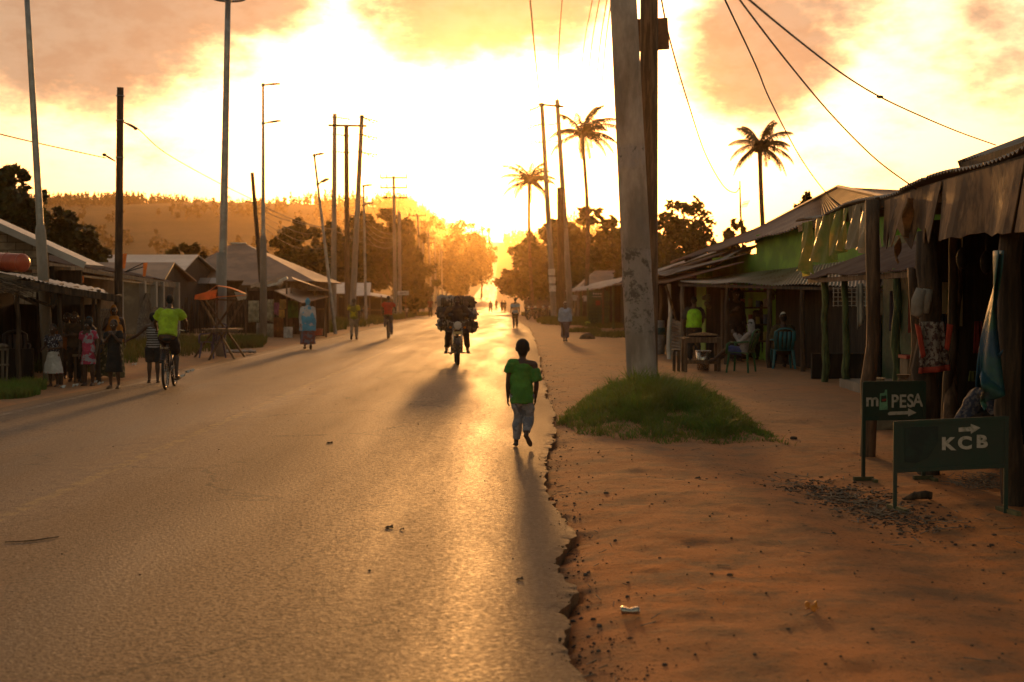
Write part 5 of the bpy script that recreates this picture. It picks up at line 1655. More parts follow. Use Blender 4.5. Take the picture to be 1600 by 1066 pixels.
# ================================================================== people
SKIN = material('dark_brown_skin', (.075, .036, .020), .5, .2, 6)
SKIN2 = material('deep_brown_skin', (.050, .024, .014), .5, .2, 6)
HAIR = material('black_hair', (.010, .008, .007), .85, .3, 30, .004, 120)
EYEW = material('eye_white', (.6, .55, .5), .3, .05); EYEB = material('eye_dark', (.02, .012, .008), .2, .05)
SHOE = material('worn_sandal', (.05, .03, .02), .7, .3)


def cloth(name, col, col2=None, pat=None, scale=12, rough=.9):
    """pat: None, 'floral', 'stripes', 'hem', 'bands', 'logo'"""
    def pf(t, tc, c):
        P = tc.outputs['Object']
        s = t.add('ShaderNodeSeparateXYZ'); t.l.new(P, s.inputs[0])
        if pat == 'floral':
            v = t.add('ShaderNodeTexVoronoi'); v.inputs['Scale'].default_value = scale; t.l.new(P, v.inputs['Vector'])
            return t.mix(t.mapr(v.outputs[0], .38, .30), c, col2)
        if pat == 'stripes':
            w = t.math('SINE', t.math('MULTIPLY', s.outputs[2], scale * 6.283))
            return t.mix(t.mapr(w, -.1, .1), c, col2)
        if pat == 'hem':
            v = t.add('ShaderNodeTexVoronoi'); v.inputs['Scale'].default_value = 22; t.l.new(P, v.inputs['Vector'])
            f = t.math('MULTIPLY', t.mapr(v.outputs[0], .45, .35), t.mapr(s.outputs[2], scale * .04, scale * .028))
            return t.mix(f, c, col2)
        if pat == 'patches':
            n = t.noise(scale, 2, .5, P)
            return t.mix(t.mapr(n, .56, .59), c, col2)
        if pat == 'blotch':
            n = t.noise(scale, 3, .6, P)
            return t.mix(t.mapr(n, .50, .54), c, col2)
        return c
    return material(name, col, rough, .22, 5, .022, 9, pattern=pf if pat else None, detail=4)


def blob(name, chains, voxel, mat, parent, smooth=3, label=None, balls=()):
    """closed surface grown round tapered tubes and fused into one skin"""
    mb = MB()
    for ch in chains:
        pts = [Vector(p[:3]) for p in ch['p']]; r = [p[3] for p in ch['p']]; e = [p[4] if len(p) > 4 else p[3] for p in ch['p']]
        # rounded ends
        a = (pts[0] - pts[1]).normalized(); b = (pts[-1] - pts[-2]).normalized()
        if not ch.get('flat'):
            pts = [pts[0] + a * r[0] * .85, pts[0] + a * r[0] * .5] + pts + [pts[-1] + b * r[-1] * .5, pts[-1] + b * r[-1] * .85]
            r = [r[0] * .35, r[0] * .8] + r + [r[-1] * .8, r[-1] * .35]; e = [e[0] * .35, e[0] * .8] + e + [e[-1] * .8, e[-1] * .35]
        mb.tube(pts, r, 14, side=ch.get('side', (1, 0, 0)), ell=e)
    for c, r, Mq in balls: mb.ball(c, r, 16, M=Mq)
    o = mb.build(name, mat, parent, world=False, smooth=True, label=label)
    m = o.modifiers.new('skin', 'REMESH'); m.mode = 'VOXEL'; m.voxel_size = voxel; m.use_smooth_shade = True; m.adaptivity = 0
    s = o.modifiers.new('soft', 'SMOOTH'); s.factor = .5; s.iterations = smooth
    if name not in ('body', 'hair', 'shoe'):
        if 'folds' not in bpy.data.textures:
            tx = bpy.data.textures.new('folds', 'CLOUDS'); tx.noise_scale = .11; tx.noise_depth = 1
        dsp = o.modifiers.new('folds', 'DISPLACE'); dsp.texture = bpy.data.textures['folds']; dsp.strength = .042 if name in ('tshirt', 'trousers', 'sack_body') else .03; dsp.mid_level = .5; dsp.texture_coords = 'LOCAL'
    return o


def person(label, loc, rz, H, pose=None, wear=(), skin=SKIN, hair='short', dist=40, head_k=1.0, look=0.0, face=True, group=None, build=1.0):
    """local +Y is the way the person faces. Joints are in fractions of H."""
    J = dict(hip=(0, 0, .52), chest=(0, .0, .70), neck=(0, -.005, .825), head=(0, .01, .925),
             sL=(-.098, 0, .800), eL=(-.135, -.02, .635), wL=(-.14, .025, .485),
             sR=(.098, 0, .800), eR=(.135, -.02, .635), wR=(.14, .025, .485),
             kL=(-.055, .012, .285), aL=(-.058, -.01, .045), kR=(.055, .012, .285), aR=(.058, -.01, .045),
             tL=None, tR=None, hLd=None, hRd=None)
    if pose: J.update(pose)
    V = {k: (Vector(v) * H if v is not None else None) for k, v in J.items()}
    t = thing('person', label, 'person', loc, rz, group)
    vx = max(.0065, dist * .00033)
    b = build
    hip, chest, neck, head = V['hip'], V['chest'], V['neck'], V['head']
    ch = []
    up = (neck - hip)
    ch.append({'p': [(*(hip + Vector((0, 0, -.02 * H))), .078 * H * b, .060 * H * b), (*(hip + up * .12), .083 * H * b, .062 * H * b), (*(hip.lerp(chest, .55)), .072 * H * b, .052 * H * b), (*chest, .088 * H * b, .060 * H * b), (*(chest.lerp(neck, .55)), .095 * H * b, .055 * H * b), (*(chest.lerp(neck, .9)), .055 * H, .042 * H)]})
    ch.append({'p': [(*V['sL'], .034 * H), (*(V['sL'].lerp(V['sR'], .5) + Vector((0, 0, .008 * H))), .038 * H), (*V['sR'], .034 * H)], 'side': (0, 1, 0)})
    hr = .043 * H * head_k
    ch.append({'p': [(*(chest.lerp(neck, .8)), .031 * H), (*neck, .029 * H), (*(neck.lerp(head, .5)), .030 * H)]})
    up_h = (head - neck); up_h = up_h.normalized()
    fw = Vector((math.sin(look), math.cos(look), 0)); fw = (fw - up_h * fw.dot(up_h)).normalized(); sd = fw.cross(up_h).normalized()
    Mh = Matrix((sd, fw, up_h)).transposed()
    hk = H * head_k
    ch.append({'p': [(*(head - up_h * .048 * hk + fw * .008 * hk), .026 * hk, .030 * hk), (*(head - up_h * .024 * hk + fw * .004 * hk), .036 * hk, .044 * hk), (*head, .041 * hk, .051 * hk),
                     (*(head + up_h * .026 * hk - fw * .004 * hk), .041 * hk, .050 * hk), (*(head + up_h * .046 * hk - fw * .006 * hk), .030 * hk, .036 * hk)], 'side': sd})
    # nose, brow, lips, ears
    ch.append({'p': [(*(head + fw * .049 * hk + up_h * .006 * hk), .005 * hk), (*(head + fw * .058 * hk - up_h * .012 * hk), .0095 * hk, .007 * hk)], 'side': sd})
    ch.append({'p': [(*(head + fw * .047 * hk - up_h * .030 * hk - sd * .012 * hk), .006 * hk), (*(head + fw * .051 * hk - up_h * .030 * hk + sd * .012 * hk), .006 * hk)], 'side': (0, 0, 1)})
    for s in (-1, 1):
        e = head + sd * s * .043 * hk - fw * .004 * hk - up_h * .004 * hk
        ch.append({'p': [(*(e - up_h * .010 * hk), .005 * hk, .008 * hk), (*(e + up_h * .010 * hk + sd * s * .003 * hk), .006 * hk, .010 * hk)], 'side': sd})
    for q in 'LR':
        S_, E_, W_ = V['s' + q], V['e' + q], V['w' + q]
        ch.append({'p': [(*S_, .033 * H * b), (*(S_.lerp(E_, .35)), .029 * H * b), (*E_, .022 * H), (*(E_.lerp(W_, .3)), .0235 * H), (*(E_.lerp(W_, .8)), .0165 * H), (*W_, .014 * H)]})
        # palm, four fingers, thumb
        d = V['h' + q + 'd'] if V['h' + q + 'd'] is not None else (W_ - E_)
        d = d.normalized(); s = 1 if q == 'R' else -1
        back = Vector((s, 0, 0)); fwd = d.cross(back)
        if fwd.length < .2: back = Vector((0, 1, 0)); fwd = d.cross(back)
        fwd.normalize(); back = fwd.cross(d).normalized() * (1 if fwd.cross(d).dot(Vector((s, 0, 0))) >= 0 else -1)
        if fwd.y < 0 and abs(fwd.y) > .3: fwd = -fwd
        pc = W_ + d * .026 * H
        ch.append({'p': [(*(W_ + d * .006 * H), .010 * H, .016 * H), (*pc, .0105 * H, .022 * H), (*(W_ + d * .046 * H), .009 * H, .022 * H)], 'side': back})
        for i, (o, L) in enumerate(((-.0175, .034), (-.006, .041), (.006, .044), (.0175, .040))):
            r0 = .0052 * H
            root = W_ + d * .048 * H + fwd * o * H
            cu = -back
            m1 = root + (d * .92 + cu * .25) * L * .45 * H; m2 = m1 + (d * .75 + cu * .62) * L * .32 * H; m3 = m2 + (d * .5 + cu * .8) * L * .25 * H
            ch.append({'p': [(*root, r0 * 1.1), (*m1, r0), (*m2, r0 * .92), (*m3, r0 * .8)]})
        tb = W_ + d * .018 * H + fwd * .018 * H
        ch.append({'p': [(*tb, .0075 * H), (*(tb + (d * .7 + fwd * .7) * .020 * H), .0062 * H), (*(tb + (d * .9 + fwd * .5 - back * .3) * .038 * H), .0052 * H)]})
        K_, A_ = V['k' + q], V['a' + q]; hp = hip + Vector((.048 * H * (1 if q == 'R' else -1), 0, -.01 * H))
        ch.append({'p': [(*hp, .058 * H * b), (*(hp.lerp(K_, .4)), .050 * H * b), (*(hp.lerp(K_, .9)), .036 * H), (*K_, .034 * H), (*(K_.lerp(A_, .28)), .036 * H), (*(K_.lerp(A_, .7)), .024 * H), (*A_, .0205 * H)]})
        toe = V['t' + q] if V['t' + q] is not None else A_ + Vector((.012 * H * (1 if q == 'R' else -1), .095 * H, -.028 * H))
        heel = A_ - (toe - A_).normalized() * .018 * H + Vector((0, 0, -.018 * H))
        ch.append({'p': [(*heel, .020 * H, .020 * H), (*(A_.lerp(toe, .35) + Vector((0, 0, -.004 * H))), .021 * H, .020 * H), (*(A_.lerp(toe, .8)), .025 * H, .013 * H), (*toe, .021 * H, .010 * H)]})
    body = blob('body', ch, vx, skin, t, balls=[(head + up_h * .012 * hk - fw * .002 * hk, (.0455 * hk, .054 * hk, .052 * hk), Mh)])
    if face and hair != 'veilback':
        for s in (-1, 1):
            c = head + fw * .0465 * hk + sd * s * .017 * hk + up_h * .004 * hk
            mb = MB(); mb.ball(c, .0068 * hk, 8); e = mb.build('eye', EYEW, t, world=False, smooth=True)
            mb = MB(); mb.ball(c + fw * .0045 * hk, .0038 * hk, 6); mb.build('pupil', EYEB, e, world=False, smooth=True)
    if hair in ('short', 'puff'):
        k = 1.0 if hair == 'short' else 1.12
        hb = [(head + up_h * .017 * hk - fw * .009 * hk, (.0475 * hk * k, .053 * hk * k, .054 * hk * k), Mh)]
        blob('hair', [{'p': [(*(head + up_h * .008 * hk - fw * .012 * hk), .0425 * hk * k, .047 * hk * k), (*(head + up_h * .024 * hk - fw * .012 * hk), .0435 * hk * k, .047 * hk * k)], 'side': sd, 'flat': True},
                      {'p': [(*(head - up_h * .02 * hk - fw * .02 * hk), .034 * hk * k, .032 * hk * k), (*(head + up_h * .01 * hk - fw * .014 * hk), .042 * hk * k, .040 * hk * k)], 'side': sd}], vx, HAIR, t, balls=hb)
    for w in wear:
        kind, mat = w[0], w[1]; a = w[2] if len(w) > 2 else {}
        c = []
        ex_ = a.get('ease', .012) * H
        if kind in ('tee', 'shirt', 'vest', 'dress', 'tank'):
            low = hip.lerp(chest, a.get('hem', -.15))
            fl = a.get('flare', 1.0)
            ro = [(*low, .088 * H * b * fl + ex_, .066 * H * b * fl + ex_), (*(hip + up * .15), .085 * H * b + ex_, .064 * H * b + ex_), (*(hip.lerp(chest, .6)), .080 * H * b + ex_, .058 * H * b + ex_),
                  (*chest, .090 * H * b + ex_, .063 * H * b + ex_), (*(chest.lerp(neck, .6)), .088 * H * b + ex_ * .6, .050 * H * b + ex_), (*(chest.lerp(neck, .86)), .050 * H + ex_ * .4, .040 * H + ex_ * .4)]
            if kind == 'dress':
                zl = a.get('len', .3) * H; bot = Vector((hip.x, hip.y, zl)); mid = Vector((hip.x, hip.y, (zl + hip.z) / 2)); f = a.get('w', .15) * H
                ro = [(*bot, f, f * .8), (*mid, (f + .09 * H) / 2 + .01 * H, (f * .8 + .07 * H) / 2)] + ro[1:]
                if zl > hip.z: ro = ro[2:]
            c.append({'p': ro, 'flat': True})
            if kind != 'vest' and kind != 'tank':
                c.append({'p': [(*V['sL'], .036 * H + ex_ * .4), (*(V['sL'].lerp(V['sR'], .5)), .036 * H), (*V['sR'], .036 * H + ex_ * .4)], 'side': (0, 1, 0)} if not a.get('slip') else
                         {'p': [(*V['sL'], .036 * H + ex_ * .4), (*(V['sL'].lerp(V['sR'], .6) + Vector((0, 0, -.006 * H))), .038 * H), (*(V['sR'] + Vector((-.02 * H, 0, -.045 * H))), .040 * H)], 'side': (0, 1, 0)})
                for q in 'LR':
                    S_, E_, W_ = V['s' + q], V['e' + q], V['w' + q]
                    sl = a.get('sleeve', .55)
                    o0 = S_ + (Vector((0, 0, -.045 * H)) if (a.get('slip') and q == 'R') else Vector((0, 0, 0)))
                    if sl <= 1:
                        e2 = o0.lerp(E_ + Vector(((.012 if q == 'R' else -.012) * H * a.get('loose', 0), 0, 0)), sl * (1.7 if a.get('slip') and q == 'R' else 1))
                        c.append({'p': [(*o0, .037 * H * b + ex_ * .5), (*o0.lerp(e2, .5), .038 * H * b + ex_ * .7), (*e2, .037 * H * b + ex_ * (.8 + .35 * a.get('loose', 0)))], 'flat': True})
                    else:
                        c.append({'p': [(*o0, .037 * H * b + ex_ * .4), (*E_, .028 * H + ex_ * .6), (*(E_.lerp(W_, min(1, sl - 1))), .021 * H + ex_ * .6)], 'flat': True})
            blob({'tee': 'tshirt', 'shirt': 'shirt', 'vest': 'vest', 'dress': 'dress', 'tank': 'vest_top'}[kind], c, vx, mat, t, 2)
        if kind in ('trousers', 'shorts'):
            L = a.get('len', .95 if kind == 'trousers' else .55)
            c.append({'p': [(*(hip + Vector((0, 0, -.02 * H))), .086 * H * b, .068 * H * b), (*(hip + up * .22), .088 * H * b, .068 * H * b)], 'flat': True})
            for q in 'LR':
                K_, A_ = V['k' + q], V['a' + q]; hp = hip + Vector((.048 * H * (1 if q == 'R' else -1), 0, -.01 * H)); wd = a.get('wide', 1.0)
                if kind == 'trousers':
                    e2 = K_.lerp(A_, L); c.append({'p': [(*hp, .062 * H * b + ex_ * .3), (*(hp.lerp(K_, .5)), .052 * H * b + ex_ * .5), (*K_, .040 * H * wd + ex_ * .5), (*(K_.lerp(e2, .5)), .036 * H * wd + ex_ * .6), (*e2, .030 * H * wd + ex_ * .5)], 'flat': True})
                else:
                    c.append({'p': [(*hp, .062 * H * b + ex_ * .4), (*(hp.lerp(K_, .5)), .056 * H * b + ex_), (*(hp.lerp(K_, L * 1.6)), .050 * H * wd + ex_ * 1.2)], 'flat': True})
            blob(kind, c, vx, mat, t, 2)
        if kind == 'skirt':
            zl = a.get('len', .1) * H; f = a.get('w', .12) * H; top_ = hip + up * .2
            dx = a.get('dx', 0) * H
            c.append({'p': [(hip.x + dx, hip.y, zl, f, f * .75), (hip.x + dx * .5, hip.y + a.get('kn', 0) * H, (zl + hip.z) / 2, (f + .1 * H) / 2 * 1.04, (f * .75 + .08 * H) / 2), (*(hip), .098 * H * b, .078 * H * b), (*top_, .088 * H * b, .066 * H * b)], 'flat': True})
            blob('skirt', c, vx, mat, t, 2)
        if kind == 'veil':
            dn = a.get('down', .55) * H; f = a.get('w', .13) * H
            hk2 = head_k
            c.append({'p': [(neck.x, neck.y - .005 * H, dn, f, f * .62), (neck.x, neck.y, (dn + neck.z * 1.25) / 2.25, f * .98, f * .56), (*(neck + Vector((0, 0, -.028 * H))), .095 * H, .062 * H), (*(neck + Vector((0, -.002 * H, .03 * H))), .046 * H, .046 * H)], 'flat': True})
            c.append({'p': [(*(head - up_h * .03 * hk - fw * .014 * hk), .046 * hk, .048 * hk), (*(head - fw * .010 * hk), .052 * hk, .054 * hk), (*(head + up_h * .03 * hk - fw * .010 * hk), .050 * hk, .056 * hk), (*(head + up_h * .054 * hk - fw * .010 * hk), .034 * hk, .04 * hk)], 'side': sd})
            blob('veil', c, vx, mat, t, 2)
        if kind == 'scarf':
            c.append({'p': [(*(head - up_h * .01 * hk - fw * .014 * hk), .045 * hk, .046 * hk), (*(head + up_h * .028 * hk - fw * .010 * hk), .048 * hk, .054 * hk), (*(head + up_h * .052 * hk - fw * .008 * hk), .034 * hk, .042 * hk)], 'side': sd})
            blob('headscarf', c, vx, mat, t, 2)
        if kind == 'hood':
            c.append({'p': [(*(neck + Vector((0, -.01 * H, -.01 * H))), .060 * H, .055 * H), (*(head - fw * .012 * hk), .056 * hk, .060 * hk), (*(head + up_h * .05 * hk - fw * .012 * hk), .040 * hk, .046 * hk)], 'side': sd})
            blob('hood', c, vx, mat, t, 2)
        if kind == 'cap':
            c.append({'p': [(*(head + up_h * .024 * hk - fw * .004 * hk), .047 * hk, .055 * hk), (*(head + up_h * .052 * hk - fw * .004 * hk), .038 * hk, .045 * hk)], 'side': sd})
            c.append({'p': [(*(head + up_h * .022 * hk + fw * .045 * hk), .034 * hk, .008 * hk), (*(head + up_h * .016 * hk + fw * .085 * hk), .026 * hk, .006 * hk)], 'side': sd})
            blob('cap', c, vx, mat, t, 1)
        if kind == 'shoes':
            for q in 'LR':
                A_ = V['a' + q]; toe = V['t' + q] if V['t' + q] is not None else A_ + Vector((.012 * H * (1 if q == 'R' else -1), .095 * H, -.028 * H))
                heel = A_ - (toe - A_).normalized() * .02 * H + Vector((0, 0, -.02 * H))
                blob('shoe', [{'p': [(*heel, .025 * H, .024 * H), (*(A_.lerp(toe, .5)), .029 * H, .022 * H), (*(toe + Vector((0, 0, .004 * H))), .026 * H, .016 * H)]}], vx, mat, t, 2)
        if kind == 'sandals':
            for q in 'LR':
                A_ = V['a' + q]; toe = V['t' + q] if V['t' + q] is not None else A_ + Vector((.012 * H * (1 if q == 'R' else -1), .095 * H, -.028 * H))
                mb = MB(); p = A_ + Vector((0, -.02 * H, -.043 * H)); q2 = toe + Vector((0, .01 * H, -.014 * H))
                mb.bar(p, q2, .052 * H, .014 * H); mb.build('sandal', mat, t, world=False)
    return t


def ground_at(px, py):
    p = gp(px, py)
    for _ in range(4): p = gp(px, py, surf(p.x, p.y))
    return p


def surf(x, y):
    if float(el_(y)) < x < float(er(y)): 
        u = min(1, max(0, (x - float(xc(y)) + 3.85) / 7.75))
        return float(zr(y)) + .035 * math.sin(math.pi * u)
    return gz(x, y)


def hpx(py_feet, py_head, Y):  # standing height from its pixels
    return wp(0, py_head, Y).z - wp(0, py_feet, Y).z


WALK_L = dict(kL=(-.05, .07, .30), aL=(-.055, .03, .045), kR=(.05, -.01, .29), aR=(.052, -.11, .085), tR=(.055, -.06, .012), wL=(-.135, -.06, .49), wR=(.14, .08, .50))
WALK_R = dict(kR=(.05, .07, .30), aR=(.055, .03, .045), kL=(-.05, -.01, .29), aL=(-.052, -.11, .085), tL=(-.055, -.06, .012), wR=(.135, -.06, .49), wL=(-.14, .08, .50))

# --- the boy in the green shirt
bp = ground_at(813, 700)
Hb = hpx(700, 527, bp.y)
GREEN = cloth('green_cotton', (.075, .24, .035), pat=None)
JEAN = cloth('washed_denim', (.32, .30, .32), (.16, .16, .19), 'blotch', 9)
person('small boy in a slipped green t-shirt and jeans walking away along the road edge', (bp.x + .01, bp.y, bp.z), R(-2), Hb,
       dict(hip=(.005, 0, .50), chest=(.0, .01, .655), neck=(.012, .005, .785), head=(.012, .018, .895),
            sL=(-.098, 0, .765), eL=(-.118, .0, .60), wL=(-.122, .03, .455), sR=(.115, .005, .755), eR=(.138, -.01, .59), wR=(.128, .02, .455),
            kL=(-.030, .05, .275), aL=(-.048, .05, .042), kR=(.058, .05, .275), aR=(.048, -.085, .125), tR=(.085, -.075, .035)),
       [('tee', GREEN, dict(slip=True, sleeve=.52, loose=.5, ease=.019, hem=-.62, flare=1.02)), ('trousers', JEAN, dict(len=.86, ease=.012, wide=1.05))],
       SKIN, 'short', 15, head_k=1.32)
# rolled left sandal
mb = MB()

# --- people on the left
def put(px, py, top, label, rz, wear, pose=None, **kw):
    p = ground_at(px, py); H = hpx(py, top, p.y)
    return person(label, p, rz, H, pose, wear, dist=p.y, **kw)


W1 = cloth('white_skirt_with_red_flowers', (.50, .47, .45), (.40, .05, .06), 'hem', 8)
FOLD = dict(eL=(-.135, .02, .66), wL=(-.02, .10, .68), eR=(.135, .02, .66), wR=(.03, .11, .67))
put(84, 605, 507, 'girl in a dark flowered blouse and white skirt with a red flowered hem', R(168), [('skirt', W1, dict(len=.22, w=.165)), ('tee', cloth('dark_flowered_cotton', (.035, .03, .05), (.35, .33, .36), 'floral', 30), dict(hem=.35, sleeve=.5))],
    dict(eL=(-.15, .02, .64), wL=(-.06, .10, .62), eR=(.15, .0, .65), wR=(.14, .10, .60)), hair='short', head_k=1.25, skin=SKIN)
put(117, 597, 488, 'boy in brown clothes with folded arms, between the two girls in skirts', R(190), [('tee', cloth('brown_cotton', (.075, .045, .025)), dict(sleeve=.6)), ('trousers', cloth('dark_brown_cotton', (.04, .025, .016)), {})], FOLD, head_k=1.18)
put(106, 590, 489, 'child in a pale yellow top half hidden beside the boy in brown', R(170), [('tee', cloth('pale_yellow_cotton', (.25, .20, .10)), {}), ('shorts', cloth('black_cotton', (.02, .018, .017)), {})], None, head_k=1.2, skin=SKIN2)
put(139, 603, 500, 'girl in a pink printed sleeveless dress', R(172), [('dress', cloth('pink_printed_cotton', (.42, .05, .10), (.30, .28, .32), 'blotch', 7), dict(len=.33, w=.115)), ('sandals', SHOE)],
    dict(eL=(-.13, -.02, .64), wL=(-.135, .03, .50)), hair='puff', head_k=1.2)
PAT1 = cloth('blue_yellow_wax_print', (.16, .15, .17), (.24, .15, .03), 'blotch', 7)
put(155, 590, 492, 'stooping woman in a blue headscarf and patterned wrap', R(120), [('tee', cloth('dark_blue_top', (.035, .05, .07)), dict(sleeve=1.4)), ('skirt', PAT1, dict(len=.06, w=.16)), ('scarf', cloth('blue_headcloth', (.045, .12, .20)))],
    dict(chest=(0, .05, .68), neck=(0, .11, .80), head=(0, .15, .90), sL=(-.098, .10, .77), sR=(.098, .10, .77), eL=(-.13, .16, .64), wL=(-.1, .26, .60), eR=(.13, .16, .64), wR=(.1, .26, .60)), build=1.15)
put(179, 591, 477, 'woman in a long orange yellow veil and wide flowered skirt', R(-160), [('skirt', cloth('flowered_skirt', (.10, .09, .04), (.30, .22, .12), 'floral', 12), dict(len=.03, w=.21, dx=.06)), ('veil', cloth('orange_veil', (.48, .17, .02)), dict(down=.50, w=.13)), ],
    dict(eR=(.15, .08, .66), wR=(.13, .20, .72)), hair='none', build=1.1)
put(179, 607, 500, 'girl in a plain black dress, hands at her mouth, before the orange veiled woman', R(176), [('dress', cloth('black_dress', (.018, .015, .014)), dict(len=.24, w=.125)), ('sandals', SHOE)],
    dict(eL=(-.12, .06, .66), wL=(-.03, .10, .78), eR=(.12, .06, .66), wR=(.03, .10, .78)), hair='short', head_k=1.2)
put(240, 598, 489, 'boy in a striped vest and dark shorts with his arm held out, beside the bicycle', R(12), [('tank', cloth('striped_vest', (.30, .28, .27), (.04, .035, .035), 'stripes', 22), {}), ('shorts', cloth('dark_shorts', (.03, .025, .022)), dict(len=.6)), ('sandals', SHOE)],
    dict(eL=(-.22, .02, .68), wL=(-.33, .08, .62)), head_k=1.15)
put(128, 594, 494, 'older child in a dark green shirt behind the girl in pink', R(165), [('tee', cloth('dark_green_shirt', (.03, .06, .03)), {}), ('shorts', cloth('grey_shorts', (.07, .06, .06)), {})], None, head_k=1.15, skin=SKIN2)
put(97, 592, 503, 'small child in an orange top between the pale lamp post and the folded arms boy', R(185), [('tee', cloth('orange_top', (.35, .12, .03)), {}), ('skirt', cloth('brown_skirt', (.08, .05, .03)), dict(len=.3, w=.12))], None, head_k=1.25, skin=SKIN2)
# lone walkers
put(481, 546, 466, 'woman walking in a long light blue and white patterned veil over a red skirt', R(10), [('skirt', cloth('red_patterned_skirt', (.24, .07, .06), (.16, .14, .18), 'blotch', 8), dict(len=.10, w=.155)), ('shirt', cloth('white_sleeves', (.5, .48, .46)), dict(sleeve=1.9)),
    ('veil', cloth('sky_blue_veil', (.07, .33, .52), (.50, .46, .44), 'patches', 4.5), dict(down=.36, w=.165)), ('shoes', cloth('brown_shoes', (.06, .03, .02)))], WALK_L, hair='none', build=1.2)
put(553, 531, 466, 'man in a yellow t-shirt and beige trousers walking away on the left verge', R(0), [('tee', cloth('yellow_tshirt', (.48, .36, .02), (.20, .15, .02), 'blotch', 3), dict(sleeve=.6)), ('trousers', cloth('beige_trousers', (.36, .25, .16)), {}), ('shoes', SHOE)], WALK_R)
put(883, 534, 471, 'woman in a pale blue jumper, white headscarf and grey skirt walking this way', R(183), [('skirt', cloth('grey_violet_skirt', (.16, .13, .15)), dict(len=.10, w=.10)), ('shirt', cloth('pale_blue_jumper', (.34, .42, .52)), dict(sleeve=1.85, ease=.02)),
    ('scarf', cloth('white_headcloth', (.6, .52, .42))), ('shoes', SHOE)], dict(aR=(.03, .04, .045), kR=(.035, .05, .29), aL=(-.03, -.03, .045)), build=1.3)
put(805, 513, 465, 'man in a blue grey banded shirt walking away past the parked motorcycles', R(3), [('shirt', cloth('banded_shirt', (.28, .34, .38), (.45, .30, .16), 'stripes', 3.2), dict(sleeve=.7, hem=-.3)), ('trousers', cloth('dark_trousers', (.04, .03, .025)), {}), ('shoes', SHOE)], WALK_R, build=1.1)
# distant figures down the road
for (px, Y, hh, lab, rz, c1, c2, ps) in ((766.5, 186, 1.68, 'lone person standing astride in the middle of the distant road', 0, (.22, .2, .18), (.05, .05, .06), dict(aL=(-.11, 0, .045), kL=(-.09, .01, .29), aR=(.11, 0, .045), kR=(.09, .01, .29))),
                                   (775.5, 235, 1.7, 'tiny dark walker beyond the lone person on the road', 20, (.06, .05, .04), (.04, .03, .03), None),
                                   (784.5, 200, 1.7, 'dark figure on the right bank by the distant bend, left one of two', 0, (.08, .05, .04), (.04, .03, .03), None),
                                   (789, 192, 1.7, 'dark figure on the right bank by the distant bend, right one of two', 40, (.12, .06, .04), (.04, .03, .03), None),
                                   (672.5, 118, 1.65, 'person in dark red clothes walking on the far left verge behind the loaded motorcycle', 180, (.16, .04, .03), (.05, .03, .03), None),
                                   (635, 112, .95, 'small child in a white top under the pale road sign', 180, (.6, .52, .42), (.05, .04, .03), None),
                                   (823, 118, 1.7, 'man in a light shirt standing behind the first parked motorcycle', 200, (.12, .08, .06), (.04, .03, .03), None)):
    x, y, z = footp(px, Y); z = surf(x, y)
    person(lab, (x, y, z), R(rz), hh, ps, [('tee', cloth('far_top_%d' % int(px), c1), {}), ('trousers', cloth('far_trousers_%d' % int(px), c2), {})], dist=Y * .6, face=False)

# --- right side shop people
LIME = cloth('lime_safety_vest', (.36, .75, .02), rough=.7)
put(1084, 566, 463, 'man in a bright lime safety vest, back turned, behind the table of nuts', R(-5), [('shirt', cloth('dark_grey_shirt', (.05, .045, .04)), dict(sleeve=.9)), ('vest', LIME, dict(ease=.026, hem=.05)), ('trousers', cloth('brown_black_trousers', (.03, .024, .02)), dict(wide=1.1))],
    dict(eL=(-.145, .0, .63), wL=(-.15, .06, .50), eR=(.14, .02, .64), wR=(.11, .10, .56)), build=1.15)
DARK = cloth('dark_clothes', (.03, .022, .018))
put(1149, 566, 452, 'tall man in dark clothes standing in deep shade before the green panel', R(200), [('shirt', DARK, dict(sleeve=1.8)), ('trousers', DARK, {})], dict(eR=(.15, .05, .65), wR=(.10, .15, .72)), skin=SKIN2)
put(1189, 563, 470, 'dark figure in shade at the right edge of the green panel', R(160), [('shirt', DARK, dict(sleeve=1.8)), ('trousers', DARK, {})], None, skin=SKIN2)
put(1258, 562, 462, 'man in a yellow t-shirt standing in the shade behind the blue chair', R(185), [('tee', cloth('mustard_tshirt', (.34, .22, .04)), dict(sleeve=.6)), ('trousers', DARK, {})], dict(eL=(-.16, .03, .68), wL=(-.05, .12, .66), eR=(.16, .03, .68), wR=(.05, .12, .67)), skin=SKIN2)


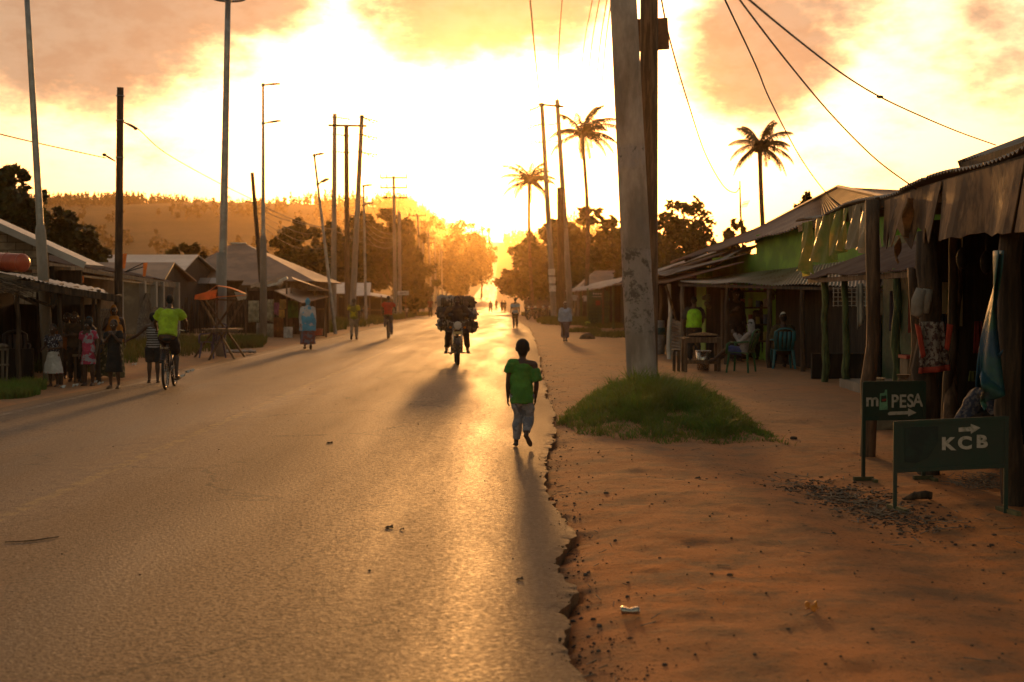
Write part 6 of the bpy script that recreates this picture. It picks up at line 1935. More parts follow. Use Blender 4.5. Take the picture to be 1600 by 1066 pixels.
def chair(label, loc, rz, mat, tilt=0):
    t = thing('plastic_chair', label, 'chair', loc, rz, 'plastic armchairs before the verandah')
    m = mat
    for sx in (-1, 1):
        for sy in (-1, 1):
            mb = MB(); b0 = Vector((sx * .25, sy * .24, 0)); t0 = Vector((sx * .20, sy * .20, .42))
            mb.tube([b0, b0.lerp(t0, .5), t0], [.026, .03, .036], 6, ell=[.02, .022, .03]); mb.build('leg', m, t, world=False)
        mb = MB(); mb.tube([(sx * .25, .24, .40), (sx * .265, .22, .60), (sx * .27, .16, .645), (sx * .265, -.05, .65), (sx * .24, -.24, .66)], [.022] * 5, 6, ell=[.03, .03, .018, .018, .02])
        mb.build('armrest', m, t, world=False, smooth=True)
    mb = MB(); mb.patch((-.22, -.22, .42), (.22, -.22, .42), (.23, .24, .44), (-.23, .24, .44), 8, 8, lambda u, v: (0, 0, -.018 * math.sin(u * 3.14) * math.sin(v * 3.14)))
    mb.build('seat', m, t, world=False, solid=.018, smooth=True)
    mb = MB()
    for k in range(5):
        u = -1 + k * .5
        mb.tube([(u * .17, -.215 - .02 * (1 - u * u), .44), (u * .20, -.27 - .03 * (1 - u * u), .65), (u * .19, -.33 - .03 * (1 - u * u), .84)], [.037] * 3, 6, ell=[.008] * 3)
    mb.tube([(-.23, -.27, .62), (-.22, -.33, .84), (-.12, -.36, .90), (0, -.37, .915), (.12, -.36, .90), (.22, -.33, .84), (.23, -.27, .62)], .022, 6)
    mb.build('backrest', m, t, world=False, smooth=True)
    return t


SIT = dict(hip=(0, -.02, .265), chest=(0, -.06, .43), neck=(0, -.07, .56), head=(0, -.06, .66), sL=(-.098, -.06, .535), sR=(.098, -.06, .535),
           eL=(-.14, 0, .40), wL=(-.10, .13, .36), eR=(.14, 0, .40), wR=(.10, .13, .36), kL=(-.07, .23, .29), kR=(.07, .23, .29), aL=(-.075, .22, .045), aR=(.075, .22, .045))
BLUEP = material('blue_green_plastic', (.03, .17, .20), .45, .15, 3); GREENP = material('dark_green_plastic', (.02, .10, .035), .45, .15, 3)
p = ground_at(1222, 576)
chair('blue green plastic armchair seen from behind, with the man in the cap', (p.x, p.y, p.z), R(0), BLUEP)
person('seated man in a white cap and brown hoodie, back turned', (p.x, p.y, p.z), R(0), 1.72, SIT, [('shirt', cloth('olive_brown_hoodie', (.075, .055, .02)), dict(sleeve=1.9, ease=.022)), ('trousers', DARK, {}), ('cap', cloth('white_cap', (.65, .60, .52))), ('shoes', SHOE)], dist=30, build=1.25, skin=SKIN2)
p = ground_at(1158, 582)
chair('dark green plastic armchair turned sideways, with the hooded child', (p.x, p.y, p.z), R(62), GREENP)
SITC = dict(SIT); SITC.update(hip=(0, -.04, .33), chest=(0, -.10, .50), neck=(0, -.16, .63), head=(0, -.15, .75), sL=(-.098, -.15, .60), sR=(.098, -.15, .60), eL=(-.14, -.02, .47), wL=(-.06, .10, .62), eR=(.14, -.02, .47), wR=(.06, .10, .60), kL=(-.06, .22, .36), kR=(.06, .22, .36), aL=(-.06, .42, .20), aR=(.06, .40, .17))
person('child in a grey hooded jacket and blue shorts lounging with legs stretched to the table', (p.x, p.y, p.z), R(62), 1.36, SITC, [('shirt', cloth('grey_hoodie', (.30, .27, .26)), dict(sleeve=1.9, ease=.022)), ('hood', cloth('grey_hood', (.33, .30, .29))), ('shorts', cloth('blue_shorts', (.04, .06, .20)), dict(len=.6))], dist=29, skin=SKIN2)
p = ground_at(1176, 566)
person('seated figure with a dark cap in shadow behind the green chair', (p.x, p.y + 2.2, 0), R(200), 1.6, SIT, [('shirt', DARK, dict(sleeve=1.9)), ('trousers', DARK, {}), ('cap', cloth('dark_cap', (.05, .04, .035)))], dist=34, skin=SKIN2)
mb = MB(); mb.box((p.x, p.y + 2.2, .2), (.5, .4, .42)); 
t = thing('wooden_box', 'dark wooden box used as a seat in the shadow behind the green chair', 'box', (p.x, p.y + 2.2, 0)); mb.build('body', M['darkwood'], t)
mb = MB(); mb.box((p.x, p.y + 2.2, .425), (.54, .44, .03)); mb.build('lid', M['wood'], t)
# crouching child in the near shop
p = ground_at(1509, 668)
SQ = dict(hip=(0, -.04, .24), chest=(0, .03, .38), neck=(0, .09, .49), head=(0, .13, .60), sL=(-.098, .08, .46), sR=(.098, .08, .46), eL=(-.15, .14, .33), wL=(-.08, .25, .28), eR=(.15, .14, .33), wR=(.08, .25, .28), kL=(-.09, .20, .30), kR=(.09, .20, .30), aL=(-.08, .10, .045), aR=(.08, .10, .045))
person('child crouching in a blue checked shirt in the shade of the near shop', (4.55, 14.1, gz(4.55, 14.1)), R(-100), 1.45, SQ, [('shirt', cloth('blue_checked_shirt', (.05, .06, .10), (.16, .15, .16), 'blotch', 25), dict(sleeve=1.5)), ('shorts', DARK, {})], dist=16, head_k=1.15, skin=SKIN2)
mb = MB()
t = thing('bucket', 'pale plastic bucket on the ground beside the crouching child', 'bucket', (4.62, 13.4, 0))
mb.tube([(4.62, 13.4, 0), (4.62, 13.4, .3)], [.14, .18], 18); mb.build('body', M['plaster'], t, smooth=True)
mb = MB(); mb.torus((4.62, 13.4, .3), .18, .012, 'Z', 20, 6); mb.build('rim', M['white'], t, smooth=True)


# ================================================================== bicycles and motorcycles
RUB = material('black_rubber', (.02, .018, .016), .8, .2); CHROME = material('worn_chrome', (.45, .40, .34), .25, .15, 8, metal=.9)
FRAME = material('dark_bike_frame', (.03, .025, .03), .4, .2)


def spoked(parent, c, R_, r, n=18):
    mb = MB(); mb.torus(c, R_, r, 'X', 36, 8); w = mb.build('wheel', RUB, parent, world=False, smooth=True)
    mb = MB(); mb.torus(c, R_ - r * 1.1, r * .45, 'X', 36, 6); mb.build('rim', CHROME, w, world=False, smooth=True)
    mb = MB(); c = Vector(c)
    for k in range(n):
        a = 2 * math.pi * k / n; mb.tube([c + Vector((.02 * (1 if k % 2 else -1), 0, 0)), c + Vector((0, math.cos(a) * (R_ - r), math.sin(a) * (R_ - r)))], .0018, 3)
    mb.build('spokes', CHROME, w, world=False)
    mb = MB(); mb.tube([c - Vector((.05, 0, 0)), c + Vector((.05, 0, 0))], .022, 8); mb.build('hub', CHROME, w, world=False)
    return w


def bicycle(label, loc, rz):
    t = thing('bicycle', label, 'bicycle', loc, rz, 'bicycles being ridden')
    spoked(t, (0, -.52, .33), .31, .024); spoked(t, (0, .52, .33), .31, .024)
    mb = MB(); bb = (0, -.10, .30); st = (0, -.26, .78); hd = (0, .36, .80)
    for a, c, r in (((0, -.52, .33), bb, .012), (bb, st, .017), (bb, (0, .40, .66), .018), (st, hd, .016), ((0, -.52, .33), (0, -.24, .70), .010), (hd, (0, .40, .64), .02), ((.05, .52, .33), (.03, .41, .64), .013), ((-.05, .52, .33), (-.03, .41, .64), .013)):
        mb.tube([a, c], r, 8)
    mb.build('frame', FRAME, t, world=False, smooth=True)
    mb = MB(); mb.tube([(-.28, .26, .98), (-.12, .36, 1.0), (0, .35, .94), (.12, .36, 1.0), (.28, .26, .98)], .013, 8); mb.tube([(0, .35, .94), hd], .014, 8); mb.build('handlebar', CHROME, t, world=False, smooth=True)
    for s in (-1, 1): mb = MB(); mb.tube([(s * .22, .29, .985), (s * .29, .25, .98)], .018, 8); mb.build('grip', RUB, t, world=False)
    mb = MB(); mb.ball((0, -.30, .86), (.085, .13, .035), 10); mb.tube([(0, -.27, .84), st], .013, 6); mb.build('saddle', RUB, t, world=False, smooth=True)
    mb = MB(); mb.torus((.05, -.10, .30), .09, .008, 'X', 20, 5); mb.tube([(.06, -.10, .30), (.07, -.04, .16)], .008, 5); mb.tube([(-.06, -.10, .30), (-.07, -.16, .44)], .008, 5); mb.build('crank', CHROME, t, world=False)
    for s, q in ((1, (.12, -.04, .15)), (-1, (-.12, -.16, .45))): mb = MB(); mb.box(q, (.09, .07, .02)); mb.build('pedal', RUB, t, world=False)
    mb = MB(); mb.patch((-.045, -.80, .52), (.045, -.80, .52), (.045, -.30, .68), (-.045, -.30, .68), 2, 6, lambda u, v: (0, 0, .05 * math.sin(v * 3.1))); mb.build('mudguard', FRAME, t, world=False, solid=.004)
    mb = MB(); mb.box((0, -.55, .72), (.12, .34, .012)); mb.tube([(.05, -.68, .72), (.03, -.52, .35)], .006, 4); mb.tube([(-.05, -.68, .72), (-.03, -.52, .35)], .006, 4); mb.build('carrier', CHROME, t, world=False)
    return t


def rider_pose(H, lean=.12):
    f = 1 / H
    return dict(hip=(0, -.27 * f, .93 * f), chest=(0, (-.27 + lean) * f, 1.18 * f), neck=(0, (-.24 + lean * 1.9) * f, 1.38 * f), head=(0, (-.20 + lean * 1.9) * f, 1.53 * f),
                sL=(-.16 * f, (-.25 + lean * 1.9) * f, 1.335 * f), sR=(.16 * f, (-.25 + lean * 1.9) * f, 1.335 * f), eL=(-.27 * f, .08 * f, 1.14 * f), eR=(.27 * f, .08 * f, 1.14 * f),
                wL=(-.26 * f, .22 * f, 1.02 * f), wR=(.26 * f, .22 * f, 1.02 * f), hLd=(0, .06, -.02), hRd=(0, .06, -.02),
                kR=(.10 * f, .06 * f, .62 * f), aR=(.12 * f, -.06 * f, .22 * f), kL=(-.10 * f, .10 * f, .82 * f), aL=(-.12 * f, -.18 * f, .52 * f))


p = ground_at(266, 606)
bicycle('dark bicycle of the boy in lime green, seen from behind', (p.x, p.y, p.z), R(5))
person('boy in a lime green t-shirt riding a bicycle away', (p.x, p.y, p.z), R(5), 1.42, rider_pose(1.42), [('tee', cloth('lime_tshirt', (.36, .52, .02)), dict(sleeve=.6, ease=.022, hem=-.12, loose=.2)), ('shorts', cloth('blackish_shorts', (.03, .025, .025)), dict(len=.58)), ('sandals', SHOE)], dist=25, build=1.12)
p = ground_at(607, 529)
bicycle('bicycle of the man in red, farther up the left side of the road', (p.x, p.y, p.z), R(2))
person('man in a red t-shirt cycling away', (p.x, p.y, p.z), R(2), 1.55, rider_pose(1.55, .10), [('tee', cloth('red_tshirt', (.50, .035, .015)), dict(sleeve=.5, ease=.02)), ('trousers', cloth('blue_grey_trousers', (.09, .09, .12)), {}), ('shoes', SHOE)], dist=55)


def motorcycle(label, loc, rz, group=None, tankc=(.05, .01, .01)):
    t = thing('motorcycle', label, 'motorcycle', loc, rz, group)
    spoked(t, (0, .64, .30), .265, .040); spoked(t, (0, -.62, .30), .26, .046)
    for s in (-1, 1):
        mb = MB(); mb.tube([(s * .095, .64, .30), (s * .095, .50, .72), (s * .09, .42, .94)], [.022, .026, .02], 8); mb.build('fork', CHROME, t, world=False, smooth=True)
        mb = MB(); mb.tube([(s * .10, .52, 1.02), (s * .11, .50, 1.14)], .006, 5); mb.ball((s * .16, .50, 1.18), (.065, .012, .04), 8); mb.build('mirror', FRAME, t, world=False)
        mb = MB(); mb.ball((s * .17, .50, .88), (.035, .05, .03), 8); mb.build('indicator', material('amber_lens', (.5, .16, .02), .2), t, world=False, smooth=True)
        mb = MB(); mb.tube([(s * .08, -.02, .27), (s * .27, 0, .27)], .017, 6); mb.build('footrest', RUB, t, world=False)
        mb = MB(); mb.tube([(s * .11, -.62, .30), (s * .13, -.45, .72)], .028, 8); mb.build('shock', CHROME, t, world=False)
    mb = MB(); mb.patch((-.055, .36, .58), (.055, .36, .58), (.055, .92, .50), (-.055, .92, .50), 3, 8, lambda u, v: (0, 0, .10 * math.sin(v * 3.14) - .012 * (2 * u - 1) ** 2)); mb.build('mudguard', FRAME, t, world=False, solid=.006, smooth=True)
    mb = MB(); mb.tube([(-.36, .30, 1.03), (-.28, .38, 1.05), (-.08, .44, .98), (.08, .44, .98), (.28, .38, 1.05), (.36, .30, 1.03)], .013, 8); mb.build('handlebar', CHROME, t, world=False, smooth=True)
    for s in (-1, 1): mb = MB(); mb.tube([(s * .27, .385, 1.05), (s * .38, .28, 1.03)], .019, 8); mb.build('grip', RUB, t, world=False)
    mb = MB(); mb.tube([(0, .47, .93), (0, .55, .93), (0, .58, .93)], [.06, .10, .105], 20, side=(1, 0, 0)); h = mb.build('headlight', CHROME, t, world=False, smooth=True)
    mb = MB(); mb.ball((0, .575, .93), (.095, .025, .095), 16); mb.build('lens', material('lamp_glass', (.50, .46, .40), .15, .1, 8), h, world=False, smooth=True)
    mb = MB(); mb.box((0, .60, .76), (.21, .012, .06)); mb.build('number_plate', material('pale_yellow_plate', (.48, .36, .14), .5, .3, 12), t, world=False)
    mb = MB(); mb.ball((0, .14, .80), (.13, .27, .11), 14); mb.build('tank', material('tank_%d' % int(tankc[0] * 1000), tankc, .25, .1), t, world=False, smooth=True)
    mb = MB(); mb.box((0, .02, .40), (.20, .30, .26)); mb.tube([(0, .10, .45), (0, .20, .66)], [.085, .08], 10); mb.build('engine', CHROME, t, world=False)
    mb = MB(); mb.tube([(.10, .15, .42), (.14, .02, .24), (.15, -.5, .26), (.15, -.85, .34)], [.018, .022, .04, .04], 8); mb.build('exhaust', CHROME, t, world=False, smooth=True)
    mb = MB(); mb.box((0, -.34, .78), (.24, .66, .10)); mb.build('saddle', RUB, t, world=False)
    mb = MB(); mb.tube([(0, .42, .90), (0, .2, .30), (0, -.2, .28), (0, -.3, .72), (0, .3, .74)], .02, 6); mb.tube([(-.075, -.1, .3), (.075, -.1, .3)], .014, 6); mb.tube([(.07, -.62, .3), (.07, -.1, .3)], .016, 6); mb.tube([(-.07, -.62, .3), (-.07, -.1, .3)], .016, 6); mb.build('frame', FRAME, t, world=False)
    mb = MB(); mb.box((0, -.80, .84), (.30, .36, .03)); mb.build('rear_rack', FRAME, t, world=False)
    return t


mp_ = ground_at(712, 571); mp_.y += .55; mp_.x = (714 - 800) / 2222.2 * mp_.y
motorcycle('heavily loaded motorcycle riding towards the viewer', mp_, R(184), None, (.05, .012, .01))
Hm = 1.70; f = 1 / Hm
MR = dict(hip=(0, -.12 * f, .90 * f), chest=(0, -.10 * f, 1.16 * f), neck=(0, -.04 * f, 1.38 * f), head=(0, .0, 1.50 * f), sL=(-.17 * f, -.05 * f, 1.32 * f), sR=(.17 * f, -.05 * f, 1.32 * f),
          eL=(-.34 * f, .12 * f, 1.13 * f), eR=(.34 * f, .12 * f, 1.13 * f), wL=(-.35 * f, .30 * f, 1.06 * f), wR=(.35 * f, .30 * f, 1.06 * f), hLd=(0, .05, -.02), hRd=(0, .05, -.02),
          kL=(-.21 * f, .26 * f, .74 * f), kR=(.21 * f, .26 * f, .74 * f), aL=(-.25 * f, .0, .34 * f), aR=(.25 * f, .0, .34 * f))
person('motorcycle rider in dark clothes, almost buried among the sacks', mp_, R(184), Hm, MR, [('shirt', cloth('dark_brown_jacket', (.05, .032, .022)), dict(sleeve=1.9, ease=.02)), ('trousers', cloth('black_brown_trousers', (.028, .02, .016)), dict(len=.8)), ('sandals', SHOE)], dist=33, skin=SKIN2, build=1.1)
SK1 = cloth('dark_charcoal_sack', (.09, .065, .05), (.17, .13, .10), 'blotch', 5); SK2 = cloth('pale_plastic_sack', (.38, .32, .26), (.08, .06, .05), 'blotch', 4)
Rm = Matrix.Rotation(R(184), 3, 'Z')
SACKS = [((-.46, -.42, 1.47), (.02, -.44, 1.49), .150, SK2, 'long pale sack, upper left of the load behind the rider'), ((.04, -.50, 1.48), (.44, -.46, 1.46), .155, SK1, 'dark sack, upper right of the load behind the rider'),
         ((-.46, -.32, 1.20), (-.14, -.34, 1.20), .150, SK1, 'dark sack at the middle left of the load'), ((.14, -.34, 1.20), (.48, -.30, 1.18), .155, SK2, 'pale sack at the middle right of the load'),
         ((-.45, -.28, .93), (-.18, -.30, .92), .150, SK2, 'pale sack hanging at the lower left of the load'), ((.18, -.30, .90), (.47, -.26, .88), .160, SK1, 'ragged dark sack hanging at the lower right of the load'),
         ((-.30, -.55, 1.30), (.30, -.55, 1.30), .20, SK1, "dark sack in the core of the load against the rider's back"), ((-.38, -.55, 1.02), (.38, -.55, 1.02), .18, SK1, 'dark sack lying across the rear rack')]
for (a, c, r, mt, lab) in SACKS:
    a = Vector((-a[0], a[1], a[2])); c = Vector((-c[0], c[1], c[2]))   # mirrored: the load is seen from the front
    mid = (a + c) / 2
    o = thing('sack', lab, 'sack', mp_ + Rm @ Vector((mid.x, mid.y, mid.z - r)), R(184), 'sacks strapped on the loaded motorcycle')
    d = (c - a); rg = random.Random(lab)
    pts = [(*(a + d * k / 6 - mid + Vector((0, rg.uniform(-.012, .012), rg.uniform(-.012, .012) + r))), r * (1 + rg.uniform(-.10, .07)) * (1 - .14 * (abs(k / 3 - 1)) ** 3)) for k in range(7)]
    blob('sack_body', [{'p': pts, 'side': (0, 0, 1), 'flat': True}], .014, mt, o, 4)
    s1 = a - mid + Vector((0, 0, r))
    for q, sg in ((s1, -1), (-(a - mid) + Vector((0, 0, r)), 1)):
        q = q + d.normalized() * sg * r * .05
        mb = MB(); mb.tube([q - d.normalized() * sg * r * .5, q + d.normalized() * sg * .015, q + d.normalized() * sg * .05], [r * .5, r * .2, r * .12], 8, side=(0, 0, 1))
        mb.build('tied_end', mt, o, world=False, smooth=True)
    for u in (.3, .7):
        mb = MB(); c2 = a + d * u - mid + Vector((0, 0, r)); mb.tube([c2 - d.normalized() * .012, c2 + d.normalized() * .012], r * 1.06, 16, side=(0, 0, 1)); mb.build('strap', RUB, o, world=False, smooth=True)

# parked motorcycles
for k, (px, Y, rz, lab) in enumerate(((832, 104, 150, 'parked motorcycle nearest the road, left one of the row'), (840, 106, 160, 'second parked motorcycle of the row'), (850, 107, 172, 'third parked motorcycle, with a pale fairing'), (859, 109, 178, 'rightmost parked motorcycle, half behind the concrete pole'))):
    x, y, z = footp(px, Y); motorcycle(lab, (x, y, gz(x, y)), R(rz), 'motorcycles parked at the right roadside', ((.10, .02, .02), (.03, .03, .04), (.4, .36, .32), (.35, .32, .3))[k])
for k, (px, Y, rz, lab, c1) in enumerate(((826, 106, 30, 'motorcycle rider in a cap waiting astride the left parked machine', (.07, .045, .03)), (843, 108, -20, 'man in brown leaning on the parked motorcycles', (.10, .06, .04)), (853, 110, 10, 'man standing in the shade behind the rightmost parked motorcycle', (.05, .04, .04)))):
    x, y, z = footp(px, Y); person(lab, (x, y, gz(x, y)), R(rz), 1.68, None, [('shirt', cloth('waiting_shirt_%d' % k, c1), dict(sleeve=1.5)), ('trousers', DARK, {})] + ([('cap', cloth('beige_cap', (.45, .36, .22)))] if k == 0 else []), dist=60, face=False, skin=SKIN2)

# a bicycle leaning by the verandah post group, left of the tin sheds: parked motorbike under the tree
x, y, z = footp(569, 94); motorcycle('motorcycle parked on the grass behind the man in yellow', (x, y, gz(x, y)), R(200), None, (.08, .02, .02))

# ================================================================== signs and small things
SG = material('sign_green', (.006, .038, .019), .6, .35, 3.2, col2=(.022, .034, .020), mixr=(.38, .72))
SW = material('sign_white_paint', (.50, .44, .36), .7, .35, 14, col2=(.24, .24, .18), mixr=(.36, .50))
SLG = material('sign_light_green', (.16, .36, .20), .7, .25, 14)
SR = material('sign_red_paint', (.30, .04, .03), .7, .2)
SD_ = material('sign_dark_emblem', (.006, .02, .012), .6, .4, 9)


def sign_board(name, label, pl, pr, z0, z1, feet, lean=0):
    """pl, pr: ground points under the two edges; faces the viewer"""
    a = Vector(pl); c = Vector(pr); t = thing(name, label, 'sign', ((a.x + c.x) / 2, (a.y + c.y) / 2, (a.z + c.z) / 2))
    d = (c - a); d.z = 0; L = d.length; d.normalize(); rz = math.atan2(d.y, d.x)
    return t, a, c, d, L, rz


ta, a, c, d, L, rz = sign_board('direction_sign', 'smaller green sign board reading m-PESA with a right arrow, standing on thin legs', (3.11, 12.55, 0), (3.66, 12.62, 0), .5, .86, None)
za, zb = wp(0, 655, 12.55).z, wp(0, 598, 12.55).z
mid = (a + c) / 2; zm = (za + zb) / 2
mb = MB(); mb.box((mid.x, mid.y, zm), (L - .03, .012, zb - za - .02), rz=rz); mb.build('board', SG, ta)
n = Vector((d.y, -d.x, 0))
mb = MB()
for (p, q) in (((a, za), (c, za)), ((a, zb), (c, zb))): mb.bar((p[0].x, p[0].y, p[1]), (q[0].x, q[0].y, q[1]), .025, .025)
mb.build('frame', SG, ta)
for p in (a, c):
    g = gz(p.x, p.y); mb = MB(); mb.box((p.x, p.y, (g + zb) / 2 - .01), (.028, .028, zb - g + .03), rz=rz); l = mb.build('leg', SG, ta)
    mb = MB(); mb.box((p.x, p.y, g + .02), (.18, .035, .035), rz=rz); mb.box((p.x + .08, p.y - .05, g + .01), (.035, .12, .03), rz=rz); mb.build('foot', material('foot_iron', (.13, .12, .05), .7, .4), l)


def letter(ch, px, py, Y, size, mat, parent, sx=1.0, off=.004, rz=0.0):
    o = text_obj(ch, size, mat, .0015, off); o.parent = parent; p = wp(px, py, Y)
    o.location = p - ORG[parent.name]; o.rotation_euler = (math.pi / 2, 0, rz); o.scale = (sx, 1, 1)
    return o


Yf = 12.566
yp = lambda px: 12.55 + (px - 1348) / 95. * .07 - .010
px2m = lambda Y: Y / 2222.2
for ch, px, py, sz, sx in (('m', 1363, 626, 27, 1.0), ('P', 1398, 628, 27, .85), ('E', 1410.5, 628, 27, .85), ('S', 1422.5, 627.5, 27, .85), ('A', 1434, 626.5, 27, .85)):
    letter(ch, px, py, yp(px) - .003, sz * px2m(Yf) * 1.05, SW, ta, sx, .0035, rz)
def flat_poly(name, pts, Y, mat, parent, th=.003):
    mb = MB(); n = len(pts)
    YF = Y if callable(Y) else (lambda q: Y)
    for (px, py) in pts: mb.vert(wp(px, py, YF(px)))
    for (px, py) in pts: p = wp(px, py, YF(px)); mb.vert((p.x, p.y + th, p.z))
    mb.face(range(n)); mb.face(range(2 * n - 1, n - 1, -1))
    for i in range(n): mb.face((i, (i + 1) % n, n + (i + 1) % n, n + i))
    return mb.build(name, mat, parent)


flat_poly('phone_symbol', [(1374, 641), (1375, 615), (1382, 614), (1383, 609), (1386, 609), (1387, 640)], yp, SLG, ta)
flat_poly('phone_screen', [(1376.5, 629), (1377, 619), (1385, 618), (1385, 628)], lambda q: yp(q) - .004, SG, ta)
flat_poly('red_hand_mark', [(1378, 626.5), (1378.5, 624), (1385, 623), (1385, 625.5), (1381, 627)], lambda q: yp(q) - .008, SR, ta)
flat_poly('arrow', [(1389, 649), (1387, 646.5), (1390, 643.5), (1419, 642.5), (1419, 638), (1432, 645), (1419, 651), (1419, 647.5)], yp, SW, ta)

tb, a, c, d, L, rz = sign_board('direction_sign', 'wider green sign board reading K C B with a right arrow, nearest the viewer', (2.905, 10.75, 0), (3.70, 10.62, 0), .3, .7, None)
zl0, zl1 = wp(0, 736, 10.75).z, wp(0, 661, 10.75).z; zr0, zr1 = wp(0, 728, 10.62).z, wp(0, 653, 10.62).z
mb = MB()
for y_ in (-.006, .006):
    for (p, z) in ((a, zl0), (c, zr0), (c, zr1), (a, zl1)): mb.vert((p.x, p.y + y_, z))
mb.face((0, 1, 2, 3)); mb.face((4, 7, 6, 5))
for i in range(4): mb.face((i, 4 + i, 4 + (i + 1) % 4, (i + 1) % 4))
mb.build('board', SG, tb)
mb = MB(); 
for (p, z, q, z2) in ((a, zl1, c, zr1), (a, zl0, c, zr0)): mb.bar((p.x, p.y, z), (q.x, q.y, z2), .028, .028)
mb.build('frame', SG, tb)
for p, zt in ((a, zl1), (c, zr1)):
    g = gz(p.x, p.y); mb = MB(); mb.box((p.x, p.y, (g + zt) / 2), (.03, .03, zt - g + .02), rz=rz); l = mb.build('leg', SG, tb)
    mb = MB(); mb.box((p.x + .02, p.y, g + .015), (.04, .30, .035), rz=rz + .35); mb.build('foot', MATS['foot_iron'], l)
yk = lambda px: 10.75 + (px - 1398) / 170. * (-.13) - .012
for ch, px, py, sz in (('K', 1481, 694.5, 25), ('C', 1507.5, 693, 25), ('B', 1534, 691, 25)):
    letter(ch, px, py, yk(px), sz * px2m(10.7) * 1.05, SW, tb, 1.12, .006, rz)
flat_poly('arrow', [(1498, 675), (1498, 668.5), (1517, 667), (1517, 662.5), (1532, 668.5), (1517, 678.5), (1517, 674)], yk, SW, tb)
flat_poly('dark_emblem', [(1414, 722), (1414, 668), (1466, 666), (1466, 690), (1450, 716), (1430, 724)], yk, SD_, tb)

# ---- the tarpaulin, dress and bag hung on the near posts
tarp = material('blue_green_tarpaulin', (.045, .14, .09), .45, .3, 2, col2=(.025, .08, .14), trans=.12, bump=.01, bscale=12)
mb = MB()
Yt = 10.8
def tf(u, v): return (.03 * math.sin(u * 9 + v * 3) * (1 - v * .6), .10 * math.sin(u * 6 + v * 5), 0)
mb.patch(wp(1524, 605, Yt), wp(1563, 617, Yt), wp(1563, 392, Yt), wp(1554, 392, Yt), 16, 26, tf)
tag(mb.build('tarpaulin', tarp, smooth=True, solid=.004), 'long blue green tarpaulin hung from the near post, its edge catching the sun', 'tarpaulin')
mb = MB(); mb.patch(wp(1538, 642, Yt - .05), wp(1562, 612, Yt - .05), wp(1562, 545, Yt - .04), wp(1526, 600, Yt - .06), 10, 10, tf)
mb2 = mb.build('tarpaulin_flap', tarp, smooth=True, solid=.004); tag(mb2, 'folded lower corner of the blue green tarpaulin, hanging to a point', 'tarpaulin')
t = thing('girls_dress', 'small white dress with dark print and red trim hung on the second near post', 'dress', wp(1458, 585, 12.7))
pr = cloth('white_dark_print', (.30, .25, .21), (.08, .04, .035), 'blotch', 26)
redc = cloth('red_trim', (.40, .05, .025))
Yd = 12.74
mb = MB(); mb.patch(wp(1438, 575, Yd), wp(1484, 570, Yd), wp(1474, 503, Yd), wp(1440, 503, Yd), 14, 10, lambda u, v: (0, .035 * math.sin(u * 9), 0)); mb.build('bodice', pr, t, smooth=True, solid=.03)
mb = MB(); mb.patch(wp(1437, 584, Yd - .02), wp(1485, 579, Yd - .02), wp(1484, 570, Yd - .02), wp(1438, 575, Yd - .02), 14, 2, lambda u, v: (0, .035 * math.sin(u * 9), 0)); mb.build('hem', redc, t, smooth=True, solid=.03)
for q in (((1440, 560), (1446, 556), (1438, 510), (1430, 506)), ((1476, 545), (1482, 548), (1489, 508), (1480, 506))):
    mb = MB(); mb.patch(*[wp(x, y, Yd - .03) for x, y in q], 4, 8); mb.build('strap', redc, t, smooth=True, solid=.03)
mb = MB(); mb.tube([wp(1440, 452, 12.76), wp(1434, 470, 12.76), wp(1433, 490, 12.76), wp(1438, 494, 12.76)], [.05, .06, .055, .03], 10); mb.tube([wp(1450, 452, 12.76), wp(1447, 470, 12.76), wp(1446, 490, 12.76)], [.045, .05, .03], 10)
tag(mb.build('rolled_cloth', cloth('dusty_white_cloth', (.34, .29, .24)), smooth=True), 'bundle of dusty white cloth tied high on the second near post', 'cloth')
mb = MB(); mb.patch(wp(1340, 515, 14.2), wp(1350, 500, 14.2), wp(1349, 442, 14.2), wp(1340, 444, 14.2), 6, 8, lambda u, v: (0, .04 * math.sin(u * 9), 0))
tag(mb.build('hanging_towel', cloth('pale_towel', (.30, .27, .22)), smooth=True, solid=.01), 'pale towel hanging on the brown canopy post', 'towel')
for (px, py, lab) in ((1504, 405, 'black shoe bag hung by its strap near the poster, left one'), (1541, 410, 'black bag hung under the canopy beside the tarpaulin')):
    mb = MB(); p = wp(px, py, 14.6); mb.ball(p, (.065, .06, .12), 12); mb.tube([p + Vector((0, 0, .1)), p + Vector((0, 0, .55))], .008, 5)
    tag(mb.build('hanging_bag', M['black'], smooth=True), lab, 'bag')
for (px, py, w, h, col, lab) in ((1463, 520, 16, 60, (.012, .012, .02), 'dark navy garment hanging in the shade'), (1512, 527, 14, 50, (.20, .02, .02), 'dark red garment hanging behind the crouching child'), (1504, 588, 14, 16, (.10, .13, .03), 'olive green cloth low behind the crouching child')):
    Y = 16.2; mb = MB(); mb.patch(wp(px - w + 24, py + h / 2, Y), wp(px + w + 12, py + h / 2, Y), wp(px + w + 8, py - h / 2, Y), wp(px - w + 26, py - h / 2, Y), 6, 6, lambda u, v: (0, .03 * math.sin(u * 12), 0))
    tag(mb.build('hanging_garment', cloth(lab[:14].replace(' ', '_'), col), smooth=True, solid=.02), lab, 'garment')

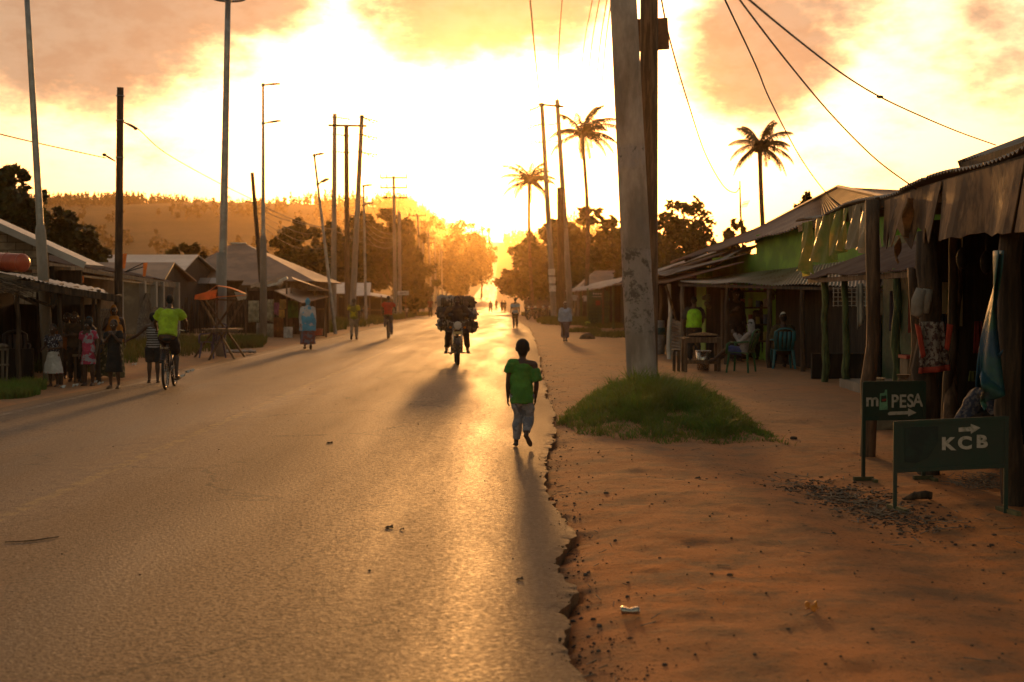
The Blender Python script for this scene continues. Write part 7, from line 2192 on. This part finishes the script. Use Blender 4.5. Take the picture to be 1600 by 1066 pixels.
# ---- table with nuts
p = ground_at(1095, 582); tx, ty = p.x, p.y
t = thing('market_table', 'dark wooden market table with a lower stretcher', 'table', (tx, ty, 0))
mb = MB(); mb.box((tx, ty, .72), (.80, .56, .04)); mb.build('table_top', M['wood'], t)
for sx in (-.36, .36):
    for sy in (-.24, .24): mb = MB(); g = gz(tx + sx, ty + sy); mb.box((tx + sx, ty + sy, .35 + g / 2), (.065, .065, .70 - g)); mb.build('leg', M['wood'], t)
mb = MB(); mb.box((tx, ty - .24, .20), (.66, .04, .06)); mb.build('stretcher', M['wood'], t); mb = MB(); mb.box((tx, ty + .24, .2), (.66, .04, .06)); mb.build('stretcher', M['wood'], t)
mb = MB(); mb.box((tx, ty - .265, .665), (.74, .025, .08)); mb.box((tx, ty + .265, .665), (.74, .025, .08)); mb.build('apron', M['wood'], t)
t = thing('tray', 'shallow tray standing on the market table', 'tray', (tx + .04, ty, .74))
mb = MB(); mb.tube([(tx + .04, ty, .742), (tx + .04, ty, .775)], [.30, .36], 24, ell=[.19, .24]); mb.build('dish', M['darkwood'], t, smooth=False)
rg = random.Random(3); mb = MB()
for k in range(420):
    a_ = rg.uniform(0, 6.28); r_ = rg.random() ** .5; x_ = tx + .04 + math.cos(a_) * r_ * .31; y_ = ty + math.sin(a_) * r_ * .2
    mb.ball((x_, y_, .785 + (1 - r_) * .05 + rg.uniform(0, .012)), (.016, .011, .010), 6, M=None)
tag(mb.build('nut_heap', material('roasted_nuts', (.40, .22, .09), .7, .5, 30)), 'heap of roasted nuts and snacks on the tray', 'nuts', kind='stuff')
t = thing('wooden_stool', 'small dark stool beside the left end of the market table', 'stool', (tx - .50, ty + .1, 0))
mb = MB(); mb.box((tx - .52, ty + .1, .45), (.14, .3, .04)); mb.build('seat', M['darkwood'], t)
for sx in (-.05, .05):
    for sy in (-.12, .12): mb = MB(); mb.box((tx - .52 + sx, ty + .1 + sy, .22), (.035, .035, .46)); mb.build('leg', M['darkwood'], t)
t = thing('bucket', 'shiny bucket on the ground under the market table', 'bucket', (tx + .12, ty + .5, 0))
mb = MB(); mb.tube([(tx + .12, ty + .5, 0), (tx + .12, ty + .5, .42)], [.13, .17], 16); mb.build('body', CHROME, t, smooth=True)
mb = MB(); mb.torus((tx + .12, ty + .5, .42), .17, .012, 'Z', 18, 5); mb.build('rim', CHROME, t, smooth=True)
# corrugated sheet standing on edge, lit by the sun
p = ground_at(1062, 561); q0 = ground_at(1046, 556)
x, y = (q0.x + .05, q0.y)
mb = MB(); Lh = .98
def cf(u, v): return (0.0, .028 * math.sin(2 * math.pi * v * 11), 0.0)
mb.patch((x, y, .0), (x + .26, y - .35, .0), (x + .24, y - .35, .92), (x - .04, y, 1.05), 4, 88, cf)
tag(mb.build('corrugated_sheet', M['tin'], solid=.004), 'corrugated iron sheet stood on edge, its ribs glinting in the sun', 'iron sheet')
t = thing('barrel', 'pale blue and white barrel with a dark label beside the corrugated sheet', 'barrel', (x - .28, y + .9, 0))
mb = MB(); mb.tube([(x - .28, y + .9, z_) for z_ in (0, .3, .32, .62, .64, .95)], [.19, .2, .205, .2, .205, .19], 20); mb.build('drum', material('chalky_barrel', (.36, .36, .38), .7, .3, 5), t, smooth=True)
mb = MB(); mb.tube([(x - .28, y + .9, .55), (x - .28, y + .9, .75)], .209, 20); mb.build('label_band', material('teal_band', (.03, .12, .15), .6, .4, 12), t, smooth=True)
t = thing('red_bench', 'narrow red painted bench between the huge pole and the barrel', 'bench', (x - .75, y + 2, 0))
mb = MB(); mb.box((x - .72, y + 2, .42), (.4, 1.0, .05)); mb.build('seat', material('red_paint', (.30, .03, .02), .6, .3), t)
for sy in (-.4, .4): mb = MB(); mb.box((x - .72, y + 2 + sy, .2), (.34, .05, .42)); mb.build('leg', MATS['red_paint'], t)
t = thing('jerrycan', 'yellow jerrycan on the ground in the dark of the verandah', 'jerrycan', (6.85, 29.9, 0))
jx, jy = 6.86, 29.6; mb = MB(); mb.box((jx, jy, .17), (.26, .2, .30)); mb.box((jx, jy, .335), (.20, .15, .05)); mb.build('body', material('yellow_plastic', (.45, .30, .02), .5, .2), t)
mb = MB(); mb.tube([(jx - .07, jy, .36), (jx - .07, jy, .41), (jx + .07, jy, .41), (jx + .07, jy, .36)], .014, 6); mb.build('handle', MATS['yellow_plastic'], t)
# purple and white plastic chair at the orange stall
p = ground_at(331, 560)
MATS.setdefault('x', None)
ch_ = chair('violet grey plastic chair with a pale top, pushed under the orange stall table', (p.x, p.y + .1, gz(p.x, p.y)), R(150), material('violet_plastic', (.13, .10, .16), .5, .2))
mb = MB(); p = ground_at(372, 556); mb.patch((p.x - .5, p.y - .2, .06), (p.x + .5, p.y - .2, .06), (p.x + .45, p.y + .35, .06), (p.x - .4, p.y + .3, .06), 12, 8, lambda u, v: (0, 0, .05 * math.sin(u * 17) * math.sin(v * 9) + .03))
tag(mb.build('cloth_bundle', cloth('dusty_sheet', (.34, .30, .27)), smooth=True, solid=.02), 'crumpled pale sheet lying under the orange stall', 'sheet')
# hung shirts at the far shops
for k, (px, py, col, lab) in enumerate(((898, 465, (.4, .37, .33), 'greyish shirt hung at the far shop row, left one'), (915, 466, (.6, .55, .5), 'white shirt hung at the far shop row, right one'))):
    Y = 86; p = wp(px, py, Y); s = Y / 2222
    mb = MB(); mb.patch(p + Vector((-3 * s, 0, -5 * s)), p + Vector((3 * s, 0, -5 * s)), p + Vector((3.5 * s, 0, 4 * s)), p + Vector((-3.5 * s, 0, 4 * s)), 4, 4)
    mb.bar(p + Vector((-5 * s, 0, 1 * s)), p + Vector((-3 * s, 0, 3.5 * s)), 1.8 * s, .05); mb.bar(p + Vector((5 * s, 0, 1 * s)), p + Vector((3 * s, 0, 3.5 * s)), 1.8 * s, .05)
    tag(mb.build('hung_shirt', cloth('hung_shirt_%d' % k, col), solid=.02), lab, 'shirt')
p = footp(918, 82); mb = MB(); mb.ball((p[0], p[1], .12), (.18, .15, .11), 12); tag(mb.build('basin', material('lime_basin', (.35, .42, .05), .5, .2), smooth=True), 'yellow green basin upside down before the green kiosk', 'basin')

# ---- litter and stones
x, y = gp(984, 957).x, gp(984, 957).y; g = gz(x, y)
t = thing('tin_can', 'crushed shiny drink can lying on the soil', 'can', (x, y, g))
mb = MB(); mb.tube([(x - .045, y, g + .022), (x - .04, y, g + .024), (x, y + .004, g + .019), (x + .04, y, g + .024), (x + .045, y, g + .022)], [.018, .025, .018, .024, .018], 14, ell=[.016, .022, .014, .021, .016]); mb.build('body', CHROME, t, smooth=True)
mb = MB(); mb.tube([(x + .045, y, g + .022), (x + .049, y, g + .022)], .019, 12); mb.build('lid', CHROME, t)
x, y = gp(1268, 957).x, gp(1268, 957).y; g = gz(x, y)
mb = MB(); mb.patch((x - .035, y - .03, g + .006), (x + .035, y - .025, g + .006), (x + .03, y + .03, g + .03), (x - .03, y + .03, g + .028), 8, 8, lambda u, v: (0, 0, .012 * math.sin(u * 8) * math.cos(v * 7) + .008))
tag(mb.build('wrapper', material('orange_wrapper', (.80, .30, .02), .4, .2, trans=.3), smooth=True, solid=.002), 'bright orange wrapper lying alone on the red soil', 'wrapper')
x, y = gp(1436, 783).x, gp(1436, 783).y; g = gz(x, y)
mb = MB(); mb.tube([(x - .12, y + .03, g + .0), (x - .04, y, g + .035), (x + .05, y, g + .045), (x + .10, y - .01, g + .04)], [.012, .03, .035, .028], 8)
tag(mb.build('dark_log', M['darkwood'], smooth=True), 'short dark piece of wood lying between the sign feet', 'wood')


def stones(name, label, n, fn, smin, smax, seed, mat, flat=.6):
    rg = random.Random(seed); mb = MB()
    for k in range(n):
        x, y = fn(rg); s = smin + (smax - smin) * rg.random() ** 3
        M_ = Matrix.Rotation(rg.uniform(0, 3.14), 3, 'Z') @ Matrix.Rotation(rg.uniform(-.4, .4), 3, 'X')
        b0 = len(mb.v); mb.ball((x, y, surf(x, y) + s * flat * .35), (s * rg.uniform(.7, 1.2), s * rg.uniform(.5, .9), s * flat), 6, M=M_)
        for i in range(b0, len(mb.v)):
            v_ = mb.v[i]; mb.v[i] = (v_[0] + rg.uniform(-.2, .2) * s, v_[1] + rg.uniform(-.2, .2) * s, v_[2] + rg.uniform(-.12, .12) * s)
    return tag(mb.build(name, mat), label, 'stones', kind='stuff')


def edge_pt(rg):
    y = 5 + 45 * rg.random() ** 1.6; return float(er(y)) + abs(rg.gauss(0, .16)) + .01, y
EDG = [gp(*q) for q in ((905, 990), (930, 984), (965, 992), (890, 1008), (900, 1030), (860, 722), (855, 745), (872, 765), (882, 862), (885, 885), (862, 690), (846, 715), (905, 930), (990, 1040), (940, 1035), (868, 800), (880, 820))]
def pit_pt(rg):
    q = EDG[rg.randrange(len(EDG))]; return q.x + .03 + rg.gauss(0, .07), q.y + rg.gauss(0, .10)
def soil_pt(rg):
    y = 5 + 32 * rg.random() ** 1.4; return float(er(y)) + .1 + rg.random() * 3.6, y
def pile_pt(rg):
    u = rg.random(); a_ = gp(1260 + 170 * u, 752 + 62 * u); w_ = .5 + rg.random(); return a_.x + rg.gauss(0, .17) * w_, a_.y + rg.gauss(0, .42) * w_
def road_pt(rg):
    y = 5 + 30 * rg.random() ** 1.5; return rg.uniform(-7, .2), y
stones('broken_asphalt', 'crumbs of broken asphalt along the ragged road edge', 420, edge_pt, .003, .018, 1, material('asphalt_crumbs', (.08, .058, .045), .9, .4, 8))
stones('edge_clods', 'dark crumbly clods gathered in the hollows along the eroded road edge', 380, pit_pt, .003, .013, 9, material('pit_clods', (.06, .038, .026), .95, .5, 8), .5)
stones('gravel', 'loose stones and clods strewn over the red soil', 2600, soil_pt, .0015, .012, 2, M['stone'])
stones('rubble', 'dark heap of earth clods and plant scraps in front of the green signs', 2300, pile_pt, .004, .022, 3, material('dark_clods', (.10, .062, .040), .95, .6, 8), .38)
stones('road_grit', 'small specks of grit on the asphalt', 160, road_pt, .003, .012, 4, MATS['asphalt_crumbs'])
for k, (px, py, s, lab) in enumerate(((1240, 688, .035, 'single dark clod lying on open ground right of the grass mound'), (918, 529, .24, 'low earth boulder beside the woman in pale blue'), (947, 771, .018, 'small dark stone between the road edge and the rubble, farther one'), (1140, 900, .016, 'tiny dark stone in the middle of the red soil'))):
    p = gp(px, py); rg = random.Random(k); mb = MB(); mb.ball((p.x, p.y, gz(p.x, p.y) + s * .2), (s * 1.3, s, s * .7), 8)
    mb.v = [(a_[0] + rg.uniform(-.15, .15) * s, a_[1] + rg.uniform(-.15, .15) * s, a_[2] + rg.uniform(-.1, .1) * s) for a_ in mb.v]
    tag(mb.build('stone', M['stone'], smooth=True), lab, 'stone')
# straws and twigs
rg = random.Random(12); mb = MB()
for k in range(160):
    x, y = soil_pt(rg) if k % 3 else edge_pt(rg); a_ = rg.uniform(0, 3.14); L = rg.uniform(.03, .12); g = surf(x, y) + .006
    mb.bar((x, y, g), (x + math.cos(a_) * L, y + math.sin(a_) * L, g + rg.uniform(0, .012)), .004, .004)
for k in range(140):
    p = gp(1535 + rg.gauss(0, 24), 752 + rg.gauss(0, 7)); a_ = rg.uniform(0, 3.14); L = rg.uniform(.05, .22); g = gz(p.x, p.y) + .01
    mb.bar((p.x, p.y, g), (p.x + math.cos(a_) * L, p.y + math.sin(a_) * L, g + rg.uniform(0, .04)), .006, .005)
for k in range(260):
    x, y = pile_pt(rg); a_ = rg.uniform(0, 3.14); L = rg.uniform(.04, .16); g = surf(x, y) + .012
    mb.bar((x, y, g), (x + math.cos(a_) * L, y + math.sin(a_) * L, g + rg.uniform(-.01, .02)), .008, .004)
tag(mb.build('dry_twigs', M['greywood']), 'dry twigs and straws scattered on the soil and heaped behind the signs', 'twigs', kind='stuff')


# ================================================================== stock and oddments
def tag_at(o, *a, **k): return tag(o, *a, **k)


# dark plastic chair and small table at the left kiosk
p = (-9.75, 27.9, gz(-9.75, 27.9))
chair('dark brown plastic armchair inside the near kiosk at the left', p, R(200), material('dark_brown_plastic', (.05, .03, .022), .5, .2))
x, y, z = -8.15, 27.2, gz(-8.15, 27.2)
t = thing('small_table', 'pale wooden stool table between the boy in brown and the girl in pink', 'table', (x, y, z))
mb = MB(); mb.box((x, y, z + .5), (.42, .36, .04)); mb.build('top', M['plaster'], t)
for sx in (-.17, .17):
    for sy in (-.14, .14): mb = MB(); mb.box((x + sx, y + sy, z + .23), (.04, .04, .5)); mb.build('leg', M['wood'], t)
# stock on the shelf rack
rg = random.Random(6)
names = ('lowest', 'second', 'third', 'top')
for k in range(4):
    for j in range(6):
        sx = 5.42 + j * .19; col = [(.25, .05, .03), (.30, .24, .05), (.05, .10, .20), (.30, .28, .24)][(j + k) % 4]
        mb = MB(); h = rg.uniform(.14, .26); zz = .52 + k * .42
        mb.tube([(sx, 35.75, zz), (sx, 35.75, zz + h)], .055, 10); o = mb.build('food_tin', material('tin_colour_%d' % ((j + k) % 4), col, .5, .2), smooth=False)
        tag(o, 'coloured tin standing on the %s board of the dark shelf rack' % names[k], 'tin', 'tins on the shelf rack')
# clothes hung along the stall wall
for k, (y, col, nm) in enumerate(((26.3, (.05, .05, .10), 'dark blue'), (25.1, (.28, .05, .04), 'brick red'), (23.9, (.25, .22, .17), 'beige'), (22.7, (.04, .10, .07), 'bottle green'), (21.6, (.30, .16, .04), 'ochre'))):
    mb = MB(); mb.patch((7.08, y - .22, 1.0), (7.08, y + .22, 1.0), (7.08, y + .20, 1.75), (7.08, y - .20, 1.75), 8, 6, lambda u, v, k=k: (.04 * math.sin(u * 11 + k), 0, .03 * math.sin(u * 5)))
    tag(mb.build('hung_garment', cloth('stall_%s' % nm.replace(' ', '_'), col), smooth=True, solid=.015), '%s garment hung on the dark green wall under the brown tin roof' % nm, 'garment', 'garments hung in the brown roofed stall')
# wire mesh window catching light
t = thing('wire_window', 'pale square wire mesh set in the dark wall right of the standing man in yellow', 'window', (6.9, 28.2, 1.4))
for k in range(9): 
    mb = MB(); mb.bar((6.35 + k * .09, 28.1, 1.42), (6.35 + k * .09, 28.1, 1.80), .014); mb.build('upright_wire', M['white'], t)
for k in range(5):
    mb = MB(); mb.bar((6.33, 28.09, 1.44 + k * .085), (7.09, 28.09, 1.44 + k * .085), .014); mb.build('cross_wire', M['white'], t)
# litter on the road and verges
for (px0, py0, px1, py1, lab) in ((8, 857, 92, 848, 'long thin dark stalk lying on the near left of the road'),):
    a, c = gp(px0, py0), gp(px1, py1); a.z = surf(a.x, a.y) + .006; c.z = surf(c.x, c.y) + .006; m_ = (a + c) / 2 + Vector((.02, -.05, .0))
    mb = MB(); mb.tube([a, m_, c], [.003, .005, .003], 5); tag(mb.build('stalk', M['darkwood']), lab, 'stalk')
for k, (px, py, s, lab) in enumerate(((515, 697, .035, 'small dry leaf in the middle of the road'), (608, 829, .030, 'dark crumpled leaf on the road, left of the glare'), (628, 832, .016, 'tiny scrap just right of the crumpled leaf'), (812, 908, .022, 'small dark clod on the glinting part of the road'), (1090, 742, .03, 'flat dark scrap of bark on open soil below the grass mound'))):
    p = gp(px, py); z = surf(p.x, p.y); mb = MB(); mb.patch((p.x - s, p.y - s * .5, z + .004), (p.x + s, p.y - s * .6, z + .01), (p.x + s * .8, p.y + s, z + .012), (p.x - s * .7, p.y + s * .8, z + .005), 4, 4, lambda u, v: (0, 0, s * .35 * math.sin(u * 5) * math.sin(v * 4)))
    tag(mb.build('dry_leaf', M['darkwood'], solid=.002), lab, 'litter')
for k, (px, py) in enumerate(((98, 604), (130, 596), (147, 598), (157, 599), (118, 602), (210, 572), (293, 583), (300, 581), (285, 590))):
    p = gp(px, py); z = surf(p.x, p.y); s = .05; mb = MB(); mb.patch((p.x - s, p.y - s, z + .01), (p.x + s, p.y - s, z + .02), (p.x + s, p.y + s, z + .05), (p.x - s, p.y + s, z + .03), 3, 3, lambda u, v: (0, 0, .03 * math.sin(u * 6 + k) * math.cos(v * 5)))
    tag(mb.build('paper_scrap', M['white'], solid=.002), 'pale scrap of litter on the dusty left verge by the children', 'litter', 'pale scraps of litter on the left verge')
# hanging bunches under the verandah and a few sacks of stock by the near shop
for k, (px, py, Y, lab) in enumerate(((1105, 470, 35, 'dark bunch hung from the verandah beam, left one'), (1206, 462, 33.5, 'dark bunch hung from the verandah beam, right one'))):
    p = wp(px, py, Y); mb = MB()
    for j in range(8): mb.ball(p + Vector((rg.uniform(-.09, .09), rg.uniform(-.06, .06), rg.uniform(-.16, .12))), .06, 7)
    mb.tube([p, p + Vector((0, 0, .35))], .008, 4); tag(mb.build('hanging_bunch', M['palmleaf'], smooth=True), lab, 'bunch')
for k, (x, y, lab) in enumerate(((4.55, 17.6, 'pale grain sack slumped behind the leaning brown post'), (5.05, 18.3, 'brown grain sack behind the pale one'))):
    o = thing('grain_sack', lab, 'sack', (x, y, gz(x, y)))
    blob('sack_body', [{'p': [(0, 0, .05, .20, .15), (0, 0, .25, .23, .17), (0, .02, .45, .18, .13), (0, .03, .55, .08, .07)]}], .02, cloth('grain_sack_%d' % k, ((.30, .26, .19), (.16, .10, .06))[k]), o, 2)
    mb = MB(); mb.tube([(0, .03, .56), (0, .03, .64)], [.05, .09], 8); mb.build('tied_end', MATS['grain_sack_%d' % k], o, world=False)
